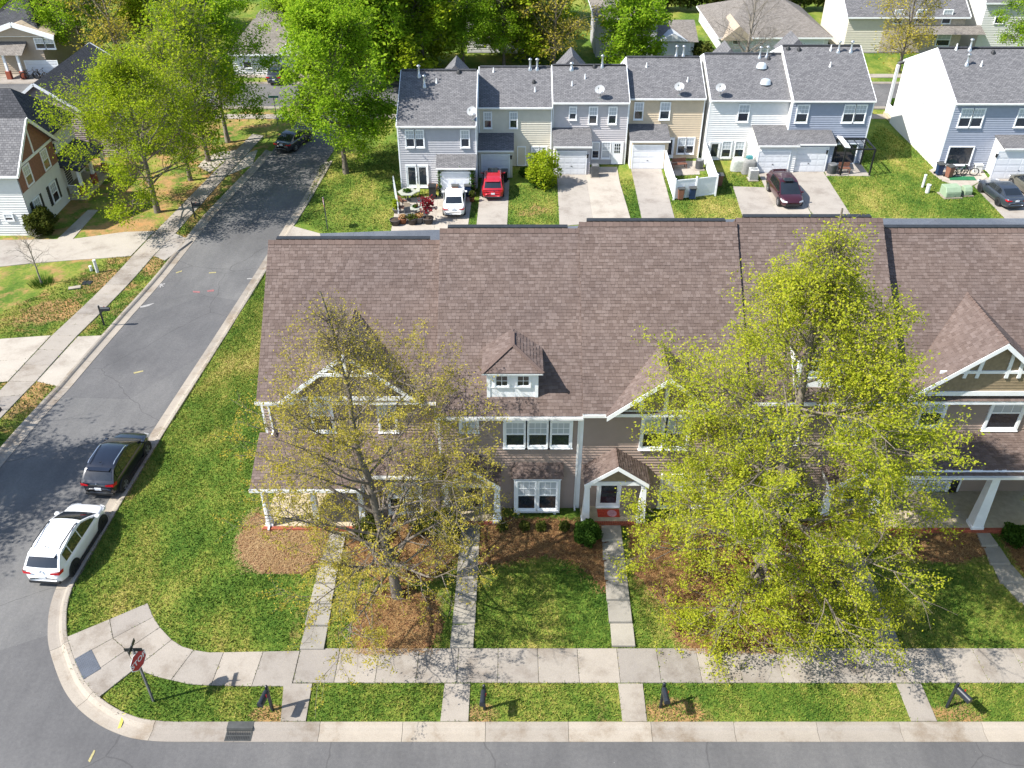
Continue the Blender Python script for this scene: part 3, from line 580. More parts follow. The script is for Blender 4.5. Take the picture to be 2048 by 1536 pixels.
def dormer(U, px_wall, py_eave, py_base, py_ridge):
    d = ray(1024, py_base); t = -d.z / d.y; Yf = (CAMH - U.ze + S * U.Ye) / (t + S); zb = CAMH - t * Yf; ze = zy(py_eave, Yf)
    x0 = at_y(px_wall[0], py_base - 20, Yf).x; x1 = at_y(px_wall[1], py_base - 20, Yf).x; cx = (x0 + x1) / 2; hw = (x1 - x0) / 2; ho = hw + .2
    d = ray(1024, py_ridge); t = -d.z / d.y; Yr_ = (CAMH - U.ze + S * U.Ye) / (t + S); zr = CAMH - t * Yr_; YF = Yf - .22
    q = MB(); q.prism([(x0, Yf, zb - .1), (x0, Yf, ze), (x0, ymain(U, ze) + .05, ze)], (x1 - x0, 0, 0)); D = part('dormer', q, 'white_vinyl', U.o)
    q = MB()
    for a, b in ((x0 - .01, x0 + .13), (x1 - .13, x1 + .01)): q.box(a, b, Yf - .025, Yf, zb, ze)
    q.box(x0 + .13, x1 - .13, Yf - .02, Yf, zb + .48, zb + .53); q.box(x0 - .2, x1 + .2, YF + .01, Yf + .01, ze - .09, ze - .02); part('dormer_trim', q, 'white_trim', D)
    s2 = (zr - ze) / ho; vf = nrm((0, ho, zr - ze)); nf = nrm((0, -(zr - ze), ho)); Lf = ho / vf.y
    def rp(nm, o, u, v, n, L, rng): roof_plane(D, o, u, v, n, L, rng, name=nm, th=.07)
    rp('dormer_roof', (cx - ho, YF, ze), XP, vf, nf, Lf, lambda q: (ho * q / Lf, 2 * ho - ho * q / Lf))
    for sg in (-1, 1):
        v = nrm((-sg * ho, 0, zr - ze)); n = nrm((sg * (zr - ze), 0, ho)); L = ho / abs(v.x)
        rp('dormer_roof', (cx + sg * ho, YF, ze), V((0, 1, 0)), v, n, L, lambda q, L=L: (ho * q / L, max(ho * q / L + .02, ymain(U, ze + (zr - ze) * q / L) - YF + .04)))
    for i in (-1, 1):
        w = hw * .5; window(D, (cx + i * hw * .42 - w / 2, Yf - .01, ze - .78), XP, YN, w, .55, .06, (2, 2), False, 'glass_dark', sill=False, base=0)
    c = MB(); c.beam((cx - ho, YF - .02, ze + .03), (cx, YF + ho, zr + .05), .16, .03); c.beam((cx + ho, YF - .02, ze + .03), (cx, YF + ho, zr + .05), .16, .03); c.beam((cx, YF + ho - .05, zr + .03), (cx, Yr_ - .3, zr + .03), .17, .02); part('hip_cap', c, 'ridge_brown', D)
    return D
def post(U, x, Y, z0, z1, w0=.34, w1=.2, parent=None):
    mb = MB(); h = w0 / 2 + .03; mb.box(x - h, x + h, Y - h, Y + h, z0, z0 + .14); a, b = w0 / 2, w1 / 2
    mb.add([(x - a, Y - a, z0 + .14), (x + a, Y - a, z0 + .14), (x + a, Y + a, z0 + .14), (x - a, Y + a, z0 + .14), (x - b, Y - b, z1 - .1), (x + b, Y - b, z1 - .1), (x + b, Y + b, z1 - .1), (x - b, Y + b, z1 - .1)], [(0, 1, 5, 4), (1, 2, 6, 5), (2, 3, 7, 6), (3, 0, 4, 7)]); mb.box(x - b - .04, x + b + .04, Y - b - .04, Y + b + .04, z1 - .1, z1)
    return part('porch_post', mb, 'white_trim', parent or U.o)
def door(U, x0, x1, z0, z1, Y, material='door_dark', glass=True, parent=None, casing='white_trim'):
    mb = MB(); t = .09; mb.box(x0 - t, x0, Y - .05, Y + .02, z0, z1 + t); mb.box(x1, x1 + t, Y - .05, Y + .02, z0, z1 + t); mb.box(x0, x1, Y - .05, Y + .02, z1, z1 + t); mb.box(x0 - t, x1 + t, Y - .1, Y + .02, z0 - .04, z0)
    d = part('door_frame', mb, casing, parent or U.o); mb = MB(); mb.box(x0, x1, Y - .03, Y + .01, z0, z1); part('door', mb, material, d)
    if glass: mb = MB(); mb.box(x0 + .1, x1 - .1, Y - .036, Y - .029, z0 + .25, z1 - .12); part('door_glass', mb, 'glass_dark', d)
    mb = MB(); mb.lathe((x1 - .08, Y - .06, z0 + 1.), [(0, -.03), (.03, -.02), (.035, .0), (.02, .03)], 8, 'y'); part('door_knob', mb, 'steel', d); return d
def portico(U, cx, half, Yf, zb, z_floor, depth, s=.72):
    gb, za = gable(U, cx, half - .25, Yf, zb, '', s, Yend=U.Yw, over=.28, name='portico', board=.15)
    b = MB(); b.box(cx - half + .25, cx + half - .25, Yf - .06, Yf + .16, zb - .22, zb - .002); b.box(cx - half + .25, cx - half + .45, Yf + .16, U.Yw, zb - .22, zb - .002); b.box(cx + half - .45, cx + half - .25, Yf + .16, U.Yw, zb - .22, zb - .002); part('porch_beam', b, 'white_trim', U.o)
    for sg in (-1, 1): post(U, cx + sg * (half - .38), Yf + .05, z_floor, zb - .22)
    f = MB(); f.box(cx - half + .2, cx + half - .2, Yf - .12, U.Yw - .02, .35, z_floor - .005); part('porch_floor', f, 'porch_concrete', U.o); x = cx - half + .2
    while x < cx + half - .25:
        b = MB(); b.box(x + .004, x + .098, Yf - .17, Yf - .005, z_floor - .07, z_floor + .004); part('brick', b, 'brick_red', U.o); x += .1
    b = MB(); b.box(cx - half + .2, cx + half - .2, Yf - .16, Yf - .121, .4, z_floor - .075); part('brick_riser', b, 'brick_red', U.o)
def bay(U, px, dep, n=2):
    Yb = U.Yw - dep; x0, x1, z0, z1 = wr(*px, Yb); q = MB(); q.box(x0, x1, Yb, U.Yw + .02, z0 + .04, z1); q.box(x0 + .14, x0 + .26, Yb + .05, U.Yw, z0 - .1, z0 + .04); q.box(x1 - .26, x1 - .14, Yb + .05, U.Yw, z0 - .1, z0 + .04); q.box(x0 - .04, x1 + .04, Yb - .03, U.Yw, z1 - .1, z1 + .02); B = part('bay_window', q, 'white_vinyl', U.o)
    w = (x1 - x0 - .3 - .14 * (n - 1)) / n
    for i in range(n): window(B, (x0 + .15 + i * (w + .14), Yb, z0 + .32), XP, YN, w, z1 - z0 - .5, .06, (3, 2), base=0)
    v = nrm((0, dep + .12, .52)); nn = nrm((0, -.52, dep + .12)); roof_plane(B, (x0 - .12, Yb - .1, z1 + .02), XP, v, nn, (dep + .1) / v.y, rect_rng(x1 - x0 + .24), name='bay_roof', th=.06)

# ================================================================ the front row
ZE = 6.56
U1 = main_house('townhouse at the street corner, with truss-braced gable and shed-roofed front porch', -10.95, -3.2, 30.6, 30.18, ZE, 482)
U2 = main_house('townhouse with a hipped dormer, a triple upstairs window and a box bay', -3.2, 2.97, 29.6, 29.15, ZE, 459)
U3 = main_house('townhouse with three white posts in its gable and a red mat at the door', 2.97, 9.96, 29.6, 29.15, zy(828, 29.15), 446)
y4 = 29.65; U4 = main_house('townhouse behind the large yellow-green tree, with a white dormer on its roof', 9.96, 16.5, 30.1, y4, U3.zr - S * (36.1 - y4), 438)
y5 = 30.2; U5 = main_house('townhouse with slanted timbers in its gable and a wide tapered porch column', 16.5, 24.2, 30.65, y5, 6.55, 459)
# corner unit
gutter(U1, -11., -10.0, U1.Ye, ZE, ((-10.6, U1.Yw, 4.62),)); gutter(U1, -3.75, -3.2, U1.Ye, ZE, ((-3.36, U1.Yw, 4.35),)); fascia(U1, -10.95, -3.2, U1.Ye, ZE)
gable(U1, -6.9, 3.05, 30.25, zy(798, 30.25) + .02, 'truss')
pxwin(U1.o, (622, 795, 668, 862), U1.Yw); pxwin(U1.o, (755, 795, 795, 862), U1.Yw)
zp0, zp1 = zy(978, 28.0), zy(866, 30.58); sp = (zp1 - zp0) / 2.58; v = nrm((0, 1, sp)); n = nrm((0, -sp, 1))
roof_plane(U1.o, (-11.25, 28., zp0), XP, v, n, 2.58 / v.y, rect_rng(4.75), name='porch_roof'); gutter(U1, -11.25, -6.5, 28., zp0, ((-10.85, 28.35, 1.0),))
roof_plane(U1.o, (-6.5, 28.6, zp0 + sp * .6), XP, v, n, 1.98 / v.y, rect_rng(3.3), name='porch_roof'); gutter(U1, -6.48, -3.2, 28.6, zp0 + sp * .6)
mb = MB(); mb.box(-6.4, -3.21, 28.95, 30.62, .3, zp0 + .1); q = part('front_room', mb, 'siding_taupe', U1.o); mb = MB(); lap(mb, (-6.38, 28.95, 0), XP, YN, rect_rng(3.15), BASE - .1, zp0 + .1); part('siding', mb, 'siding_taupe', U1.o, kind='stuff')
pxwin(U1.o, (775, 962, 845, 1024), 28.93, 2)
mb = MB(); mb.box(-11.1, -6.42, 28.3, 30.58, .3, .98); part('porch_floor', mb, 'porch_concrete', U1.o); mb = MB(); mb.box(-11.15, -6.42, 28.12, 28.3, .3, .985); part('brick_edge', mb, 'brick_red', U1.o)
for x in (-10.85, -8.7, -6.65): post(U1, x, 28.45, .98, zp0 - .12, .28, .2)
mb = MB(); mb.box(-11.05, -6.45, 28.3, 28.55, zp0 - .14, zp0 + .05); part('porch_beam', mb, 'white_trim', U1.o); door(U1, -7.9, -7., .98, 3.05, U1.Yw - .05, 'white_vinyl', True); pxwin(U1.o, (590, 990, 625, 1008), 30.59)
# dormer unit
gutter(U2, -3.2, 2.97, U2.Ye, ZE, ((2.86, U2.Yw, 1.0),)); fascia(U2, -3.2, 2.97, U2.Ye, ZE)
pxwin(U2.o, (1006, 838, 1145, 893), U2.Yw, 3, .16, trim=.11); pxwin(U2.o, (918, 837, 958, 862), U2.Yw, split=False)
dormer(U2, (974, 1076), 741, 794, 657); bay(U2, (1028, 956, 1120, 1027), .5)
portico(U2, at_y(942, 960, 28.6).x, 1.5, 28.6, zy(966, 28.6), 1.0, 1.1); dx = at_y(946, 1000, U2.Yw).x; door(U2, dx - .45, dx + .45, 1., 3.05, U2.Yw - .05, 'door_dark')
# gable unit
gutter(U3, 2.97, 4.05, U3.Ye, U3.ze); gutter(U3, 8.75, 9.95, U3.Ye, U3.ze, ((9.8, U3.Yw, 1.0),)); fascia(U3, 2.97, 9.96, U3.Ye, U3.ze)
gable(U3, 6.4, 2.42, 29.3, zy(826, 29.3) + .02, 'posts'); pxwin(U3.o, (1280, 830, 1380, 896), U3.Yw, 2, .16, trim=.12)
portico(U3, at_y(1233, 960, 28.6).x, 1.62, 28.6, zy(962, 28.6), 1.0, 1.1); dx = at_y(1218, 975, U3.Yw).x; door(U3, dx - .46, dx + .46, 1.0, 3.1, U3.Yw - .05, 'white_trim')
pxwin(U3.o, (1318, 946, 1412, 1012), U3.Yw, 2, .16, trim=.1)
mm = wr(1196, 1003, 1240, 1018, 29.1); 
mat('mat_red', (.5, .06, .03), .95, .3, 12); mat('mat_pink', (.62, .3, .33), .95, .2, 12)
dm = thing('door_mat', 'red door mat with a pink figure on the portico floor', 'door mat', (dx, 29.1, 1.0)); mb = MB(); mb.box(dx - .5, dx + .5, 28.85, 29.35, 1.0, 1.018); part('mat_base', mb, 'mat_red', dm); mb = MB(); mb.lathe((dx + .16, 29.08, 1.018), [(.22, 0), (.2, .006), (0, .006)], 14); part('mat_motif', mb, 'mat_pink', dm)
# tree-hidden unit
gutter(U4, 9.96, 16.5, U4.Ye, U4.ze, ((10.2, U4.Yw, 1.),)); fascia(U4, 9.96, 16.5, U4.Ye, U4.ze); dormer(U4, (1592, 1690), 712, 775, 640)
pxwin(U4.o, (1520, 832, 1600, 886), U4.Yw, 2, .14); pxwin(U4.o, (1670, 832, 1745, 884), U4.Yw, 2, .14); bay(U4, (1498, 962, 1594, 1015), .5)
portico(U4, at_y(1715, 965, 29.1).x, 1.5, 29.1, zy(968, 29.1), 1.0, 1.1); dx = at_y(1705, 985, U4.Yw).x; door(U4, dx - .45, dx + .45, 1., 3.05, U4.Yw - .05, 'door_dark')
# last unit
gutter(U5, 16.55, 17.0, U5.Ye, U5.ze); fascia(U5, 16.5, 24.2, U5.Ye, U5.ze); gable(U5, 20.15, 3.35, 30.3, zy(681, 30.3) - S * 3.35, 'slant')
pxwin(U5.o, (1836, 792, 1890, 852), U5.Yw, trim=.11); pxwin(U5.o, (1975, 788, 2046, 858), U5.Yw, 1, .16, trim=.12)
zq0, zq1 = zy(952, 28.0), zy(862, 30.63); sq = (zq1 - zq0) / 2.63; v = nrm((0, 1, sq)); n = nrm((0, -sq, 1))
roof_plane(U5.o, (16.4, 28., zq0), XP, v, n, 2.63 / v.y, rect_rng(7.9), name='porch_roof'); gutter(U5, 16.4, 24.3, 28., zq0)
mb = MB(); mb.box(16.5, 24.2, 28.2, 30.63, .3, .98); part('porch_floor', mb, 'porch_concrete', U5.o); mb = MB(); mb.box(16.5, 24.2, 28.0, 28.2, .3, .985); part('brick_edge', mb, 'brick_red', U5.o)
for px in (1945, 2110): xx = at_z(px, 1010, 1.6).x; post(U5, xx, 28.35, .98, zq0 - .14, .5, .32)
mb = MB(); mb.box(16.6, 24.2, 28.2, 28.5, zq0 - .16, zq0 + .05); part('porch_beam', mb, 'white_trim', U5.o); pxwin(U5.o, (1795, 958, 1890, 1020), U5.Yw - .005, 2, .16, trim=.11); door(U5, 19.9, 20.8, .98, 3., U5.Yw - .05)
# ================================================================ far row (rear sides with garages)
mat('sid_grey', 'acabaf', .6, .05); mat('sid_cream', 'c8c2b3', .6, .05); mat('sid_lilac', 'b7b2b3', .6, .05); mat('sid_tan', 'c8b69c', .6, .05); mat('sid_white', 'd8d7d5', .6, .05); mat('sid_blue', '9197a5', .6, .05)
mat('sid_wall_white', 'd9d8d4', .65, .03); mat('garage_white', 'd4d6da', .45, .04); mat('sid_beige', 'a39482', .6, .06); mat('stone_pale', 'b7a99a', .8, .25, 5); mat('sid_pale', 'cfcfcd', .6, .04); mat('sid_mauve', '9c8f90', .6, .05)
ZB = road_z(80) + LAWN
def lap_block(parent, x0, x1, Y, z0, z1, material, exp=.2, proud=.055):
    mb = MB(); lap(mb, (x0, Y, 0), XP, YN, rect_rng(x1 - x0), z0, z1, exp, proud); return part('siding', mb, material, parent, kind='stuff')
def garage_door(parent, x0, x1, Y, z0, z1, rows=4, glint=True):
    mb = MB(); t = .1; mb.box(x0 - t, x0, Y - .05, Y + .02, z0, z1 + t); mb.box(x1, x1 + t, Y - .05, Y + .02, z0, z1 + t); mb.box(x0, x1, Y - .05, Y + .02, z1, z1 + t); f = part('garage_frame', mb, 'white_trim', parent)
    h = (z1 - z0) / rows
    for r in range(rows):
        mb = MB(); mb.box(x0 + .01, x1 - .01, Y - .03, Y + .01, z0 + r * h + .008, z0 + (r + 1) * h - .008)
        w = (x1 - x0) / 4
        for c in range(4): mb.box(x0 + c * w + .07, x0 + (c + 1) * w - .07, Y - .04, Y - .029, z0 + r * h + .09, z0 + (r + 1) * h - .09)
        part('garage_panel', mb, 'garage_white', f)
    mb = MB(); mb.box((x0 + x1) / 2 - .06, (x0 + x1) / 2 + .06, Y - .07, Y - .03, z0 + .75, z0 + .79); part('handle', mb, 'dark_plastic', f); return f
def vent_pipe(parent, x, Y, z, h, r, cap=True, material='steel'):
    mb = MB(); mb.lathe((x, Y, z), [(r * 2.4, -.12), (r * 2.2, .02), (r * 1.15, .22), (r, .24), (r, h)], 10)
    if cap: mb.lathe((x, Y, z), [(r * 1.8, h - .02), (r * 2.1, h + .05), (r * .8, h + .14), (0, h + .15)], 10)
    return part('roof_vent', mb, material, parent, smooth=True)
def far_unit(label, pe, py_e, py_r, Yw, siding, garage, s=.45, wins=(), over=.3, roof='roof_grey', vents=(), yb=13.5):
    U = Unit(); U.Yw = Yw; U.Ye = Yw - over; U.ze = zy(py_e, U.Ye); U.x0 = at_y(pe[0], py_e, U.Ye).x; U.x1 = at_y(pe[1], py_e, U.Ye).x
    d = ray(1024, py_r); t = -d.z / d.y; U.Yr = (CAMH - U.ze + s * U.Ye) / (t + s); U.zr = CAMH - t * U.Yr; x0, x1 = U.x0, U.x1
    U.o = thing('rear_townhouse', label, 'townhouse', ((x0 + x1) / 2, Yw, ZB - .02), 'grey-roofed townhouses across the alley'); yb_ = 2 * U.Yr - Yw; zw = U.ze + s * over - .12
    mb = MB(); mb.prism([(x0 + .02, Yw + .01, ZB - .3), (x0 + .02, Yw + .01, zw), (x0 + .02, U.Yr, U.zr - .14), (x0 + .02, yb_, zw), (x0 + .02, yb_, ZB - .3)], (x1 - x0 - .04, 0, 0)); part('wall', mb, 'sid_wall_white', U.o)
    lap_block(U.o, x0 + .1, x1 - .1, Yw, ZB + .05, zw - .02, siding)
    for xa in (x0, x1 - .1): mb = MB(); mb.box(xa, xa + .1, Yw - .05, Yw + .02, ZB, zw); part('corner_board', mb, 'white_trim', U.o)
    n = nrm((0, -s, 1)); mb = MB(); mb.prism([V((x0 - .02, U.Ye, U.ze)) - n * .1, V((x1 + .02, U.Ye, U.ze)) - n * .1, V((x1 + .02, U.Yr, U.zr)) - n * .1, V((x0 - .02, U.Yr, U.zr)) - n * .1], n * .1); rf = part('roof', mb, roof, U.o)
    n2 = nrm((0, s, 1)); mb = MB(); mb.prism([V((x0 - .02, U.Yr, U.zr)) - n2 * .1, V((x1 + .02, U.Yr, U.zr)) - n2 * .1, V((x1 + .02, yb_ + over, U.ze)) - n2 * .1, V((x0 - .02, yb_ + over, U.ze)) - n2 * .1], n2 * .098); part('front_roof', mb, roof, U.o)
    mb = MB(); mb.box(x0 + .1, x1 - .1, U.Yr - .16, U.Yr + .16, U.zr - .05, U.zr + .06); part('ridge_vent', mb, 'roof_dark', rf)
    for xa, nm in ((x0 - .03, 'rake_board'), (x1 - .02, 'rake_board')):
        mb = MB(); mb.prism([(xa, U.Ye, U.ze - .16), (xa, U.Ye, U.ze + .015), (xa, U.Yr, U.zr + .015), (xa, yb_ + over, U.ze + .015), (xa, yb_ + over, U.ze - .16), (xa, U.Yr, U.zr - .16)], (.045, 0, 0)); part(nm, mb, 'white_trim', U.o)
    mb = MB(); mb.box(x0, x1, U.Ye - .1, U.Ye + .03, U.ze - .14, U.ze - .01); part('gutter', mb, 'gutter_white', U.o)
    if garage:
        gx0, gx1, gy_t, gy_e, gy_b, door_px = garage; Yg = at_z(gx0, gy_b, ZB).y; ge = zy(gy_e, Yg - .25); gt = zy(gy_t, Yw); a = at_y(gx0, (gy_e + gy_b) / 2, Yg).x; b = at_y(gx1, (gy_e + gy_b) / 2, Yg).x
        q = MB(); sg = (gt - ge) / (Yw - Yg + .25); q.prism([(a + .05, Yg, ZB - .2), (a + .05, Yg, ge), (a + .05, Yw + .05, gt - .12), (a + .05, Yw + .05, ZB - .2)], (b - a - .1, 0, 0)); gg = part('garage', q, 'sid_wall_white', U.o)
        lap_block(U.o, a + .05, b - .05, Yg - .012, ZB + .05, ge, siding)
        n = nrm((0, -sg, 1)); q = MB(); q.prism([V((a - .08, Yg - .25, ge)) - n * .09, V((b + .08, Yg - .25, ge)) - n * .09, V((b + .08, Yw, gt)) - n * .09, V((a - .08, Yw, gt)) - n * .09], n * .09); part('garage_roof', q, roof, U.o)
        q = MB(); q.box(a - .06, b + .06, Yg - .33, Yg - .22, ge - .14, ge - .01); part('gutter', q, 'gutter_white', U.o)
        dx0, dx1, dz0, dz1 = wr(*door_px, Yg); garage_door(U.o, dx0, dx1, Yg - .075, ZB + .03, dz1); U.Yg = Yg; U.gx = (a, b); U.ge = ge
    for w in wins:
        kw = dict(w[2]) if len(w) > 2 else {}
        pxwin(U.o, w[0], Yw - .01, w[1], .08, trim=kw.pop('trim', .07), **kw)
    for px, py, h, r, cap in vents:
        d = ray(px, py); t = (CAMH - U.ze + s * U.Ye) / (s * d.y - d.z); p = V((0, 0, CAMH)) + d * t
        vent_pipe(rf, p.x, p.y, p.z, h * (.85 if cap else 1), r * .8, cap, 'steel' if cap else 'dark_plastic' if h < .2 else 'white_trim')
    return U
c4b = crop(760, 120, 4.267); c5b = crop(1080, 120, 4.267); c6b = crop(1380, 80, 4.0425); c7b = crop(1720, 80, 4.043); c8b = crop(0, 150, 4.39)
def cr(fn, a, b, c, d): p = fn(a, b); q = fn(c, d); return (p[0], p[1], q[0], q[1])
plain = {'grid': None, 'trim': .06}
T1 = far_unit('grey-sided end townhouse with white French doors and vine-framed garage', (792, 952), 252, 140, 71.3, 'sid_grey', (875, 951, 308, 336, 392, cr(c4b, 528, 958, 768, 1140)), wins=((cr(c4b, 215, 590, 380, 745), 2), (cr(c4b, 685, 590, 768, 745), 1)), vents=((838, 153, 1., .11, True), (849, 173, 1., .11, True), (873, 166, .4, .05, False), (918, 145, .1, .13, False)))
T2 = far_unit('cream townhouse beside the grey end unit, a shaded garage roof below its windows', (956, 1105), 214.6, 133.3, 76.2, 'sid_cream', (956, 1026, 265, 301, 355, cr(c4b, 875, 808, 1100, 1000)), wins=((cr(c4b, 882, 437, 957, 582), 1), (cr(c4b, 1102, 437, 1177, 582), 1), (cr(c4b, 1290, 735, 1425, 830), 2)), vents=((1060, 139, 1., .11, True), (1074, 139, 1., .11, True), (987, 144, .4, .05, False), (1068, 165, .12, .11, False), (1070, 183, .4, .05, False)))
T3 = far_unit('lilac-grey townhouse with a nine-pane back door and double-width drive', (1106, 1260), 205, 130, 76.6, 'sid_lilac', (1107, 1181, 255, 293, 348.6, cr(c5b, 150, 782, 388, 972)), wins=((cr(c5b, 245, 393, 315, 510), 1), (cr(c5b, 413, 393, 493, 547), 1), (cr(c5b, 580, 393, 658, 547), 1), (cr(c5b, 440, 695, 508, 840), 1, plain), (cr(c5b, 522, 695, 605, 840), 1, {'low': 'blind_glass'})), vents=((1143, 139, .6, .13, True), (1204, 134, 1.1, .1, True), (1170, 157, .4, .05, False), (1144, 171, .4, .05, False), (1189, 134, .12, .12, False)))
T4 = far_unit('tan townhouse with a white vinyl fence round its patio', (1260, 1413), 196.8, 113.8, 78., 'sid_tan', (1260, 1336, 247, 282, 337, cr(c5b, 790, 730, 1045, 930)), wins=((cr(c5b, 800, 355, 883, 508), 1), (cr(c5b, 1020, 355, 1112, 508), 1), (cr(c5b, 1168, 657, 1318, 800), 2)), vents=((1352, 113, 1., .1, True), (1366, 113, 1., .1, True), (1293, 134, .4, .05, False), (1375, 163, .4, .05, False)))
T5 = far_unit('pale-sided townhouse with two round skylight tubes on its roof', (1422, 1586), 200, 107, 77.6, 'sid_white', (1513, 1592, 249, 291, 345, cr(c6b, 545, 900, 790, 1085)), wins=((cr(c6b, 385, 515, 480, 662), 1), (cr(c6b, 252, 812, 335, 950), 1), (cr(c6b, 357, 812, 440, 950), 1)), vents=((1519, 115, 1., .1, True), (1533, 114, 1., .1, True), (1537, 118, .15, .1, False)))
T6 = far_unit('blue-grey end townhouse with a black pergola over its patio', (1588, 1753), 201.5, 91, 76.8, 'sid_blue', (1588, 1664, 259, 288, 343, cr(c6b, 825, 870, 1095, 1065)), wins=((cr(c6b, 855, 518, 958, 668), 1), (cr(c6b, 1235, 518, 1422, 668), 2), (cr(c6b, 1145, 835, 1345, 1000), 1, {'grid': None, 'split': False, 'up': 'glass_dark'})), vents=((1676, 104, 1., .11, True), (1701, 104, 1., .11, True), (1661, 101, .5, .06, False), (1660, 133, .4, .06, False), (1576, 98, .12, .12, False), (1598, 100, .12, .12, False)))
T7 = far_unit('blue-grey townhouse block with a tall blank white side wall', (1914, 2270), 206.5, 95.5, 75.3, 'sid_blue', (1998, 2110, 269, 297, 357, cr(c7b, 1090, 900, 1500, 1100)), wins=((cr(c7b, 800, 548, 998, 705), 2), (cr(c7b, 1262, 548, 1460, 705), 2), (cr(c7b, 700, 857, 905, 1010), 1, {'grid': None, 'split': False, 'up': 'glass_dark'})), vents=((1939, 100, 1., .12, True), (1933, 130, 1., .12, True), (1962, 132, .45, .06, False), (1912, 99, .5, .07, False), (1986, 106, .12, .12, False)))
# side wall of the right-hand block: porch at its street end, grille window, vents
q = MB(); x_ = T7.x0 + .012; yb_ = 2 * T7.Yr - T7.Yw; w0 = at_x(1850, 187, x_); window(T7.o, (x_, w0.y + .5, w0.z - .7), V((0, -1, 0)), XN, .95, 1.35, .06, (4, 6), False, 'blind_glass', sill=False); mb = MB(); mb.box(x_ - .05, x_ + .01, w0.y + 1.1, w0.y + 1.7, w0.z + 1., w0.z + 1.15); part('wall_vent', mb, 'gutter_white', T7.o)
zpo = at_x(1790, 186, x_).z; mb = MB(); mb.prism([(x_ + .3, yb_ - .02, T7.ze + .2), (x_ + .3, yb_ + 2.3, T7.ze - .8), (x_ + .3, yb_ + 2.3, T7.ze - 1.), (x_ + .3, yb_ - .02, T7.ze - .0)], (6, 0, 0)); part('porch_roof', mb, 'roof_grey', T7.o)
mb = MB(); mb.box(x_ + .2, x_ + .45, yb_ + 1.9, yb_ + 2.15, ZB, T7.ze - 1.); part('porch_post', mb, 'white_trim', T7.o); mb = MB(); mb.box(x_ + .1, x_ + 6, yb_ + .02, yb_ + 2.2, ZB - .2, ZB + .35); part('porch_floor', mb, 'porch_concrete', T7.o)
mb = MB(); mb.box(x_ + .28, x_ + .33, yb_ + .05, yb_ + 1.85, ZB + .45, ZB + 1.3); part('porch_railing', mb, 'white_trim', T7.o)
# front cross-gables of the far row peeping above its ridges
for U, px, py in ((T1, 910, 130), (T3, 1146, 112), (T5, 1462, 98), (T6, 1598, 78)):
    yy = U.Yr + 2.2; a = at_y(px, py, yy); mb = MB(); h = 1.5; mb.prism([(a.x - 1.4, yy, a.z - h), (a.x + 1.4, yy, a.z - h), (a.x, yy, a.z)], (0, 3, 0)); part('cross_gable', mb, 'roof_grey', U.o)
# back doors
def pdoor(U, px, material, dz=0, **kw): x0, x1, z0, z1 = wr(*px, U.Yw); return door(U, x0 + .08, x1 - .08, ZB + .12, z1 - .08, U.Yw - .065, material, **kw)
pdoor(T2, cr(c4b, 1170, 735, 1245, 925), 'sid_cream', glass=False); pdoor(T4, cr(c5b, 1075, 660, 1140, 840), 'white_trim')
d3 = pdoor(T3, cr(c5b, 610, 695, 705, 890), 'white_vinyl', glass=False); x0, x1, z0, z1 = wr(*cr(c5b, 632, 710, 685, 793), T3.Yw)
for i in range(3):
    for j in range(3): mb = MB(); w = (x1 - x0) / 3; h = (z1 - z0) / 3; mb.box(x0 + i * w + .03, x0 + (i + 1) * w - .03, T3.Yw - .108, T3.Yw - .094, z0 + j * h + .03, z0 + (j + 1) * h - .03); part('pane', mb, 'glass_dark', d3)
pdoor(T5, cr(c6b, 150, 820, 235, 980), 'sid_wall_white')
for k_ in range(2): x0, x1, z0, z1 = wr(*cr(c4b, 228 + k_ * 92, 900, 318 + k_ * 92, 1095), T1.Yw); door(T1, x0 + .06, x1 - .03, ZB + .12, z1, T1.Yw - .065, 'white_vinyl', parent=T1.o)
# skylight tubes and dishes
def on_roof(U, px, py, s=.45): d = ray(px, py); t = (CAMH - U.ze + s * U.Ye) / (s * d.y - d.z); return V((0, 0, CAMH)) + d * t
mat('acrylic', (.55, .6, .63), .08, .1, 3, .3, .8); mat('dish_grey', (.33, .34, .35), .45, .1)
for px, py in ((1523, 134), (1531, 166)):
    p = on_roof(T5, px, py); mb = MB(); mb.lathe(p + V((0, 0, -.05)), [(.5, 0), (.46, .1), (.42, .28), (.33, .38), (.17, .44), (0, .46)], 16); part('skylight_tube', mb, 'acrylic', T5.o, smooth=True)
def dish(U, px, py, base_py, label, hd=1.2):
    b = on_roof(U, px, base_py); c = b + V((-.05, -.1, .75)); t = thing('satellite_dish', label, 'satellite dish', b, 'satellite dishes on the far row roofs'); mb = MB(); mb.box(b.x - .12, b.x + .12, b.y - .12, b.y + .12, b.z - .06, b.z + .03); part('mount_plate', mb, 'steel', t)
    mb = MB(); mb.cyl(b - V((0, 0, .02)), b + V((.02, 0, .4)), .03, n=6); mb.cyl(b + V((.02, 0, .4)), c + V((0, .1, 0)), .03, n=6); part('mast', mb, 'steel', t)
    n = nrm((-.35, -.75, .62)); u = nrm(n.cross(V((0, 0, 1)))); w = u.cross(n); mb = MB(); P = [[c + u * (.44 * r * math.cos(a)) + w * (.38 * r * math.sin(a)) + n * (.1 * r * r) for a in [i * math.pi / 9 for i in range(19)]] for r in (0.02, .4, .75, 1)]; mb.grid(P); part('reflector', mb, 'dish_grey', t, True)
    mb = MB(); mb.cyl(c - w * .36 + n * .1, c + n * .5 - w * .12, .015, n=5); mb.box(c.x + n.x * .5 - .05, c.x + n.x * .5 + .05, c.y + n.y * .5 - .06, c.y + n.y * .5 + .06, c.z + n.z * .5 - .1, c.z + n.z * .5); part('feed_arm', mb, 'steel', t)
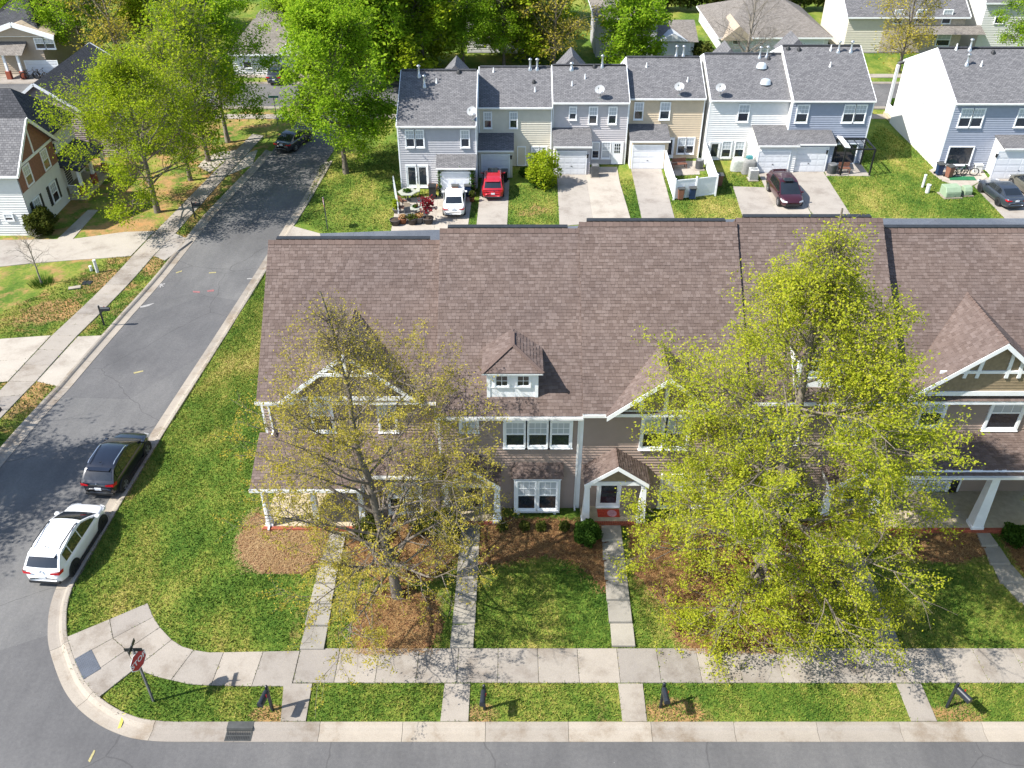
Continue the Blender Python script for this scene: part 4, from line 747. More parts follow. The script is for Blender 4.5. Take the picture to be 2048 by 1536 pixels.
dish(T1, 946, 222, 240, 'satellite dish at the lower right of the grey end unit roof'); dish(T3, 1200, 182, 196, 'satellite dish on the lilac unit roof, above its eave'); dish(T4, 1358, 180, 190, 'satellite dish on the tan unit roof'); dish(T5, 1440, 180, 192, 'dark satellite dish beside the skylight tubes unit wall'); 

# ================================================================ other houses
def house(label, x0, x1, y0, y1, hw, rh, siding, roof, axis='x', hip=0., over=.4, base=ZB, windows=(), siding_faces=('S',), trim='white_trim', name='house', shut=None):
    """box house: axis = ridge direction, hip = how far the ridge ends are pulled in"""
    U = Unit(); U.o = thing(name, label, 'house', ((x0 + x1) / 2, y0, base - .05)); z0 = base - .3; z1 = base + hw; U.z1 = z1; cx, cy = (x0 + x1) / 2, (y0 + y1) / 2; zr = z1 + rh; U.zr = zr
    mb = MB(); mb.box(x0 + .02, x1 - .02, y0 + .02, y1 - .02, z0, z1)
    if not hip:
        if axis == 'x': mb.prism([(x0 + .02, y0 + .02, z1), (x0 + .02, y1 - .02, z1), (x0 + .02, cy, zr - .1)], (x1 - x0 - .04, 0, 0))
        else: mb.prism([(x0 + .02, y0 + .02, z1), (x1 - .02, y0 + .02, z1), (cx, y0 + .02, zr - .1)], (0, y1 - y0 - .04, 0))
    part('wall', mb, siding, U.o)
    if 'S' in siding_faces:
        mb = MB(); rng = rect_rng(x1 - x0); lap(mb, (x0, y0, 0), XP, YN, rng, base, z1, .2, .05)
        if axis == 'y' and not hip: lap(mb, (x0, y0, 0), XP, YN, lambda z: ((z - z1) / rh * (cx - x0), (x1 - x0) - (z - z1) / rh * (cx - x0)), z1, zr - .15, .2, .05)
        part('siding', mb, siding, U.o, kind='stuff')
    if 'E' in siding_faces:
        mb = MB(); lap(mb, (x1, y0, 0), V((0, 1, 0)), XP, rect_rng(y1 - y0), base, z1, .2, .05)
        if axis == 'x' and not hip: lap(mb, (x1, y0, 0), V((0, 1, 0)), XP, lambda z: ((z - z1) / rh * (cy - y0), (y1 - y0) - (z - z1) / rh * (cy - y0)), z1, zr - .15, .2, .05)
        part('siding', mb, siding, U.o, kind='stuff')
    ov = over; X0, X1, Y0, Y1 = x0 - ov, x1 + ov, y0 - ov, y1 + ov
    if axis == 'x':
        k_ = rh / (cy - y0); ze = z1 - k_ * ov; a, b = V((X0 + hip, cy, zr)), V((X1 - hip, cy, zr)); P = [V((X0, Y0, ze)), V((X1, Y0, ze)), V((X1, Y1, ze)), V((X0, Y1, ze))]
        faces = [[P[0], P[1], b, a], [P[2], P[3], a, b]] + ([[P[1], P[2], b], [P[3], P[0], a]] if hip else [])
    else:
        k_ = rh / (cx - x0); ze = z1 - k_ * ov; a, b = V((cx, Y0 + hip, zr)), V((cx, Y1 - hip, zr)); P = [V((X0, Y0, ze)), V((X1, Y0, ze)), V((X1, Y1, ze)), V((X0, Y1, ze))]
        faces = [[P[1], P[2], b, a], [P[3], P[0], a, b]] + ([[P[0], P[1], a], [P[2], P[3], b]] if hip else [])
    for f in faces: mb = MB(); mb.prism(f, (0, 0, .12)); part('roof', mb, roof, U.o)
    mb = MB()
    for p, q in zip(P, P[1:] + P[:1]):
        if hip or (axis == 'x') == (abs(p.y - q.y) < .01): mb.beam(p + V((0, 0, -.02)), q + V((0, 0, -.02)), .1, .18)
    part('gutter', mb, trim, U.o)
    if not hip:
        ends = ((P[0], a, P[3]), (P[1], b, P[2])) if axis == 'x' else ((P[0], a, P[1]), (P[3], b, P[2]))
        for e0, m_, e1 in ends: mb = MB(); mb.beam(e0 + V((0, 0, .04)), m_ + V((0, 0, .04)), .08, .24); mb.beam(m_ + V((0, 0, .04)), e1 + V((0, 0, .04)), .08, .24); part('barge_board', mb, trim, U.o)
    for f, a, z, w, h in windows:
        if f == 'S': o_, u_, n_ = V((x0 + a, y0 - .01, base + z)), XP, YN
        else: o_, u_, n_ = V((x1 + .01, y0 + a, base + z)), V((0, 1, 0)), XP
        wn = window(U.o, o_, u_, n_, w, h, .08, (3, 2), sill=False)
        if shut and f in shut:
            for sg in (-1, 1):
                mb = MB(); oo = o_ + u_ * (-.52 if sg < 0 else w + .12) + V((0, 0, -.05)); mb.obox(oo, u_ * .4, n_ * .05, V((0, 0, h + .1))); part('shutter', mb, 'black_metal', wn)
    return U
# left: white house with brick gable and black shutters
p = G(73, 470); gx, gy = p.x, p.y; gb_ = p.z - .02
H1 = house('white house with a brick gable and black shutters beside the left road', gx - 10, gx, gy, gy + 6.4, 5.3, 2.7, 'sid_pale', 'roof_grey', 'x', base=gb_, siding_faces=('S', 'E'), shut=('E',), windows=(('E', .95, .9, .95, 1.5), ('E', 3.9, .9, .95, 1.5), ('E', 1.0, 3.6, .95, 1.45), ('E', 4.1, 3.6, .95, 1.45), ('S', 8.1, 1.3, .6, .5), ('S', 6.7, 1.3, .6, .5)))
mat('brick_gable', '8a6250', .85, .2, 7); mb = MB(); lap(mb, (gx + .055, gy, 0), V((0, 1, 0)), XP, lambda z: (.02, 6.38) if z < H1.z1 else ((z - H1.z1) / 2.7 * 3.2, 6.4 - (z - H1.z1) / 2.7 * 3.2), gb_ + 3.45, H1.zr - .3, .11, .02); part('brick_face', mb, 'brick_gable', H1.o, kind='stuff')
mb = MB(); mb.box(gx + .07, gx + .12, gy + .1, gy + 6.3, H1.z1 - .1, H1.z1 + .1); mb.box(gx + .07, gx + .12, gy + 3.12, gy + 3.28, H1.z1 + .1, H1.zr - .3); part('gable_trim', mb, 'white_trim', H1.o)
def wing(U, x0, x1, y0, y1, hw, rh, base, siding, roof, name, hip=0):
    mb = MB(); mb.box(x0, x1, y0, y1, base - .3, base + hw); w = part(name, mb, siding, U.o); cy = (y0 + y1) / 2; z = base + hw
    for f in ([V((x0 - .4, y0 - .4, z - .25)), V((x1 + .4, y0 - .4, z - .25)), V((x1 + .4 - hip, cy, z + rh)), V((x0 - .4 + hip, cy, z + rh))], [V((x1 + .4, y1 + .4, z - .25)), V((x0 - .4, y1 + .4, z - .25)), V((x0 - .4 + hip, cy, z + rh)), V((x1 + .4 - hip, cy, z + rh))]) + (([V((x1 + .4, y0 - .4, z - .25)), V((x1 + .4, y1 + .4, z - .25)), V((x1 + .4 - hip, cy, z + rh))],) if hip else ()):
        mb = MB(); mb.prism(f, (0, 0, .12)); part('wing_roof', mb, roof, w)
    mb = MB(); lap(mb, (x1, y0, 0), V((0, 1, 0)), XP, rect_rng(y1 - y0), base, z - .2, .2, .05); part('siding', mb, siding, w, kind='stuff')
    if not hip: mb = MB(); mb.prism([(x1 - .02, y0, z), (x1 - .02, y1, z), (x1 - .02, cy, z + rh)], (.02, 0, 0)); part('wing_gable', mb, siding, w)
    return w
w_ = wing(H1, gx - 11, gx - .9, gy + 6.4, gy + 12.2, 5.3, 3.0, gb_, 'sid_pale', 'roof_dark', 'main_wing', 3.)
window(w_, (gx - .88, gy + 7.3, gb_ + 3.6), V((0, 1, 0)), XP, .95, 1.45, .08)
mb = MB(); mb.prism([(gx - .9, gy + 6.5, gb_ + 3.3), (gx + 1.5, gy + 6.5, gb_ + 2.6), (gx + 1.5, gy + 6.5, gb_ + 2.45), (gx - .9, gy + 6.5, gb_ + 3.0)], (0, 5.4, 0)); part('porch_roof', mb, 'roof_dark', H1.o)
mb = MB(); mb.box(gx - .9, gx + 1.4, gy + 6.5, gy + 11.8, gb_ - .2, gb_ + .35); part('porch_floor', mb, 'porch_concrete', H1.o)
for yy in (gy + 6.8, gy + 9.2, gy + 11.6):
    mb = MB(); mb.box(gx + 1., gx + 1.4, yy - .2, yy + .2, gb_ + .35, gb_ + 1.2); part('brick_pier', mb, 'brick_red', H1.o); mb = MB(); mb.box(gx + 1.08, gx + 1.32, yy - .12, yy + .12, gb_ + 1.2, gb_ + 2.5); part('porch_post', mb, 'white_trim', H1.o)
mb = MB(); mb.box(gx, gx + 1., gy + 6.75, gy + 6.79, gb_ + 1.15, gb_ + 1.21)
for i in range(9): mb.box(gx + .06 + i * .11, gx + .09 + i * .11, gy + 6.76, gy + 6.78, gb_ + .4, gb_ + 1.15)
part('porch_railing', mb, 'white_trim', H1.o, kind='stuff')
mb = MB(); mb.box(gx - .93, gx - .86, gy + 8.6, gy + 9.6, gb_ + .35, gb_ + 2.45); part('front_door', mb, 'door_dark', H1.o)
# second house, mauve gable end towards the camera
yy = 78.; a = at_y(70, 167, yy); b = at_y(4, 218, yy); c = at_y(265, 300, yy)
H2 = house('mauve-sided house with a wide gable end behind the white shuttered house', b.x + .4, a.x * 2 - b.x - .4, yy, yy + 12, b.z - ZB, a.z - b.z, 'sid_mauve', 'roof_dark', 'y', windows=(('S', 2.6, b.z - ZB - 2.3, .8, 1.5),))
xw = a.x * 2 - b.x - .4; mb = MB(); mb.box(xw, c.x, yy + .3, yy + 11, ZB - .3, b.z - 1.1); ww = part('side_wing', mb, 'sid_mauve', H2.o); mb = MB(); lap(mb, (xw, yy + .3, 0), XP, YN, rect_rng(c.x - xw), ZB, b.z - 1.1, .2, .05); part('siding', mb, 'sid_mauve', ww, kind='stuff')
mb = MB(); mb.prism([(xw - .3, yy - .1, b.z + .4), (c.x + .4, yy - .1, b.z - 1.4), (c.x + .4, yy - .1, b.z - 1.25), (xw - .3, yy - .1, b.z + .55)], (0, 11.4, 0)); part('wing_roof', mb, 'roof_dark', ww)
# top-left house with garage and porch
yy = 103.; a0 = at_y(-20, 150, yy); a1 = at_y(124, 150, yy); e_ = at_y(100, 66, yy).z; r_ = at_y(60, -8, yy + 5).z
H3 = house('beige house with a dark hipped roof and white garage near the bicycles', a0.x, a1.x - 1.3, yy, yy + 11, e_ - ZB, r_ - e_, 'sid_beige', 'roof_dark', 'x', hip=4.5, siding_faces=('S', 'E'))
pxwin(H3.o, (70, 75, 110, 98), yy - .01, 2, .08, trim=.08); x0, x1, z0, z1 = wr(55, 122, 118, 152, yy); garage_door(H3.o, x0, x1, yy - .075, ZB + .03, z1)
g = at_y(25, 50, yy - .5); mb = MB(); mb.prism([(g.x - 4, yy - .6, e_ - .2), (g.x + 4, yy - .6, e_ - .2), (g.x, yy - .6, g.z)], (0, 5, 0)); part('cross_gable', mb, 'sid_beige', H3.o); mb = MB(); mb.beam((g.x - 4.3, yy - .8, e_ - .3), (g.x, yy - .8, g.z + .1), .5, .14, (0, 1, 0)); mb.beam((g.x + 4.3, yy - .8, e_ - .3), (g.x, yy - .8, g.z + .1), .5, .14, (0, 1, 0)); part('barge_board', mb, 'white_trim', H3.o)
q = [at_y(0, 107, yy - 1.6), at_y(46, 108, yy - 1.6)]; mb = MB(); mb.prism([(q[0].x - 2, yy - 2, q[0].z - .1), (q[0].x - 2, yy, q[0].z + .9), (q[0].x - 2, yy, q[0].z + .6)], (q[1].x - q[0].x + 2, 0, 0)); part('porch_roof', mb, 'roof_weathered', H3.o)
for px in (12, 40): xx = at_y(px, 130, yy - 1.6).x; mb = MB(); mb.box(xx - .12, xx + .12, yy - 1.75, yy - 1.5, ZB + .9, q[0].z); part('porch_post', mb, 'white_trim', H3.o); mb = MB(); mb.box(xx - .25, xx + .25, yy - 1.85, yy - 1.4, ZB - .2, ZB + .9); part('brick_pier', mb, 'brick_red', H3.o)
# house with weathered roof at the end of the left road
yy = 103.; a0 = at_y(470, 150, yy); a1 = at_y(600, 150, yy); e_ = at_y(550, 104, yy).z; r_ = at_y(520, 20, yy + 6).z
H4 = house('pale house with a weathered tan roof at the end of the left road', a0.x, a1.x, yy, yy + 12, e_ - ZB, r_ - e_, 'sid_pale', 'roof_weathered', 'x', hip=3., siding_faces=('S',), windows=(('S', 1.2, .8, .9, 1.4),))
g = at_y(578, 82, yy - .5); mb = MB(); mb.prism([(g.x - 1.7, yy - .5, g.z - 1.6), (g.x + 1.7, yy - .5, g.z - 1.6), (g.x, yy - .5, g.z)], (0, 5, 0)); part('cross_gable', mb, 'sid_pale', H4.o); x0, x1, z0, z1 = wr(548, 126, 592, 150, yy); garage_door(H4.o, x0, x1, yy - .075, ZB + .03, z1)
# pale house half hidden by the central trees
yy = 112.; a0 = at_y(935, 110, yy); a1 = at_y(1052, 110, yy); H5 = house('white two-storey house half hidden by the bright green trees', a0.x, a1.x, yy, yy + 10, 5.6, 2.6, 'sid_pale', 'roof_grey', 'x', siding_faces=('S',), windows=(('S', 1, 3.4, 1., 1.4), ('S', 3.6, 3.4, 1., 1.4), ('S', 5.6, .9, 1., 1.4), ('S', 1, .9, 1., 1.4)))
# top right houses
yy = 110.; a0 = at_y(1192, 90, yy); a1 = at_y(1312, 90, yy); e_ = at_y(1250, 33, yy).z; H6 = house('grey-sided two-storey house with an attached garage wing and small round tree', a0.x, a1.x, yy, yy + 9, e_ - ZB, 2.6, 'sid_grey', 'roof_weathered', 'x', hip=3.4, windows=(('S', 2.2, 3.4, 1., 1.5), ('S', 5.2, 3.4, 1., 1.5)))
g0 = at_y(1312, 80, yy + 1).x; g1 = at_y(1388, 80, yy + 1).x; ge = at_y(1350, 78, yy + 1).z; gr = at_y(1350, 36, yy + 5).z; mb = MB(); mb.box(g0, g1, yy + .6, yy + 8, ZB - .3, ge); q = part('garage_wing', mb, 'sid_pale', H6.o); mb = MB(); mb.prism([(g0, yy, ge - .1), (g0, yy + 4.2, gr), (g0, yy + 8.4, ge - .1)], (g1 - g0 + .4, 0, 0)); part('wing_roof', mb, 'roof_weathered', q)
x0, x1, z0, z1 = wr(1322, 86, 1378, 112, yy + .6); garage_door(q, x0, x1, yy + .56, ZB + .03, z1); mb = MB(); gm = (g0 + g1) / 2 - .4; mb.prism([(gm - 1.8, yy - .1, ge), (gm + 1.8, yy - .1, ge), (gm, yy - .1, ge + .9)], (0, 2.4, 0)); part('cross_gable', mb, 'sid_pale', q)
yy = 113.; a0 = at_y(1440, 90, yy); a1 = at_y(1655, 90, yy); e_ = at_y(1550, 72, yy).z; r_ = at_y(1530, -6, yy + 8).z; H7 = house('white house with a broad weathered roof behind the bare spreading tree', a0.x, a1.x, yy, yy + 15, e_ - ZB, r_ - e_, 'sid_pale', 'roof_weathered', 'x', hip=5., siding_faces=('S',), windows=(('S', 1.5, .7, 1., 1.3),)); x0, x1, z0, z1 = wr(1570, 78, 1645, 100, yy); garage_door(H7.o, x0, x1, yy - .075, ZB + .03, z1)
g = at_y(1480, 52, yy - 1); mb = MB(); mb.prism([(g.x - 2, yy - 1, g.z - 1.7), (g.x + 2, yy - 1, g.z - 1.7), (g.x, yy - 1, g.z)], (0, 6, 0)); part('cross_gable', mb, 'sid_beige', H7.o)
yy = 112.; a0 = at_y(1685, 100, yy); a1 = at_y(1925, 60, yy); e_ = at_y(1900, 30, yy).z; H8 = house('cream two-storey house with stone front behind the thin olive tree', a0.x, a1.x, yy, yy + 10, e_ - ZB, 2.7, 'sid_cream', 'roof_grey', 'x', siding_faces=('S',), windows=(('S', 5.4, 3.4, 1., 1.5), ('S', 8, 3.4, 1., 1.5), ('S', 11.2, 3.4, 1., 1.5), ('S', 11.2, .8, 1.6, 1.4)))
mb = MB(); mb.box(a0.x + 4.4, a1.x + .01, yy - .06, yy + .01, ZB, e_ - .1); part('stone_front', mb, 'stone_pale', H8.o); mb = MB(); mb.prism([(a0.x + 7, yy - 2, ZB + 2.6), (a0.x + 7, yy, ZB + 3.2), (a0.x + 7, yy, ZB + 2.9)], (a1.x - a0.x - 5, 0, 0)); part('porch_roof', mb, 'roof_weathered', H8.o)
yy = 112.; a0 = at_y(1950, 90, yy); H9 = house('white house at the far right edge behind the leafy tree', a0.x, a0.x + 12, yy, yy + 9, 6., 2.8, 'sid_pale', 'roof_grey', 'x', siding_faces=('S',), windows=(('S', 1.5, 3.4, 1., 1.5),))
# far fence of white panels
for i in range(9):
    a = at_y(1590 + i * 14, 30, 140); b = at_y(1590 + (i + 1) * 14, 30, 140)
    if i == 0: ff = thing('vinyl_fence', 'white panel fence on the far lawn beyond the cream house', 'fence', (a.x, 140, ZB))
    mb = MB(); mb.box(a.x + .06, b.x - .06, 139.97, 140.03, ZB, ZB + 1.5); part('fence_panel', mb, 'white_vinyl', ff); mb = MB(); mb.box(a.x - .06, a.x + .06, 139.93, 140.07, ZB, ZB + 1.7); part('fence_post', mb, 'white_vinyl', ff)
# ================================================================ trees and plants
def tubes(paths, sides):
    """paths: list of (points (k,3), radii (k)); returns vertex and quad arrays"""
    VV, FF, off = [], [], 0
    ang = np.arange(sides) * 2 * np.pi / sides; ca, sa = np.cos(ang), np.sin(ang)
    for P, r in paths:
        P = np.asarray(P); k = len(P); T = np.gradient(P, axis=0); T /= np.linalg.norm(T, axis=1, keepdims=True) + 1e-9
        ref = np.array([0, 0, 1.]) if abs(T[0, 2]) < .9 else np.array([1., 0, 0])
        A = np.cross(T, ref); A /= np.linalg.norm(A, axis=1, keepdims=True) + 1e-9; B = np.cross(T, A); r = np.asarray(r)[:, None, None]
        VV.append((P[:, None] + r * (A[:, None] * ca[None, :, None] + B[:, None] * sa[None, :, None])).reshape(-1, 3))
        i = np.arange(k - 1)[:, None] * sides; j = np.arange(sides)[None]; jn = (j + 1) % sides
        FF.append(np.stack([i + j, i + jn, i + sides + jn, i + sides + j], -1).reshape(-1, 4) + off); off += k * sides
    return np.concatenate(VV), np.concatenate(FF)
def branch(rng, p, d, L, n, wob, lift):
    P = [p]; d = d / np.linalg.norm(d); s = L / n
    for i in range(n):
        d = d + rng.normal(0, wob, 3) + np.array([0, 0, lift]); d /= np.linalg.norm(d); P.append(P[-1] + d * s)
    return np.array(P), d
def perp(rng, d, ang):
    r = rng.normal(size=3); r -= d * np.dot(r, d); r /= np.linalg.norm(r); return d * math.cos(ang) + r * math.sin(ang)
def tree_mesh(seed, H, cr, h0=.22, limbs=26, subs=7, twigs=6, leaves=26000, lsize=.1, rt=.17, shape='oval', spread=.3, fork=True, droop=0.02, cluster=.34, bare=False, clump=0, lean=(0, 0), low=.35, thick=.42):
    """returns wood mesh and leaf mesh at the origin; h0 = height of the lowest limb as share of H"""
    rng = np.random.default_rng(seed); big, mid, small = [], [], []; ends = []; ew = []
    z = np.linspace(0, H * .96, 12); wob = np.cumsum(rng.normal(0, .012 * H * .5, (12, 2)), 0) * np.linspace(0, 1, 12)[:, None]
    wob = wob + np.outer((z / H) ** 1.2, lean); tr = np.column_stack([wob, z]); rad = rt * (1 - z / H) ** .85 + .015; rad[0] *= 1.35; big.append((tr, rad))
    def env(t):          # crown radius at relative height t in 0..1 of the crown
        if shape == 'oval': return cr * (max(.03, math.sin(math.pi * (t * .86 + .1))) ** .75)
        if shape == 'street': return cr * max(.03, math.sin(math.pi * (t * .8 + .2))) ** .8
        if shape == 'cone': return cr * (1 - t) ** .75 * min(1, .5 + t * 5)
        if shape == 'vase': return cr * min(1, .35 + t * 1.1) * (1 - max(0, t - .72) * 2.2)
        return cr * math.sqrt(max(.05, 1 - (2 * t - 1) ** 2))
    for i in range(limbs):
        t = (i + rng.random()) / limbs; t = t ** 1.4; hz = H * (h0 + (1 - h0) * t * .86); a = i * 2.4 + rng.normal(0, .4)
        up = low + (1.1 - low) * t + (.35 if shape == 'vase' else 0) + rng.normal(0, .12); L = min(env(min(1, t + .12)) * 1.08 + .3, H) * (.8 + .35 * rng.random()); d = np.array([math.cos(a), math.sin(a), up]); base = np.array([np.interp(hz, z, tr[:, 0]), np.interp(hz, z, tr[:, 1]), hz])
        P, dd = branch(rng, base, d, L, 7, .1, .03 - droop * (1 - t)); r0 = max(.022, rt * thick * (1 - t * .75) * (.7 + .5 * rng.random())); mid.append((P, np.linspace(r0, .012, 8)))
        for j in range(subs):
            q = .22 + .78 * (j + rng.random()) / subs; p = P[min(7, int(q * 7))] * (1 - (q * 7) % 1) + P[min(7, int(q * 7) + 1)] * ((q * 7) % 1) if q < 1 else P[-1]
            dl = P[min(7, int(q * 7) + 1)] - P[min(6, int(q * 7))]; dl /= np.linalg.norm(dl) + 1e-9; Ls = L * (.48 - .26 * q) * (.7 + .6 * rng.random()) + .35
            S_, sd_ = branch(rng, p, perp(rng, dl, .75 + .3 * rng.random()), Ls, 4, .14, .05); mid_r = max(.011, r0 * .4 * (1 - q * .5)); small.append((S_, np.linspace(mid_r, .006, 5)))
            for k in range(twigs):
                w = .25 + .75 * (k + rng.random()) / twigs; s_ = S_[min(4, int(w * 4))]; s2 = S_[min(4, int(w * 4) + 1)]; p2 = s_ + (s2 - s_) * ((w * 4) % 1); d2 = perp(rng, sd_, .5 + .5 * rng.random())
                T_, _ = branch(rng, p2, d2, .3 + .5 * rng.random() + .05 * cr, 2, .2, .06); small.append((T_, np.array([.008, .006, .004]))); ends.append(np.vstack([T_[1], T_[2], (T_[1] + T_[2]) / 2])); ew.append(max(.08, min(1, L / cr)) ** .75)
    V1, F1 = tubes(big, 9); V2, F2 = tubes(mid, 5); V3, F3 = tubes(small, 3)
    wood = npmesh('trunk', np.concatenate([V1, V2, V3]), np.concatenate([F1, F2 + len(V1), F3 + len(V1) + len(V2)])); wood.polygons.foreach_set('use_smooth', [True] * len(wood.polygons))
    if bare and leaves == 0: return wood, None
    E = np.concatenate(ends); w8 = rng.random(len(ends)) ** 1.4 + .08
    if clump:                                       # thick and thin places in the crown
        cc = rng.choice(len(E), clump); C = E[cc]; dm = np.min(np.linalg.norm(np.mean(np.array(ends), 1)[:, None] - C[None], axis=2), 1); w8 = np.exp(-(dm / (cr * .22)) ** 2) + .06
    w8 = np.repeat(w8 * np.array(ew), 3); w8 /= w8.sum()
    c = E[rng.choice(len(E), leaves, p=w8)] + rng.normal(0, cluster, (leaves, 3)) * np.array([1, 1, .75])
    return wood, leaf_mesh(rng, c, lsize)
def leaf_mesh(rng, c, lsize, name='crown', up=.6):
    n = len(c); nrm_ = rng.normal(size=(n, 3)); nrm_[:, 2] = np.abs(nrm_[:, 2]) + up; nrm_ /= np.linalg.norm(nrm_, axis=1, keepdims=True)
    a = np.cross(nrm_, rng.normal(size=(n, 3))); a /= np.linalg.norm(a, axis=1, keepdims=True) + 1e-9; b = np.cross(nrm_, a); s = (lsize * (.6 + .8 * rng.random(n)))[:, None]
    Vv = np.stack([c - a * s, c + b * s * .55, c + a * s, c - b * s * .55], 1).reshape(-1, 3); return npmesh(name, Vv, np.arange(4 * n).reshape(n, 4))
def plant_tree(loc, meshes, leaf, bark, label, rot=0., sc=1., name='tree', group=None):
    t = thing(name, label, 'tree', loc, group); t.rotation_euler = (0, 0, rot); t.scale = (sc,) * 3
    for me, nm, mt in ((meshes[0], 'trunk', bark), (meshes[1], 'crown', leaf)):
        if me is None: continue
        o = bpy.data.objects.new(nm, me); COL.objects.link(o); o.parent = t
        if not me.materials: me.materials.append(M(mt))
        elif me.materials[0].name != mt: o.material_slots[0].link = 'OBJECT'; o.material_slots[0].material = M(mt)
    return t
def base_at(px, py): p = G(px, py); return (p.x, p.y, p.z - .06)
# the two large street-side trees and the one at the right edge
m = tree_mesh(21, 15.0, 4.5, .1, 44, 11, 7, 56000, .038, .19, 'street', cluster=.08, lean=(-1.5, .2), thick=.44); plant_tree(base_at(795, 1192), m, 'leaf_olive', 'bark', 'sparse olive-leaved tree with visible branches in front of the corner townhouse', .0)
m = tree_mesh(5, 18.0, 4.95, .06, 54, 12, 8, 160000, .045, .24, 'street', cluster=.12, clump=420, low=.12, thick=.48, droop=.03); plant_tree(base_at(1510, 1178), m, 'leaf_spring', 'bark', 'large yellow-green tree whose crown hides the middle townhouse', 3.6); M2 = m
plant_tree((26.2, 25.0, .5), M2, 'leaf_spring', 'bark', 'yellow-green tree at the edge of the last townhouse porch', 2.6, .8)
# along the left road
mA = tree_mesh(8, 13.6, 5.4, .16, 36, 9, 6, 38000, .085, .2, 'street', cluster=.28, clump=110); mB = tree_mesh(9, 13.4, 3.9, .24, 30, 8, 6, 36000, .105, .18, 'oval', cluster=.3, clump=90); mC = tree_mesh(10, 14.8, 4.1, .22, 36, 8, 6, 52000, .11, .2, 'oval', cluster=.32, clump=110)
mD = tree_mesh(12, 11.5, 3.8, .2, 24, 9, 7, 5200, .12, .15, 'vase', cluster=.3); mE = tree_mesh(14, 10.5, 5.4, .12, 26, 10, 7, 0, .1, .17, 'vase', bare=True); mF = tree_mesh(15, 12, 5.6, .14, 26, 10, 7, 7000, .12, .18, 'vase', cluster=.3)
mG = tree_mesh(16, 8, 3.4, .14, 20, 7, 6, 16000, .16, .12, 'round', cluster=.34)
plant_tree(base_at(315, 424), mA, 'leaf_lime', 'bark', 'broad lime-leaved tree beside the mailbox across the left road', 2.2, 1., group='street trees along the left road')
plant_tree(base_at(381, 360), mD, 'leaf_lime', 'bark', 'thin half-bare tree just behind the broad lime tree', .6, 1.05, group='street trees along the left road'); plant_tree(base_at(417, 322), mD, 'leaf_lime', 'bark', 'half-bare tree between the lime tree and the forked bright tree', 2.9, 1.2, group='street trees along the left road')
plant_tree(base_at(456, 284), mB, 'leaf_green', 'bark_pale', 'bright green tree with forked trunk at the end of the left pavement', 1.2, 1.08, group='street trees along the left road')
plant_tree(base_at(692, 346), mC, 'leaf_green', 'bark', 'tall bright green tree in a straw ring beside the grey end townhouse', .3, 1.04)
plant_tree((-34.0, 29.4, .05), mA, 'leaf_lime', 'bark', 'lime-leaved tree casting the shade on the road by the parked cars', .9, 1.05)
# behind the far row
bgs = [(735, 150, mG, 'leaf_green', 1.5, 'low rounded green tree at the corner beyond the tall bright tree', 101), (820, 130, mG, 'leaf_lime', 1.5, 'low spreading tree behind the grey end townhouse ridge', 103), (1050, 100, mG, 'leaf_lime', 1.4, 'low lime tree right of the half-hidden white house', 109), (670, 130, mG, 'leaf_green', 1.6, 'low green tree by the junction pavement', 104), (610, 110, mC, 'leaf_green', .95, 'green tree right of the weathered tan roof', 110), (760, 120, mB, 'leaf_green', 1.15, 'dense green tree left of the far row ridge, above the street', 102), (845, 110, mC, 'leaf_green', 1.05, 'tall green tree behind the grey end townhouse', 104), (925, 105, mC, 'leaf_green', 1.0, 'green tree in front of the half-hidden white house', 105), (1008, 112, mB, 'leaf_green', .95, 'spreading green tree over the half-hidden white house porch', 106), (700, 60, mB, 'leaf_green', 1.2, 'tall green tree in the belt behind the street, left part', 116), (800, 50, mC, 'leaf_green', 1.2, 'tall green tree in the belt behind the street, middle part', 120), (900, 45, mB, 'leaf_lime', 1.2, 'tall green tree in the belt behind the street, near the white house', 124), (640, 50, mC, 'leaf_green', 1.15, 'green tree in the belt behind the junction', 122),
       (1108, 112, mF, 'leaf_olive', 1.0, 'olive-tinted leafing tree between the white and grey houses', 105), (1258, 112, mG, 'leaf_green', 1.0, 'small round bright green tree in front of the grey two-storey house', 105), (1492, 118, mE, 'bark', 1.08, 'bare spreading tree in front of the weathered roof', 104), (1800, 128, mF, 'leaf_olive', .95, 'thin olive-twigged tree in front of the stone-fronted house', 104), (2055, 100, mB, 'leaf_green', .85, 'leafy green tree before the far right white house', 106),
       (20, 30, mC, 'leaf_green', 1., 'green tree behind the beige hipped-roof house', 118), (165, 90, mB, 'leaf_green', 1.15, 'green tree to the right of the beige hipped-roof house', 108), (235, 105, mF, 'leaf_olive', 1.1, 'grey-olive thinly leafed tree above the lime tree', 104), (330, 90, mC, 'leaf_lime', 1.1, 'lime green tree behind the half-bare street trees', 108), (400, 80, mB, 'leaf_green', 1.15, 'green tree left of the weathered tan roof', 112), (450, 50, mC, 'leaf_lime', 1.2, 'tall tree behind the weathered tan roof', 122), (300, 45, mB, 'leaf_green', 1.2, 'tall green tree in the far left belt', 124), (560, 40, mD, 'leaf_olive', 1.5, 'olive tree behind the weathered tan roof', 124), (1005, 40, mB, 'leaf_green', 1.2, 'green tree behind the half-hidden white house', 126), (1075, 30, mC, 'leaf_green', 1., 'green tree between the white and grey houses, far back', 128)]
for i, (px, py, me, lf, sc, lb, yy) in enumerate(bgs): x = at_y(px, py, yy).x; plant_tree((x, yy, ZB - .1), me, lf if lf != 'bark' else 'leaf_olive', 'bark_pale' if me is mE else 'bark', lb, i * 1.7, sc, group='trees beyond the far row' if yy > 100 else None)
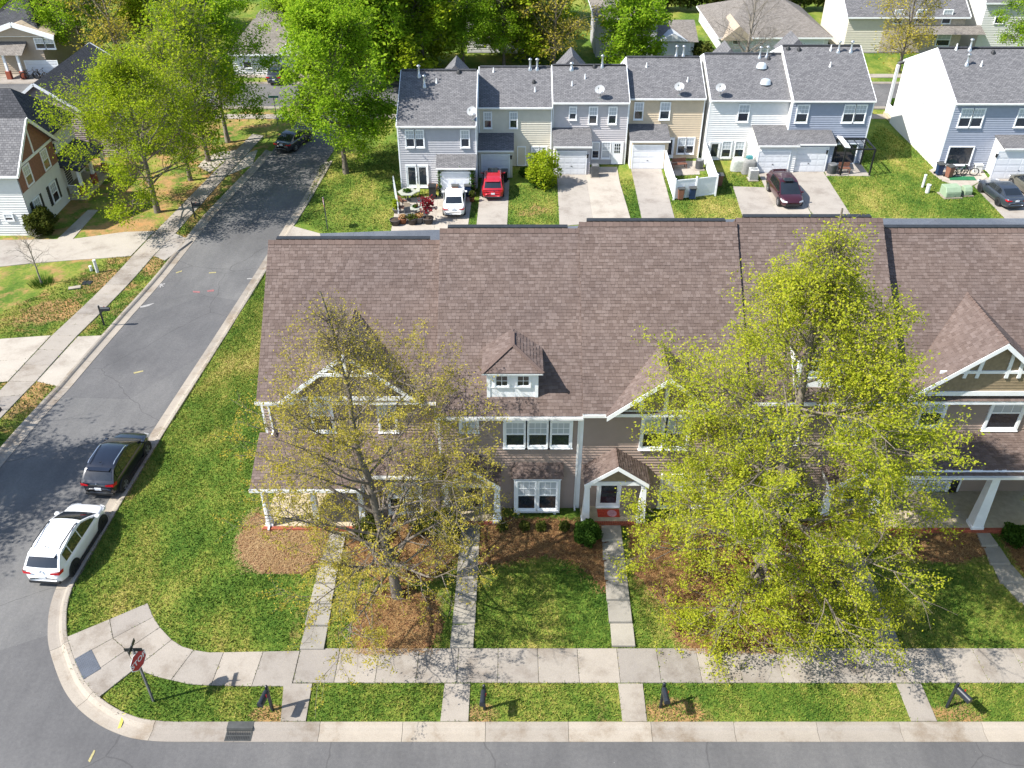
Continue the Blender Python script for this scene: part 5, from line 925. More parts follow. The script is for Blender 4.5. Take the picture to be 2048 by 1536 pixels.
# far belt of woodland and the evergreen hedge row
def crownball(seed, n, rx, rz, ls):
    rng = np.random.default_rng(seed); d = rng.normal(size=(n, 3)); d /= np.linalg.norm(d, axis=1, keepdims=True); lump = 1 + .18 * np.sin(d[:, 0] * 5 + seed) * np.cos(d[:, 1] * 4) + .12 * np.sin(d[:, 2] * 7 + d[:, 0] * 3); r = (rng.random(n) ** .28) * lump
    return leaf_mesh(rng, d * r[:, None] * np.array([rx, rx, rz]), ls)
wv = []; rng = np.random.default_rng(40)
for i in range(46): x = -105 + i * 4.6 + rng.normal(0, 1.5); y = 150 + rng.random() * 16; hh = 7 + rng.random() * 4; d = rng.normal(size=(1700, 3)); d /= np.linalg.norm(d, axis=1, keepdims=True); wv.append(d * (rng.random((1700, 1)) ** .3) * np.array([4.2, 4.2, hh * .6]) + np.array([x, y, ZB + hh * .62]))
me = leaf_mesh(rng, np.concatenate(wv), .34, 'woodland'); me.materials.append(M('leaf_lime')); o = link('woodland', me); o['kind'] = 'stuff'; tag(o, 'belt of green woodland closing the view behind the houses', 'woodland')
mh = crownball(3, 2600, 1.5, 2.3, .16); trunk_mb = MB(); trunk_mb.cyl((0, 0, -2.4), (0, 0, .5), .12, .05, 6); tme = trunk_mb.mesh('trunk'); tme.materials.append(M('bark'))
for i in range(17): x = at_y(1292 + i * 23, 5, 134).x; t = plant_tree((x, 134 + (i % 3) * .5, ZB + 2.3), (tme, mh), 'leaf_hedge', 'bark', 'dark evergreen in the row along the far lawn', i * 1.3, .9 + .2 * ((i * 7) % 5) / 5, 'evergreen_tree', 'evergreens in a row along the far lawn')
# ---- shrubs
def shrub(px, py, r, h, leaf, label, n=2600, ls=.06, name='shrub', add=0, group=None, z=None):
    p = G(px, py) if z is None else at_z(px, py, z); t = thing(name, label, 'shrub', (p.x, p.y, p.z), group); me = crownball(int(px), n, r, h / 2, ls); me.transform(Matrix.Translation((0, 0, h * .5))); me.materials.append(M(leaf)); o = link('foliage', me, None, t)
    mb = MB()
    for a in range(5): mb.cyl((0, 0, -.05), (.35 * r * math.cos(a * 1.26), .35 * r * math.sin(a * 1.26), h * .6), .025, .01, 5)
    link('stems', mb.mesh('stems'), 'bark', t, kind='stuff'); return t
shrub(1172, 1083, .58, 1.15, 'leaf_deep', 'clipped round dark green bush beside the portico step', 6000, .05); shrub(890, 1066, .75, 1.2, 'leaf_deep', 'dark green bush left of the dormer unit path', 4200, .055); shrub(850, 1060, .6, .9, 'leaf_hedge', 'olive bush against the corner unit front room'); shrub(740, 1075, .7, 1., 'leaf_hedge', 'leafy bush beneath the sparse olive tree'); shrub(2030, 1082, .6, .75, 'leaf_deep', 'low dark bush beside the last porch path', 3000)
for i, (px, lb) in enumerate(((1005, 'small dwarf shrub in the straw bed, first from the dormer unit path'), (1050, 'small dwarf shrub in the straw bed under the box bay'), (1082, 'small reddish dwarf shrub in the straw bed under the bay corner'), (1128, 'small dwarf shrub in the straw bed nearest the round bush'))): shrub(px, 1060, .24, .5, 'leaf_hedge', lb, 500, .05, group='dwarf shrubs in the straw bed')
shrub(88, 466, 1.15, 2.1, 'leaf_hedge', 'large rounded olive-green bush at the corner of the white shuttered house', 6500, .1); shrub(1085, 372, 1.5, 3.2, 'leaf_lime', 'tall loose shrub in front of the cream townhouse', 4200, .1); shrub(1078, 372, .95, 1.2, 'leaf_deep', 'low green bush at the foot of the tall loose shrub', 1800, .09); shrub(1050, 352, .5, .8, 'leaf_deep', 'small dark bush beside the cream unit door', 900, .08); shrub(1790, 222, .9, 1.3, 'leaf_deep', 'dark bush at the porch end of the white side wall', 900, .14)
shrub(1400, 108, 1.6, 1.4, 'leaf_hedge', 'low hedge clump by the far garage wing', 900, .2)
# bare sapling with iris clump, left verge
p = G(*c4(285, 400)); m = tree_mesh(33, 3.6, .9, .35, 9, 4, 3, 0, .05, .05, 'vase', bare=True); t = plant_tree((p.x, p.y, p.z - .03), m, 'bark', 'bark_pale', 'small bare sapling on the verge across the left road', 0, 1., 'sapling')
rng = np.random.default_rng(2); P = []
for i in range(260): a = rng.random() * 6.28; r = rng.random() ** .6 * .75; x, y = r * math.cos(a), r * math.sin(a); tx, ty = x + math.cos(a) * .25, y + math.sin(a) * .25; w = .02; P += [(x - w, y, 0), (x + w, y, 0), (tx, ty, .35 + .25 * rng.random())]
me = npmesh('iris_clump', np.array(P), np.arange(len(P)).reshape(-1, 3)); me.materials.append(M('leaf_deep')); o = link('iris_clump', me); o.location = (p.x + .1, p.y - .1, p.z - .02); tag(o, 'clump of upright dark green blades round the bare sapling', 'plant')
# ---- lawn blades and straw (too many to count)
def blades(name, poly, dens, material, hgt, wid, label, cat, seed, avoid=(), flat=False):
    rng = np.random.default_rng(seed); A = np.array([(p[0], p[1]) for p in poly]); lo, hi = A.min(0), A.max(0); n = int(dens * (hi[0] - lo[0]) * (hi[1] - lo[1])); P = rng.random((n, 2)) * (hi - lo) + lo; k_ = inpoly(P[:, 0] + rng.normal(0, .26 if flat else .12, n), P[:, 1] + rng.normal(0, .26 if flat else .12, n), A)
    for q in avoid: k_ &= ~inpoly(P[:, 0], P[:, 1], q)
    P = P[k_]; n = len(P); z = vground(P[:, 0], P[:, 1]) - .015 + (.045 if flat else 0); a = rng.random(n) * 6.283; h = hgt * (.5 + rng.random(n)); w = wid * (.6 + .8 * rng.random(n)); dx, dy = np.cos(a), np.sin(a); lean = rng.normal(0, .5, (n, 2)) * h[:, None]
    if flat:
        L = h; c = np.column_stack([P, z + .02 + .035 * rng.random(n)]); u = np.column_stack([dx * L, dy * L, rng.normal(0, .02, n)]); s = np.column_stack([-dy * w, dx * w, np.zeros(n)]); Vv = np.stack([c - u, c + s, c + u], 1).reshape(-1, 3)
    else: Vv = np.stack([np.column_stack([P[:, 0] - dx * w, P[:, 1] - dy * w, z]), np.column_stack([P[:, 0] + dx * w, P[:, 1] + dy * w, z]), np.column_stack([P + lean, z + h])], 1).reshape(-1, 3)
    me = npmesh(name, Vv, np.arange(3 * n).reshape(n, 3)); me.materials.append(M(material)); o = link(name, me); o['kind'] = 'stuff'; return tag(o, label, cat)
def gp(fn, pts): return [(q.x, q.y) for q in (G(*fn(*p)) for p in pts)]
ident = lambda x, y: (x, y)
hard = []
for o in bpy.data.objects:
    if o.name.split('.')[0] in ('slab', 'step_slab') and o.type == 'MESH':
        vs = o.data.vertices; n = len(vs) // 3; q = [(vs[2 * n + i].co.x, vs[2 * n + i].co.y) for i in range(n)]
        if q[0][1] < 95 and -60 < q[0][0] < 34: hard.append(q)
BEDS = [gp(ident, p) for p in ([(960, 1036), (1206, 1044), (1212, 1130), (1214, 1190), (1160, 1130), (1090, 1112), (1000, 1128), (958, 1134)],
        [(718, 1190), (800, 1172), (870, 1200), (884, 1260), (850, 1304), (790, 1312), (712, 1312), (705, 1260)], [(470, 1080), (505, 1030), (600, 1010), (660, 1040), (655, 1110), (600, 1150), (520, 1148), (478, 1120)], [(690, 1040), (920, 1040), (912, 1120), (860, 1165), (760, 1168), (700, 1120)],
        [(1250, 1046), (1700, 1046), (1730, 1100), (1650, 1180), (1600, 1260), (1570, 1310), (1400, 1310), (1352, 1280), (1330, 1220), (1270, 1150)], [(1740, 1050), (1945, 1052), (1975, 1110), (1900, 1130), (1790, 1110)], [(1990, 1060), (2120, 1060), (2120, 1130), (2048, 1150)])]
for i, b in enumerate(BEDS):
    A = np.array(b); lo, hi = A.min(0), A.max(0); gx_, gy_ = np.arange(lo[0] - .3, hi[0] + .3, .09), np.arange(lo[1] - .3, hi[1] + .3, .09); X, Y = np.meshgrid(gx_, gy_); r2 = np.random.default_rng(i); ok = inpoly(X + r2.normal(0, .07, X.shape), Y + r2.normal(0, .07, X.shape), A); Z = vground(X, Y) + .012 ; I = np.arange(X.size).reshape(X.shape); f = np.stack([I[:-1, :-1], I[:-1, 1:], I[1:, 1:], I[1:, :-1]], -1).reshape(-1, 4); f = f[ok[:-1, :-1].ravel()]
    me = npmesh('mulch_bed', np.stack([X, Y, Z], -1).reshape(-1, 3), f); me.materials.append(M('mulch')); o = link('mulch_bed', me); o['kind'] = 'structure'
    blades('pine_straw', b, 620, 'straw' if i not in (2,) else 'straw_pale', .11, .012, ('needles strewn in the bed under the box bay', 'straw mound round the sparse olive tree by the pavement', 'pale dry straw bed at the corner townhouse porch', 'straw bed behind the sparse olive tree', 'broad straw bed under the large yellow-green tree', 'straw bed in front of the last porch', 'straw bed right of the last path')[i], 'pine straw', 60 + i, hard if i not in (1, 4) else (), True)
lot = [(p.x, p.y) for p in KBs if p.x < 30 and p.y < 58]; LOT = [(30, KY + .05)] + lot[::-1] + [(-11.2, 58), (-11.2, 28.2), (30, 28.4)]
blades('grass', LOT, 460, 'grass_blade', .075, .02, 'short lawn grass around the front townhouses', 'grass', 90, hard + BEDS)
vl = [(p.x - .05, p.y) for p in LK if p.y < 75]; blades('grass', vl + [(-45, 60), (-45, 25)], 160, 'grass_blade', .08, .03, 'patchy grass on the verge across the left road', 'grass', 91, hard + [[(gx - 11, gy), (gx + 1.5, gy), (gx + 1.5, gy + 13), (gx - 11, gy + 13)]])
blades('grass', gp(ident, [(640, 330), (600, 440), (650, 466), (1000, 452), (1260, 440), (1480, 436), (2010, 435), (1950, 372), (1760, 250), (1700, 330), (800, 385), (790, 280)]), 120, 'grass_blade', .09, .035, 'green grass behind the far row', 'grass', 92, [[(q.x, q.y) for q in [o.data.vertices[i].co for i in range(len(o.data.vertices) // 3)]] for w in bd for o in w.children])
# ================================================================ vehicles
mat('tyre', (.018, .018, .019), .8, .2); mat('rim_silver', (.5, .51, .53), .3, .1, metal=.9); mat('rim_black', (.03, .03, .033), .35, .2, metal=.5); mat('car_glass', (.012, .015, .018), .04, .2, 1, 0, 1.); mat('lamp_red', (.45, .012, .018), .15, .2); mat('lamp_clear', (.7, .72, .75), .1, .1); mat('plate', (.62, .64, .68), .5, .1); mat('chrome', (.6, .61, .63), .2, .1, metal=.9)
def paint(n, c, metal=.2): return mat(n, c, .28, .04, 2, metal, .6, coat=.8)
paint('paint_black', (.006, .008, .016)); paint('paint_white_car', (.72, .73, .75), 0); paint('paint_red_car', (.42, .012, .022)); paint('paint_maroon', (.062, .014, .022), .4); paint('paint_slate', (.052, .064, .085), .4); paint('paint_olive', (.13, .125, .1), .3); paint('paint_pearl', (.74, .74, .72), 0); paint('paint_navy', (.015, .02, .03))
def pl(P, x):                                          # value of a polyline at x
    for (a, u), (b, v) in zip(P, P[1:]):
        if a <= x <= b: return u + (v - u) * (x - a) / ((b - a) or 1e-9)
    return P[0][1] if x < P[0][0] else P[-1][1]
def car(label, L, W, H, wb, body, suv=True, top=None, gh=None, wins=(), r=.34, rim='rim_silver', gc=.19, rails=None, name='car', cat='car', zb=.98, wr_=.74, wbm=.93, fo=None, lamp=None, clad=False, hatch=True, sunroof=None):
    t = thing(name, label, cat); hl = L / 2; xf = hl - (fo or .88); xr = xf - wb
    st = [-hl, -hl + .03, -hl + .1, -hl + .22] + list(np.linspace(-hl + .4, hl - .5, 18)) + [hl - .32, hl - .18, hl - .08, hl - .02, hl]
    wp = [(-hl, .66), (-hl + .03, .76), (-hl + .12, .87), (-hl + .35, .95), (-hl + .8, .99), (hl - 1.1, .99), (hl - .6, .95), (hl - .3, .87), (hl - .1, .74), (hl, .58)]
    zl = [(-hl, gc + .2), (-hl + .1, gc + .1), (-hl + .5, gc), (hl - .6, gc), (hl - .15, gc + .04), (hl, gc + .12)]; rows = []
    for x in st:
        w = pl(wp, x) * W / 2; a, b = pl(zl, x), pl(top, x); mid = a + .55 * (b - a)
        half = [(0, a), (w * .86, a), (w * .965, a + .1), (w, mid), (w * .995, a + .78 * (b - a)), (w * .955, b - .03), (w * .84, b + .005), (w * .5, b + .03), (0, b + .04)]
        rows.append([(x, y, z) for y, z in half] + [(x, -y, z) for y, z in half[-2:0:-1]])
    mb = MB(); n = len(rows[0]); mb.add([p for rr in rows for p in rr], [(i * n + j, i * n + (j + 1) % n, (i + 1) * n + (j + 1) % n, (i + 1) * n + j) for i in range(len(rows) - 1) for j in range(n)] + [tuple(range(n)), tuple((len(rows) - 1) * n + j for j in range(n - 1, -1, -1))])
    o = link('body', mb.mesh('body'), body, t, True); md = o.modifiers.new('s', 'SUBSURF'); md.levels = md.render_levels = 1
    zr = H; hwf = lambda z: W / 2 * (wbm - (wbm - wr_) * max(0, min(1.1, (z - zb) / (zr - zb))))
    A, B, C, D, E = gh                                  # cowl, roof front, roof middle, roof rear, foot of the rear window (x, z)
    prof = [(A[0] + (B[0] - A[0]) * s, A[1] + (B[1] - A[1]) * s + .05 * math.sin(s * math.pi) * .5) for s in (0, .25, .5, .75, .93)] + [B, ((B[0] + C[0]) / 2, (B[1] + C[1]) / 2 + .012), C, ((D[0] + C[0]) / 2, (D[1] + C[1]) / 2 + .012), D] + [(D[0] + (E[0] - D[0]) * s, D[1] + (E[1] - D[1]) * s + .04 * math.sin(s * math.pi) * .5) for s in (.07, .3, .55, .8, 1)]
    ts = [-1, -.9, -.7, -.35, 0, .35, .7, .9, 1]
    def skin(i, tt, off=0.):
        x, z = prof[i]; h = hwf(z) * (1 - .05 * max(0, (i - 7) / 7)); bx = (.07 if i < 5 else (-.05 if i > 9 else 0)) * (1 - tt * tt); cz = .035 * (1 - tt ** 4) * (1 if 4 < i < 10 else .35)
        return V((x + bx + (off if i < 5 else -off if i > 9 else 0), tt * h, z + cz + off * .7))
    mb = MB(); mb.grid([[skin(i, q) for q in ts] for i in range(len(prof))])
    for sg in (-1, 1): mb.grid([[V((x, sg * hwf(z) * (1 - .05 * max(0, (i - 7) / 7)), z)), V((x, sg * hwf((z + zb) / 2) * (1 - .04 * max(0, (i - 7) / 7)), (z + zb) / 2)), V((x, sg * W / 2 * wbm * (1 - .03 * max(0, (i - 7) / 7)), min(z, zb) - .04))] for i, (x, z) in enumerate(prof)])
    o = link('cabin', mb.mesh('cabin'), body, t, True)
    mb = MB(); mb.grid([[skin(i, q * .9, .008) for q in ts] for i in range(0, 5)]); link('windshield', mb.mesh('windshield'), 'car_glass', t, True)
    mb = MB(); mb.grid([[skin(i, q * .88, .008) for q in ts] for i in range(10, 14)]); link('rear_window', mb.mesh('rear_window'), 'car_glass', t, True)
    px_ = sorted(prof); zp = lambda x: pl(px_, x)
    for xa, xb in wins:
        for sg in (-1, 1):
            tp = []; bt = []
            for s in range(9):
                x = xa + (xb - xa) * s / 8; zt_ = min(zp(x) - .075, zr - .11); z0 = zb + .045
                if zt_ > z0: tp.append(V((x, sg * (hwf(zt_) + .007), zt_))); bt.append(V((x, sg * (hwf(z0) + .007), z0)))
            mb = MB(); mb.grid([bt, tp]); link('side_window', mb.mesh('side_window'), 'car_glass', t)
    for x in (xf, xr):
        for sg in (-1, 1):
            y = sg * (W / 2 - .105); mb = MB(); mb.cyl((x, sg * (W / 2 - .3), r + .02), (x, sg * (W / 2 + (.012 if clad else .004)), r + .02), r + (.085 if clad else .055), n=22); link('wheel_arch', mb.mesh('wheel_arch'), 'dark_plastic', t)
            wh = bpy.data.objects.new('wheel', None); COL.objects.link(wh); wh.parent = t; wh.location = (x, y, r)
            mb = MB(); mb.lathe((0, 0, 0), [(r * .66, -.1), (r * .9, -.115), (r, -.085), (r, .085), (r * .9, .115 if sg > 0 else .1), (r * .66, .115 if sg > 0 else .1)] if sg > 0 else [(r * .66, -.115), (r * .9, -.128), (r, -.085), (r, .085), (r * .9, .1), (r * .66, .1)], 22, 'y'); link('tyre', mb.mesh('tyre'), 'tyre', wh, True)
            mb = MB(); q = sg * .122; mb.lathe((0, 0, 0), [(r * .68, q), (r * .62, q), (r * .6, q * .55), (0, q * .5)], 20, 'y')
            for k_ in range(5): a = k_ * 1.2566 + .3; mb.beam((0, q * .92, 0), (r * .64 * math.cos(a), q * .97, r * .64 * math.sin(a)), .075, .03, (0, 1, 0))
            link('rim', mb.mesh('rim'), rim, wh)
    zt_ = pl(top, -hl + .08); lw, lh, lz = lamp or (.34, .15, .8)
    for sg in (-1, 1):
        mb = MB(); yo = sg * W / 2 * .93; yi = sg * (W / 2 * .93 - lw); P = [(-hl + .2, yo + sg * .03, lz + lh * .1), (-hl - .012, yi, lz + lh * .2), (-hl - .012, yi, lz + lh * .62), (-hl + .26, yo + sg * .03, lz + lh)]; xm = -hl + .0; mb.add([(-hl + .24, sg * W / 2 * .965, lz + .02), (-hl + .02, sg * W / 2 * .87, lz), (-hl - .02, yi, lz + .03), (-hl - .02, yi, lz + lh * .8), (-hl + .02, sg * W / 2 * .87, lz + lh), (-hl + .3, sg * W / 2 * .965, lz + lh)], [(0, 1, 4, 5), (1, 2, 3, 4)]); link('tail_lamp', mb.mesh('tail_lamp'), 'lamp_red', t)
        mb = MB(); mb.add([(hl - .42, sg * W / 2 * .955, .74), (hl - .14, sg * W / 2 * .87, .62), (hl - .0, sg * W / 2 * .5, .62), (hl - .02, sg * W / 2 * .5, .72), (hl - .17, sg * W / 2 * .86, .78), (hl - .5, sg * W / 2 * .95, .84)], [(0, 1, 4, 5), (1, 2, 3, 4)]); link('headlight', mb.mesh('headlight'), 'lamp_clear', t)
        mb = MB(); mb.box(A[0] - .32, A[0] - .14, sg * (W / 2 * wbm) - (.2 if sg < 0 else 0), sg * (W / 2 * wbm) + (.2 if sg > 0 else 0), zb + .02, zb + .15); o = link('mirror', mb.mesh('mirror'), body, t); bv = o.modifiers.new('b', 'BEVEL'); bv.width = .04; bv.segments = 2
        if rails:
            mb = MB(); y = sg * hwf(zr) * .93; P = [(B[0] - .15, zr - .0), (B[0] - .35, zr + .055), (D[0] + .4, zr + .05), (D[0] + .2, zr - .01)]
            for (xa, za), (xb, zb_) in zip(P, P[1:]): mb.beam((xa, y, za), (xb, y, zb_), .04, .035)
            link('roof_rail', mb.mesh('roof_rail'), rails, t)
    mb = MB(); mb.box(-hl - .018, -hl + .02, -.16, .16, lz - .02 if not hatch else .62, lz + .11 if not hatch else .75); link('licence_plate', mb.mesh('licence_plate'), 'plate', t)
    mb = MB(); mb.box(-hl - .015, -hl + .16, -W * .38, W * .38, gc + .1, gc + .27); o = link('rear_bumper', mb.mesh('rear_bumper'), 'dark_plastic', t); bv = o.modifiers.new('b', 'BEVEL'); bv.width = .04; bv.segments = 2
    mb = MB(); mb.box(hl - .12, hl + .01, -W * .3, W * .3, .3, .5); o = link('grille', mb.mesh('grille'), 'dark_plastic', t)
    mb = MB(); mb.lathe((-hl + .01, 0, lz + .16), [(0, -.02), (.05, -.018), (.055, 0)], 10, 'y'); link('badge', mb.mesh('badge'), 'chrome', t)
    if clad:
        for sg in (-1, 1): mb = MB(); mb.box(xr + r, xf - r, sg * W / 2 - .03, sg * W / 2 + .008, gc + .01, gc + .14); link('sill_cladding', mb.mesh('sill_cladding'), 'dark_plastic', t)
    if suv:
        mb = MB(); mb.prism([(D[0] + .02, -hwf(zr) * .86, D[1] + .03), (D[0] + .02, hwf(zr) * .86, D[1] + .03), (D[0] - .2, hwf(zr) * .8, D[1] + .0), (D[0] - .2, -hwf(zr) * .8, D[1] + .0)], (0, 0, .025)); link('spoiler', mb.mesh('spoiler'), body, t)
        mb = MB(); mb.prism([(D[0] + .3, -.02, zr + .03), (D[0] + .3, .02, zr + .03), (D[0] + .16, 0, zr + .11)], (-.05, 0, 0)); link('antenna', mb.mesh('antenna'), 'dark_plastic', t)
    if sunroof: mb = MB(); mb.grid([[V((x, y, zr + .042)) for y in (-.42, 0, .42)] for x in sunroof]); link('sunroof', mb.mesh('sunroof'), 'car_glass', t)
    t['wheels'] = 0; del t['wheels']; t.empty_display_size = .3; return t, xf, xr
def suv(label, body, L=4.35, W=1.82, H=1.6, **kw):
    hl = L / 2; top = [(-hl, .62), (-hl + .04, .9), (-hl + .2, 1.02), (hl - 1.35, 1.02), (hl - .9, .98), (hl - .4, .9), (hl - .12, .76), (hl, .58)]
    gh = ((hl - .88, .97), (hl - 1.95, H - .06), (hl - 2.5, H), (-hl + .62, H - .13), (-hl + .1, .98)); w = ((hl - 2.42, hl - 1.2), (hl - 3.3, hl - 2.48), (hl - 3.8, hl - 3.36))
    d = dict(clad=True, rails='chrome', lamp=(.42, .17, .84), name='suv', cat='car'); d.update(kw); return car(label, L, W, H, kw.pop('wb', 2.62), body, True, top, gh, w, **{k: v for k, v in d.items() if k != 'wb'})
def sedan(label, body, L=4.75, W=1.83, H=1.44, **kw):
    hl = L / 2; top = [(-hl, .6), (-hl + .03, .93), (-hl + .15, 1.0), (-hl + .55, .98), (hl - 1.5, .94), (hl - .9, .88), (hl - .4, .8), (hl - .12, .7), (hl, .54)]
    gh = ((hl - 1.35, .9), (hl - 2.15, H - .05), (hl - 2.7, H), (-hl + 1.45, H - .06), (-hl + .5, .98)); w = ((hl - 2.72, hl - 1.55), (hl - 3.6, hl - 2.78))
    d = dict(suv=False, lamp=(.4, .13, .8), name='sedan', cat='car', r=.33, hatch=False, zb=.93, fo=.92); d.update(kw); s_ = d.pop('suv'); return car(label, L, W, H, 2.78, body, s_, top, gh, w, **d)
def park(c, rear, front, side, W, zf=road_z, nudge=0.):
    """rear and front wheel contact points in the photo, on the car's right (-1) or left (+1) side"""
    t, xf, xr = c; fn = lambda x, y: zf(y); a = G(*rear, fn); b = G(*front, fn); h = (b - a); h.z = 0; h.normalize(); left = V((-h.y, h.x, 0)); m = (a + b) / 2 - left * side * (W / 2 - .02); m -= h * ((xf + xr) / 2 + nudge); t.location = (m.x, m.y, zf(m.y)); t.rotation_euler = (0, math.atan2(zf(m.y - h.y) - zf(m.y + h.y), 2) * 1.0 if abs(h.y) > .5 else 0, math.atan2(h.y, h.x)); t.rotation_euler[1] = -math.atan2(zf(m.y + h.y) - zf(m.y - h.y), 2); return t
drz = lambda y: road_z(y) + LAWN + .024
B1 = suv('black compact SUV parked at the kerb ahead of the white wagon', 'paint_black', 4.3, 1.82, 1.58); park(B1, (254, 979), (298, 909), -1, 1.82)
W1 = suv('white crossover wagon with black wheels parked at the kerb', 'paint_white_car', 4.48, 1.82, 1.6, rim='rim_black', rails='dark_plastic', wb=2.67); park(W1, (153.6, 1148), (211, 1056), -1, 1.82)
def park2(c, px, py, heading, end='rear', L=4.7):
    t, xf, xr = c; p = G(px, py, lambda x, y: drz(y)); h = V((math.cos(heading), math.sin(heading), 0)); m = p + h * (L / 2 if end == 'rear' else -L / 2 if end == 'front' else 0); t.location = (m.x, m.y, drz(m.y)); t.rotation_euler = (0, 0, heading); return t
park2(sedan('white sedan parked nose-in before the vine-framed garage', 'paint_pearl', 4.7, 1.82, 1.44), 908, 439, R(91.5))
park2(suv('bright red SUV with roof rails parked on the cream townhouse drive', 'paint_red_car', 4.6, 1.86, 1.68, clad=False, rails='chrome', sunroof=(-.3, .2, .7)), 986, 403, R(91), L=4.6)
mv = suv('dark maroon minivan parked askew on the skylight unit drive', 'paint_maroon', 5.1, 1.98, 1.72, clad=False, rails=None, wb=2.95, name='minivan', sunroof=(.15, .45, .85)); park(mv, (1534, 380.5), (1555, 412), -1, 1.98, drz)
gs = sedan('slate grey sedan with black wheels on the drive by the utility boxes', 'paint_slate', 4.85, 1.86, 1.44, rim='rim_black'); park(gs, (1995, 413), (1955, 381), 1, 1.86, drz)
os_ = suv('dull olive car parked beyond the slate grey sedan', 'paint_olive', 4.5, 1.84, 1.6, clad=False, rails=None, name='parked_car'); h_ = gs[0].rotation_euler[2]; os_[0].location = gs[0].location + V((3.1, 1.2, 0)); os_[0].rotation_euler = (0, 0, h_)
park2(suv('dark SUV parked at the weathered-roof house garage', 'paint_navy', 4.6, 1.86, 1.7, clad=False), 549, 172, R(88), L=4.6)
nv = sedan('dark blue sedan parked under the tall green tree on the left road', 'paint_navy', 4.7, 1.84, 1.45); p = G(590, 290, lambda x, y: road_z(y)); nv[0].location = (p.x, p.y, road_z(p.y) + .02); nv[0].rotation_euler = (0, 0, R(72))
# ================================================================ street furniture and yard things
mat('sign_red', (.42, .02, .03), .45, .1); mat('sign_white', (.78, .78, .78), .5, .05); mat('sign_back', (.16, .12, .09), .6, .2); mat('post_grey', (.1, .1, .105), .6, .25); mat('blade_dark', (.014, .018, .017), .5, .2); mat('mail_black', (.016, .02, .028), .38, .3)
def stop_sign(base, top_h, label, ang, blades_, lean=0.):
    t = thing('stop_sign', label, 'sign', base); mb = MB(); mb.box(-.035, .035, -.035, .035, -.05, top_h); link('post', mb.mesh('post'), 'post_grey', t); zc = top_h - .48
    oc = lambda r: [(.0, r * math.cos(R(22.5 + 45 * i)), zc + r * math.sin(R(22.5 + 45 * i))) for i in range(8)]
    mb = MB(); mb.prism([(.04, y, z) for _, y, z in oc(.43)], (.008, 0, 0)); pl_ = link('sign_plate', mb.mesh('sign_plate'), 'sign_white', t); mb = MB(); mb.prism([(.049, y, z) for _, y, z in oc(.4)], (.003, 0, 0)); link('sign_face', mb.mesh('sign_face'), 'sign_red', pl_)
    mb = MB(); mb.prism([(.036, y, z) for _, y, z in oc(.425)], (.003, 0, 0)); link('sign_back', mb.mesh('sign_back'), 'sign_back', pl_)
    fc = bpy.data.curves.new('lettering', 'FONT'); fc.body = 'STOP'; fc.align_x = 'CENTER'; fc.align_y = 'CENTER'; fc.size = .31; fc.extrude = .001; fc.offset = .006; fc.space_character = 1.05; fc.materials.append(M('sign_white')); tf = bpy.data.objects.new('tmp', fc); COL.objects.link(tf); bpy.context.view_layer.update(); tm = bpy.data.meshes.new_from_object(tf.evaluated_get(bpy.context.evaluated_depsgraph_get())); bpy.data.objects.remove(tf); fo = link('lettering', tm, None, pl_, kind='stuff'); fo.location = (.0545, 0, zc); fo.rotation_euler = (R(90), 0, R(90))
    if blades_:
        for k_, (a, z) in enumerate(((R(20), top_h + .02), (R(110), top_h + .2))): mb = MB(); c, s = math.cos(a), math.sin(a); mb.obox(V((-c * .32, -s * .32, z)), V((c * .64, s * .64, 0)), V((-s * .02, c * .02, 0)), V((0, 0, .17))); link('street_blade', mb.mesh('street_blade'), 'blade_dark', t)
        mb = MB(); mb.cyl((0, 0, top_h), (0, 0, top_h + .38), .02, n=6); link('blade_bracket', mb.mesh('blade_bracket'), 'post_grey', t)
    t.rotation_euler = (0, 0, ang); return t
p = G(307, 1402); stop_sign((p.x, p.y, p.z), 2.95, 'red stop sign with dark street name blades on the corner lawn', R(-18), True)
p = G(655, 458); stop_sign((p.x, p.y, p.z), 2.7, 'stop sign seen from behind at the mouth of the alley', R(195), False)
def mailbox(px, py, label, ang=0., h=1.12):
    p = G(px, py); t = thing('mailbox', label, 'mailbox', (p.x, p.y, p.z), 'black post mailboxes'); mb = MB(); mb.box(-.045, .045, -.045, .045, -.05, h + .28); mb.lathe((0, 0, h + .28), [(.045, 0), (.06, .03), (.05, .08), (.0, .11)], 8); link('post', mb.mesh('post'), 'mail_black', t)
    mb = MB(); prof = [(-.1, 0), (.1, 0), (.1, .13)] + [(.1 * math.cos(R(a)), .13 + .1 * math.sin(R(a))) for a in (30, 60, 90, 120, 150)] + [(-.1, .13)]; mb.prism([(x, -.62, h + z) for x, z in prof], (0, .54, 0)); link('box', mb.mesh('box'), 'mail_black', t)
    mb = MB(); mb.prism([(x * 1.06, -.645, h - .005 + z * 1.04) for x, z in prof], (0, .03, 0)); link('box_door', mb.mesh('box_door'), 'mail_black', t); mb = MB(); mb.box(-.03, .03, -.5, .0, h - .05, h - .002); mb.beam((0, -.04, h - .22), (0, -.22, h - .04), .02, .02, (1, 0, 0)); link('bracket', mb.mesh('bracket'), 'mail_black', t)
    mb = MB(); mb.box(.102, .112, -.3, -.26, h + .08, h + .26); link('flag', mb.mesh('flag'), 'lamp_red', t); t.rotation_euler = (0, 0, ang); return t
mailbox(545, 1420, 'black mailbox on the verge next to the stop sign', R(-12)); mailbox(969, 1418, 'black mailbox on the verge before the dormer townhouse', R(-4)); mailbox(1321, 1414, 'black mailbox on the worn verge before the three-post gable townhouse', R(4)); mailbox(1893.6, 1414, 'black mailbox on the verge before the last townhouse', R(25))
mailbox(209, 651, 'black mailbox between two driveways across the left road', R(92)); mailbox(390.6, 437.5, 'black mailbox beside the broad lime-leaved tree', R(92)); mailbox(-8, 856, 'black mailbox on the verge opposite the parked SUV', R(92))
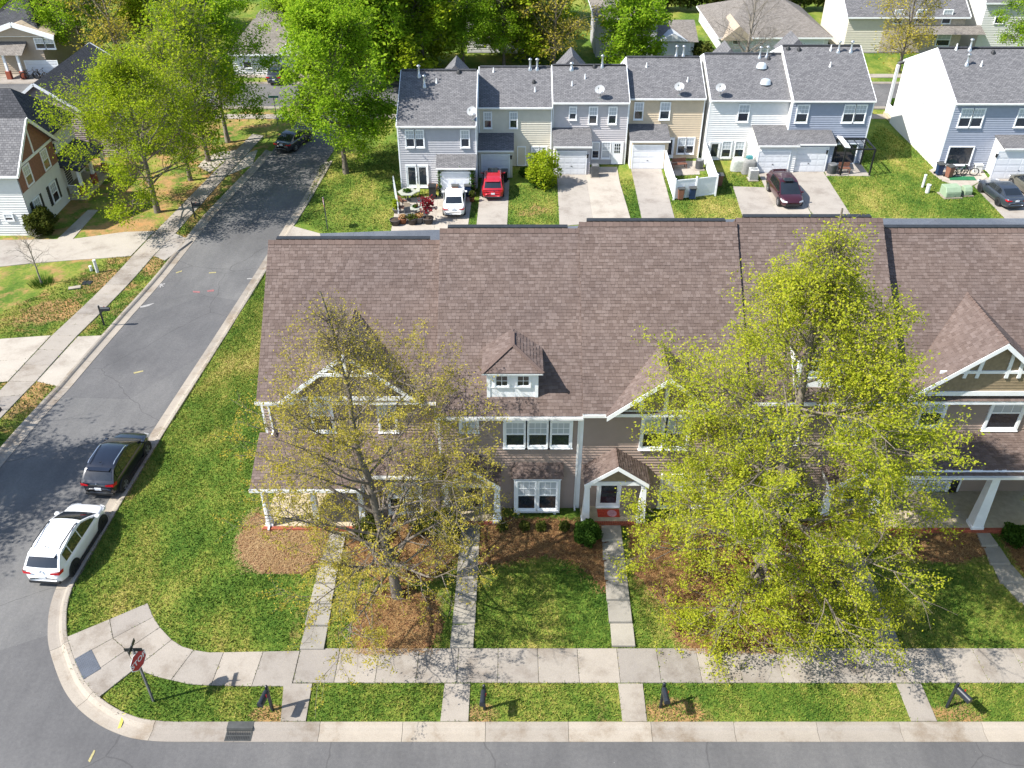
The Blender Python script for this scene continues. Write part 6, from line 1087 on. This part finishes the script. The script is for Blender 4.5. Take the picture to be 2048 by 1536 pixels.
# utility boxes
mat('utility_green', (.25, .33, .22), .5, .08); mat('ped_white', (.62, .62, .6), .5, .08)
def pedestal(px, py, h, r, label, cap=True): p = G(px, py); mb = MB(); mb.lathe((p.x, p.y, p.z - .03), [(r, 0), (r, h * .93), (r * 1.12, h * .93), (r * 1.1, h), (r * .5, h + .03), (0, h + .03)], 12); one('utility_pedestal', mb, 'ped_white', label, 'utility box', 'white utility pedestals', base=(p.x, p.y, p.z))
pedestal(195, 544, 1.0, .11, 'tall white utility pedestal on the verge by the open meter pit'); pedestal(183, 541, .4, .1, 'short pale utility pedestal beside the tall one on the verge'); pedestal(1845, 374, 1.15, .11, 'tall white utility pedestal on the lawn by the transformer'); pedestal(1854, 385, .75, .17, 'short stout white pedestal on the lawn by the transformer')
def cabinet(px, py, w, d, h, label, cham=.2):
    p = G(px, py); t = thing('transformer_box', label, 'utility box', (p.x, p.y, p.z)); mb = MB(); mb.box(-w / 2 - .12, w / 2 + .12, -d / 2 - .12, d / 2 + .12, -.05, .06); link('pad', mb.mesh('pad'), 'kerb_concrete', t); mb = MB(); mb.prism([(-w / 2, -d / 2, .06), (-w / 2, -d / 2 + cham * .2, h * .6), (-w / 2, -d / 2 + cham, h), (-w / 2, d / 2, h), (-w / 2, d / 2, .06)], (w, 0, 0)); o = link('cabinet', mb.mesh('cabinet'), 'utility_green', t); bv = o.modifiers.new('b', 'BEVEL'); bv.width = .03
    mb = MB(); mb.box(-w / 2 + .06, w / 2 - .06, -d / 2 - .012, -d / 2 + .02, .1, h * .52); link('cabinet_door', mb.mesh('cabinet_door'), 'utility_green', t); mb = MB(); mb.box(.05, .15, -d / 2 - .03, -d / 2 - .01, h * .25, h * .32); link('latch', mb.mesh('latch'), 'steel', t); t.rotation_euler = (0, 0, R(6)); return t
cabinet(1899, 391, 1.35, 1.1, .85, 'large pale green transformer box on the lawn by the slate sedan', .3); cabinet(1931, 389, .7, .7, .72, 'small pale green utility box next to the transformer', .22)
p = G(174, 566); mb = MB(); mb.box(p.x - .32, p.x + .32, p.y - .28, p.y + .28, p.z - .02, p.z + .03); one('meter_pit', mb, 'dark_plastic', 'open dark meter pit in the bare soil by the pavement', 'meter pit')
p = G(151, 578); mb = MB(); mb.obox((p.x - .4, p.y - .2, p.z), (.75, .25, 0), (-.12, .35, 0), (0, 0, .09)); one('pit_lid', mb, 'kerb_concrete', 'concrete lid lying beside the open meter pit', 'lid')
# bins, air conditioners
mat('bin_brown', (.2, .09, .06), .55, .15); mat('bin_blue', (.012, .03, .08), .5, .2); mat('bin_black', (.015, .016, .018), .5, .2); mat('bin_lid', (.06, .062, .06), .55, .2); mat('ac_grey', (.13, .135, .14), .5, .15, metal=.3)
def bin_(px, py, c, label, lid='bin_lid', s=1., ang=0):
    p = G(px, py); t = thing('wheelie_bin', label, 'bin', (p.x, p.y, p.z + .02), 'wheeled bins behind the far row'); a, b, h = .27 * s, .34 * s, 1.0 * s; mb = MB(); mb.add([(-a * .8, -a * .85, .06), (a * .8, -a * .85, .06), (a * .8, a * .85, .06), (-a * .8, a * .85, .06), (-a, -a * 1.1, h), (a, -a * 1.1, h), (a, a * 1.1, h), (-a, a * 1.1, h)], [(0, 3, 2, 1), (0, 1, 5, 4), (1, 2, 6, 5), (2, 3, 7, 6), (3, 0, 4, 7), (4, 5, 6, 7)]); o = link('bin_body', mb.mesh('bin_body'), c, t); bv = o.modifiers.new('b', 'BEVEL'); bv.width = .03
    mb = MB(); mb.prism([(-a - .03, -a * 1.2, h), (-a - .03, -a * 1.2, h + .05), (-a - .03, 0, h + .1), (-a - .03, a * 1.25, h + .08), (-a - .03, a * 1.25, h)], (2 * a + .06, 0, 0)); link('bin_lid', mb.mesh('bin_lid'), lid, t)
    for sg in (-1, 1): mb = MB(); mb.lathe((sg * a * .85, a * .95, .11), [(0, -.03), (.11, -.03), (.11, .03), (0, .03)], 10, 'y'); q = mb.mesh('bin_wheel'); link('bin_wheel', q, 'tyre', t)
    t.rotation_euler = (0, 0, ang); return t
bin_(866, 397, 'bin_black', 'black bin between the French doors and the vine-framed garage', 'bin_black', 1.1); bin_(911, 393, 'bin_brown', 'brown bin in front of the vine-framed garage door'); bin_(936, 393, 'bin_blue', 'dark blue bin in front of the vine-framed garage door'); bin_(991, 364, 'bin_black', 'black bin at the shaded garage, left one', 'bin_black'); bin_(1009, 364, 'bin_black', 'grey-lidded bin at the shaded garage, right one')
bin_(1360, 399, 'bin_brown', 'brown bin outside the white vinyl fence'); bin_(1383, 398, 'bin_blue', 'navy bin outside the white vinyl fence'); bin_(1437, 372, 'bin_brown', 'brown bin inside the end of the white fence'); bin_(1876, 350, 'bin_blue', 'blue bin against the blank white side wall corner'); bin_(1896, 355, 'bin_brown', 'brown bin beside the sliding door of the blue-grey block', ang=.3)
def acunit(px, py, w, h, label, rnd=False, c='ac_grey'):
    p = G(px, py); t = thing('air_conditioner', label, 'air conditioner', (p.x, p.y, p.z + .03)); mb = MB(); r = w / 2
    mb.box(-r - .08, r + .08, -r - .08, r + .08, -.06, .04); link('pad', mb.mesh('pad'), 'kerb_concrete', t); mb = MB()
    if rnd: mb.lathe((0, 0, 0), [(r, .04), (r, h), (r * .93, h + .03), (r * .88, h)], 20)
    else: mb.box(-r, r, -r, r, .04, h)
    link('casing', mb.mesh('casing'), c, t); mb = MB()
    for i in range(9): z = .12 + (h - .22) * i / 8; (mb.lathe((0, 0, z), [(r + .008, 0), (r + .012, .02), (r + .008, .04)], 20) if rnd else mb.box(-r - .01, r + .01, -r - .01, r + .01, z, z + .025))
    link('louvre', mb.mesh('louvre'), 'dark_plastic', t, kind='stuff'); mb = MB(); mb.lathe((0, 0, h), [(r * .85, 0), (r * .85, .03), (r * .2, .045), (0, .045)], 16); link('fan_guard', mb.mesh('fan_guard'), 'steel', t)
acunit(1189.5, 353, .62, 1.05, 'dark grey air conditioner beside the nine-pane door'); acunit(1505, 359, .72, .95, 'pale grey air conditioner beside the skylight unit garage', False, 'ped_white'); acunit(1662, 347, .8, .85, 'round grey air conditioner beside the pergola patio', True); acunit(1398, 338, .7, .85, 'air conditioner inside the white vinyl fence', True)
# white vinyl fence round the tan patio
fp = [at_z(1324, 325, ZB), at_z(1347, 400, ZB), at_z(1389, 396, ZB), at_z(1430, 391, ZB), at_z(1405, 318, ZB)]
fe = thing('vinyl_fence', 'white vinyl privacy fence enclosing the tan townhouse patio', 'fence', fp[1]); HF = 1.75
def fpost(p): mb = MB(); mb.box(p.x - .065, p.x + .065, p.y - .065, p.y + .065, ZB - .1, ZB + HF + .1); mb.lathe((p.x, p.y, ZB + HF + .1), [(.1, 0), (.1, .03), (0, .08)], 4); part('fence_post', mb, 'white_vinyl', fe)
for p in fp: fpost(p)
for a, b in zip(fp, fp[1:]):
    L = (b - a).length; u = (b - a) / L; nb = max(6, int(L / .28)); nn = V((-u.y, u.x, 0)) * .02
    for z in (.12, HF - .1): mb = MB(); mb.obox(a + u * .07 - nn * 1.4 + V((0, 0, z)), u * (L - .14), nn * 2.8, V((0, 0, .1))); part('fence_rail', mb, 'white_vinyl', fe)
    for i in range(nb): mb = MB(); mb.obox(a + u * (.07 + (L - .14) * i / nb) - nn * .6 + V((0, 0, .22)), u * ((L - .14) / nb - .008), nn * 1.2, V((0, 0, HF - .32))); part('fence_board', mb, 'white_vinyl', fe)
# pergola
pg = [at_z(1680, 351, ZB), at_z(1738, 351, ZB)]; x0, x1 = pg[0].x, pg[1].x; y0 = pg[0].y; y1 = T6.Yw - .3
t = thing('pergola', 'black metal pergola over the blue-grey end unit patio', 'pergola', ((x0 + x1) / 2, y0, ZB))
for x, y in ((x0, y0), (x1, y0), (x0, y1), (x1, y1)): mb = MB(); mb.box(x - .06, x + .06, y - .06, y + .06, ZB - .1, ZB + 2.4); part('post', mb, 'black_metal', t)
for a, b in (((x0, y0), (x1, y0)), ((x0, y1), (x1, y1)), ((x0, y0), (x0, y1)), ((x1, y0), (x1, y1))): mb = MB(); mb.beam((*a, ZB + 2.4), (*b, ZB + 2.4), .07, .12); part('beam', mb, 'black_metal', t)
for i in range(1, 4): mb = MB(); mb.beam((x0 + (x1 - x0) * i / 4, y0, ZB + 2.48), (x0 + (x1 - x0) * i / 4, y1, ZB + 2.48), .04, .05); part('rafter', mb, 'black_metal', t)
mb = MB(); mb.prism([(x0 - .1, y0, ZB + 2.55), (x0 + .35, y0, ZB + 2.5), (x0 + .35, y1, ZB + 2.55), (x0 - .1, y1, ZB + 2.6)], (0, 0, .09)); part('rolled_awning', mb, 'white_vinyl', t)
def bench(x, y, w, label, c, ang=0, back=True):
    mat('wood_brown', (.16, .07, .045), .7, .25, 8); t = thing('bench', label, 'bench', (x, y, ZB + .03)); mb = MB()
    for i in range(3): mb = MB(); mb.box(-w / 2, w / 2, -.25 + i * .17, -.1 + i * .17, .4, .44); link('seat_slat', mb.mesh('seat_slat'), c, t)
    for sx in (-1, 1):
        for sy in (-1, 1): mb = MB(); mb.box(sx * (w / 2 - .06) - .03, sx * (w / 2 - .06) + .03, sy * .2 - .03, sy * .2 + .03, 0, .4); link('leg', mb.mesh('leg'), c, t)
    if back: mb = MB(); mb.box(-w / 2, w / 2, .24, .28, .5, .85); link('backrest', mb.mesh('backrest'), c, t)
    t.rotation_euler = (0, 0, ang); return t
bench((x0 + x1) / 2 - .8, y0 + .6, 1., 'small brown bench on the pergola patio', 'wood_brown' if 'wood_brown' in MATS else mat('wood_brown', (.16, .07, .045), .7, .25, 8).name); q = at_z(1358, 337, ZB); bench(q.x, q.y, 1.3, 'brown slatted bench on the fenced patio', 'wood_brown', .2)
# ---- corner patio of the grey end unit
def zpat(px, py): return at_z(px, py, ZB + .03)
mat('terracotta', (.3, .12, .06), .8, .2); mat('pot_dark', (.06, .05, .048), .7, .25); mat('pot_grey', (.16, .16, .17), .7, .2); mat('soil', (.05, .035, .025), .95, .3); mat('patio_stone', (.32, .33, .28), .6, .15)
def pot(px, py, r, h, c, label, leaf=None, ph=.4, n=260, name='plant_pot'):
    p = zpat(px, py); t = thing(name, label, 'plant pot', p, 'pots on the corner patio'); mb = MB(); mb.lathe((0, 0, 0), [(0, 0), (r * .78, 0), (r, h * .9), (r * 1.06, h * .9), (r * 1.06, h), (r * .92, h), (r * .9, h * .85)], 16); link('pot', mb.mesh('pot'), c, t, True); mb = MB(); mb.lathe((0, 0, 0), [(r * .9, h * .86), (0, h * .9)], 14); link('soil', mb.mesh('soil'), 'soil', t)
    if leaf: me = crownball(int(px * 3), n, r * 1.0, ph / 2, .09); me.transform(Matrix.Translation((0, 0, h + ph * .45))); me.materials.append(M(leaf)); link('foliage', me, None, t)
    return t
pot(791, 449, .42, .45, 'pot_dark', 'dark round tub with bare soil at the patio corner'); pot(806, 446, .33, .45, 'terracotta', 'terracotta pot with dry stems in the patio front line', 'straw', .3, 120); pot(825, 447, .43, .5, 'pot_dark', 'large dark tub with yellowish plant in the patio front line', 'leaf_hedge', .3, 160); pot(839, 445, .35, .5, 'pot_grey', 'grey pot with brown stems in the patio front line', 'straw', .3, 100); pot(857, 446, .42, .48, 'pot_dark', 'dark tub holding the red-leaved shrub')
p = zpat(855, 444); t = thing('red_shrub', 'tall red-leaved shrub growing from the dark tub', 'shrub', (p.x, p.y, p.z + .45)); mb = MB()
for i in range(6): mb.cyl((0, 0, -.05), (.3 * math.cos(i * 1.05), .3 * math.sin(i * 1.05), 1.5), .02, .008, 5)
link('stems', mb.mesh('stems'), 'bark', t, kind='stuff'); rng = np.random.default_rng(9); c = np.column_stack([rng.normal(0, .28, 420), rng.normal(0, .28, 420), .35 + 1.3 * rng.random(420) ** .7]); me = leaf_mesh(rng, c, .11, 'foliage'); me.materials.append(M('leaf_red')); link('foliage', me, None, t)
pot(793, 425, .28, .35, 'pot_grey', 'pot of tall grasses by the white railing', 'leaf_lime', .9, 260); pot(866, 380, .4, .45, 'terracotta', 'wide terracotta bowl beside the French doors'); pot(944, 403, .22, .4, 'terracotta', 'narrow pot of green leaves by the white sedan', 'leaf_hedge', .6, 200)
def table(px, py, r, h, sides, c, label, plant=True):
    p = zpat(px, py); t = thing('patio_table', label, 'table', p); mb = MB(); mb.lathe((0, 0, 0), [(0, h - .05), (r, h - .05), (r, h), (0, h + .002)], sides); link('table_top', mb.mesh('table_top'), c, t); mb = MB(); mb.lathe((0, 0, 0), [(.3, 0), (.28, .05), (.07, .1), (.06, h - .05)], 10); link('pedestal', mb.mesh('pedestal'), 'post_grey', t)
    if plant: q = thing('table_plant', 'low green plant in the middle of ' + ('the hexagonal patio table' if sides == 6 else 'the small round patio table'), 'plant', (p.x, p.y, p.z + h)); me = crownball(5 + sides, 220, r * .42, .12, .08); me.transform(Matrix.Translation((0, 0, .1))); me.materials.append(M('leaf_deep')); link('foliage', me, None, q); mb = MB(); mb.lathe((0, 0, 0), [(r * .3, 0), (r * .36, .08), (0, .08)], 10); link('dish', mb.mesh('dish'), 'pot_grey', q)
table(816, 400, .82, .75, 6, 'patio_stone', 'hexagonal stone-topped patio table near the French doors'); table(832, 428, .55, .6, 12, 'patio_stone', 'small round patio table amid the pots')
def chair(px, py, ang, c, label):
    p = zpat(px, py); t = thing('patio_chair', label, 'chair', p, 'chairs on the corner patio'); mb = MB(); mb.box(-.25, .25, -.25, .25, .4, .45); link('seat', mb.mesh('seat'), c, t); mb = MB(); mb.prism([(-.25, .23, .45), (.25, .23, .45), (.25, .33, .95), (-.25, .33, .95)], (0, .035, 0)); link('backrest', mb.mesh('backrest'), c, t)
    for sx in (-.22, .22):
        for sy in (-.22, .22): mb = MB(); mb.box(sx - .02, sx + .02, sy - .02, sy + .02, 0, .4); link('leg', mb.mesh('leg'), 'post_grey', t)
    t.rotation_euler = (0, 0, ang); return t
chair(832, 392, -.9, 'patio_stone', 'pale chair tucked to the right of the hexagonal table'); chair(806, 411, 2.4, 'wood_brown', 'brown chair in front of the hexagonal table'); chair(803, 424, 1.6, 'wood_brown', 'brown chair beside the white railing'); chair(818, 423, 2.9, 'sid_beige', 'beige chair between the two patio tables'); chair(818, 439, .4, 'post_grey', 'dark chair behind the line of pots'); chair(845, 418, -1.4, 'patio_stone', 'pale chair beside the small round table')
a = at_z(788, 375, ZB); b = at_z(797, 428, ZB); t = thing('picket_fence', 'short white picket railing along the corner patio edge', 'fence', b); L = (b - a).length
for z in (.25, .85): mb = MB(); mb.beam(a + V((0, 0, z)), b + V((0, 0, z)), .04, .07); part('rail', mb, 'white_trim', t)
for i in range(22): p = a.lerp(b, i / 21); mb = MB(); mb.box(p.x - .05, p.x + .05, p.y - .015, p.y + .015, ZB, ZB + 1.05); part('picket', mb, 'white_trim', t)
rng = np.random.default_rng(77); Yg = T1.Yg - .12; x0, x1, z0, z1 = wr(*cr(c4b, 510, 935, 790, 1150), Yg); c = []
for i in range(900):
    s = rng.random()
    c.append((x0 + rng.normal(0, .09), Yg + rng.normal(0, .06), ZB + s * 5 * (z1 - ZB)) if s < .2 else (x1 + rng.normal(0, .13), Yg + rng.normal(0, .08), ZB + (s - .2) / .5 * (z1 - ZB)) if s < .7 else (x0 + (s - .7) / .3 * (x1 - x0), Yg + rng.normal(0, .05), z1 + .1 * math.sin((s - .7) / .3 * 3.14) + rng.normal(0, .04)))
me = leaf_mesh(rng, np.array(c), .09, 'vine'); me.materials.append(M('leaf_deep')); t = thing('climbing_vine', 'green vine trained round the grey end unit garage door', 'vine', (x0, Yg, ZB)); me.transform(Matrix.Translation((-x0, -Yg, -ZB))); link('foliage', me, None, t); mb = MB(); mb.cyl((x0, Yg, ZB), (x0, Yg, z1), .02, n=5); mb.cyl((x1, Yg, ZB), (x1, Yg, z1), .02, n=5); mb.cyl((x0, Yg, z1), (x1, Yg, z1), .02, n=5); part('trellis', mb, 'bark', t)
# covered grills and bicycles
mat('cover_grey', (.2, .2, .19), .85, .2, 5); mat('cover_pale', (.36, .38, .34), .85, .2, 5); mat('cover_teal', (.03, .15, .17), .7, .2)
def covered(px, py, w, d, h, c, label):
    p = zpat(px, py); rng = random.Random(int(px)); t = []; mb = MB(); rows = []
    for k_, (s, z) in enumerate(((1.08, 0), (1., h * .4), (.95, h * .85), (.8, h), (.3, h * 1.06))): rows.append([(p.x + s * w / 2 * (1 if abs(math.cos(a)) > .5 else 1) * max(-1, min(1, 1.25 * math.cos(a))) + rng.uniform(-.03, .03), p.y + s * d / 2 * max(-1, min(1, 1.25 * math.sin(a))) + rng.uniform(-.03, .03), p.z + z) for a in [i * math.pi / 8 for i in range(16)]])
    for r_ in rows: r_.append(r_[0])
    mb.grid(rows); mb.poly(rows[-1][:-1]); one('covered_grill', mb, c, label, 'grill cover', smooth=True, base=p)
covered(1497, 346, 1.2, .7, 1.15, 'cover_grey', 'dark grey covered grill on the skylight unit patio'); covered(1478, 340, 1.5, .8, 1.0, 'cover_pale', 'pale covered furniture against the skylight unit wall'); covered(1513, 341, .8, .6, 1.25, 'cover_grey', 'tall covered grill beside the garage side wall'); covered(1497, 331, .7, .5, .9, 'cover_teal', 'teal covered item behind the grills')
def bicycle(loc, ang, c, label, s=1., fat=.025):
    t = thing('bicycle', label, 'bicycle', loc); r = .33
    for x in (-.52, .52):
        wh = MB(); P = [[(x + (r + fat * math.cos(b)) * math.cos(a), fat * math.sin(b), r + (r + fat * math.cos(b)) * math.sin(a)) for b in [k_ * math.pi / 3 for k_ in range(7)]] for a in [i * math.pi / 9 for i in range(19)]]; wh.grid(P)
        for i in range(6): a = i * math.pi / 6; wh.cyl((x - r * math.cos(a), 0, r - r * math.sin(a)), (x + r * math.cos(a), 0, r + r * math.sin(a)), .004, n=4)
        link('wheel', wh.mesh('wheel'), 'tyre', t)
    mb = MB(); S_, B_, Hh = V((-.2, 0, .78)), V((-.05, 0, .3)), V((.38, 0, .8))
    for a, b in ((S_, B_), (B_, Hh - V((-.03, 0, .12))), (S_ - V((-.03, 0, .1)), Hh), (B_, V((-.52, 0, r))), (S_, V((-.52, 0, r))), (Hh + V((-.03, 0, .12)), V((.52, 0, r)))): mb.cyl(a, b, .022, n=6)
    link('frame', mb.mesh('frame'), c, t); mb = MB(); mb.box(-.34, -.1, -.07, .07, .82, .87); link('saddle', mb.mesh('saddle'), 'dark_plastic', t); mb = MB(); mb.cyl((.34, -.28, .96), (.34, .28, .96), .015, n=6); link('handlebar', mb.mesh('handlebar'), 'dark_plastic', t); t.rotation_euler = (R(8), 0, ang); t.scale = (s,) * 3; return t
paint('bike_green', (.02, .12, .05)); q = zpat(1915, 352); bicycle((q.x, q.y, q.z), .3, 'bike_green', 'green bicycle leaning at the blue-grey block patio', 1.1, .04); q = zpat(1932, 350); bicycle((q.x, q.y, q.z), -.2, 'paint_black', 'black bicycle beside the green one at the patio', 1.1, .04)
for px, ang, c, lb in ((62, .2, 'paint_black', 'black bicycle before the beige house garage, nearer the porch'), (84, -.3, 'paint_navy', 'dark bicycle before the beige house garage door')): q = at_y(px, 154, 101.3); bicycle((q.x, 101.3, ZB + .03), ang, c, lb, 1.25, .05)
mat('tarp_green', (.02, .14, .06), .7, .2); q = zpat(1925, 358); mb = MB(); mb.prism([(q.x - 1.2, q.y - .25, q.z), (q.x + 1.1, q.y - .3, q.z), (q.x + 1.2, q.y + .5, q.z), (q.x - 1., q.y + .55, q.z)], (0, 0, .03)); one('ground_mat', mb, 'tarp_green', 'green mat under the patio bicycles', 'mat')
q = zpat(1953, 345); mb = MB(); mb.box(q.x - .3, q.x + .3, q.y - .18, q.y + .18, q.z, q.z + .7); mb.box(q.x - .34, q.x + .34, q.y - .22, q.y + .22, q.z + .7, q.z + .78); one('storage_box', mb, 'ped_white', 'white storage box against the white garage side wall', 'box')
# street sign at the junction and wall lanterns
p = G(556, 252); t = thing('street_sign', 'green street name sign on a thin post at the junction', 'sign', p); mb = MB(); mb.cyl((0, 0, -.1), (0, 0, 3.), .035, n=8); link('post', mb.mesh('post'), 'post_grey', t); mat('sign_green', (.02, .16, .12), .5, .1); mb = MB(); mb.box(-.5, .5, -.015, .015, 2.8, 3.); link('name_blade', mb.mesh('name_blade'), 'sign_green', t)
for U, fn, px, py in ((T2, c4b, 1118, 830), (T6, c6b, 1108, 905), (T3, c5b, 405, 820), (T7, c7b, 1105, 935)):
    q = at_y(*fn(px, py), U.Yg - .1); mb = MB(); mb.box(q.x - .07, q.x + .07, q.y - .06, q.y + .08, q.z - .16, q.z + .12); mb.prism([(q.x - .1, q.y - .09, q.z + .12), (q.x + .1, q.y - .09, q.z + .12), (q.x + .1, q.y + .09, q.z + .12), (q.x - .1, q.y + .09, q.z + .12)], (0, 0, .04)); part('wall_lantern', mb, 'black_metal', U.o)
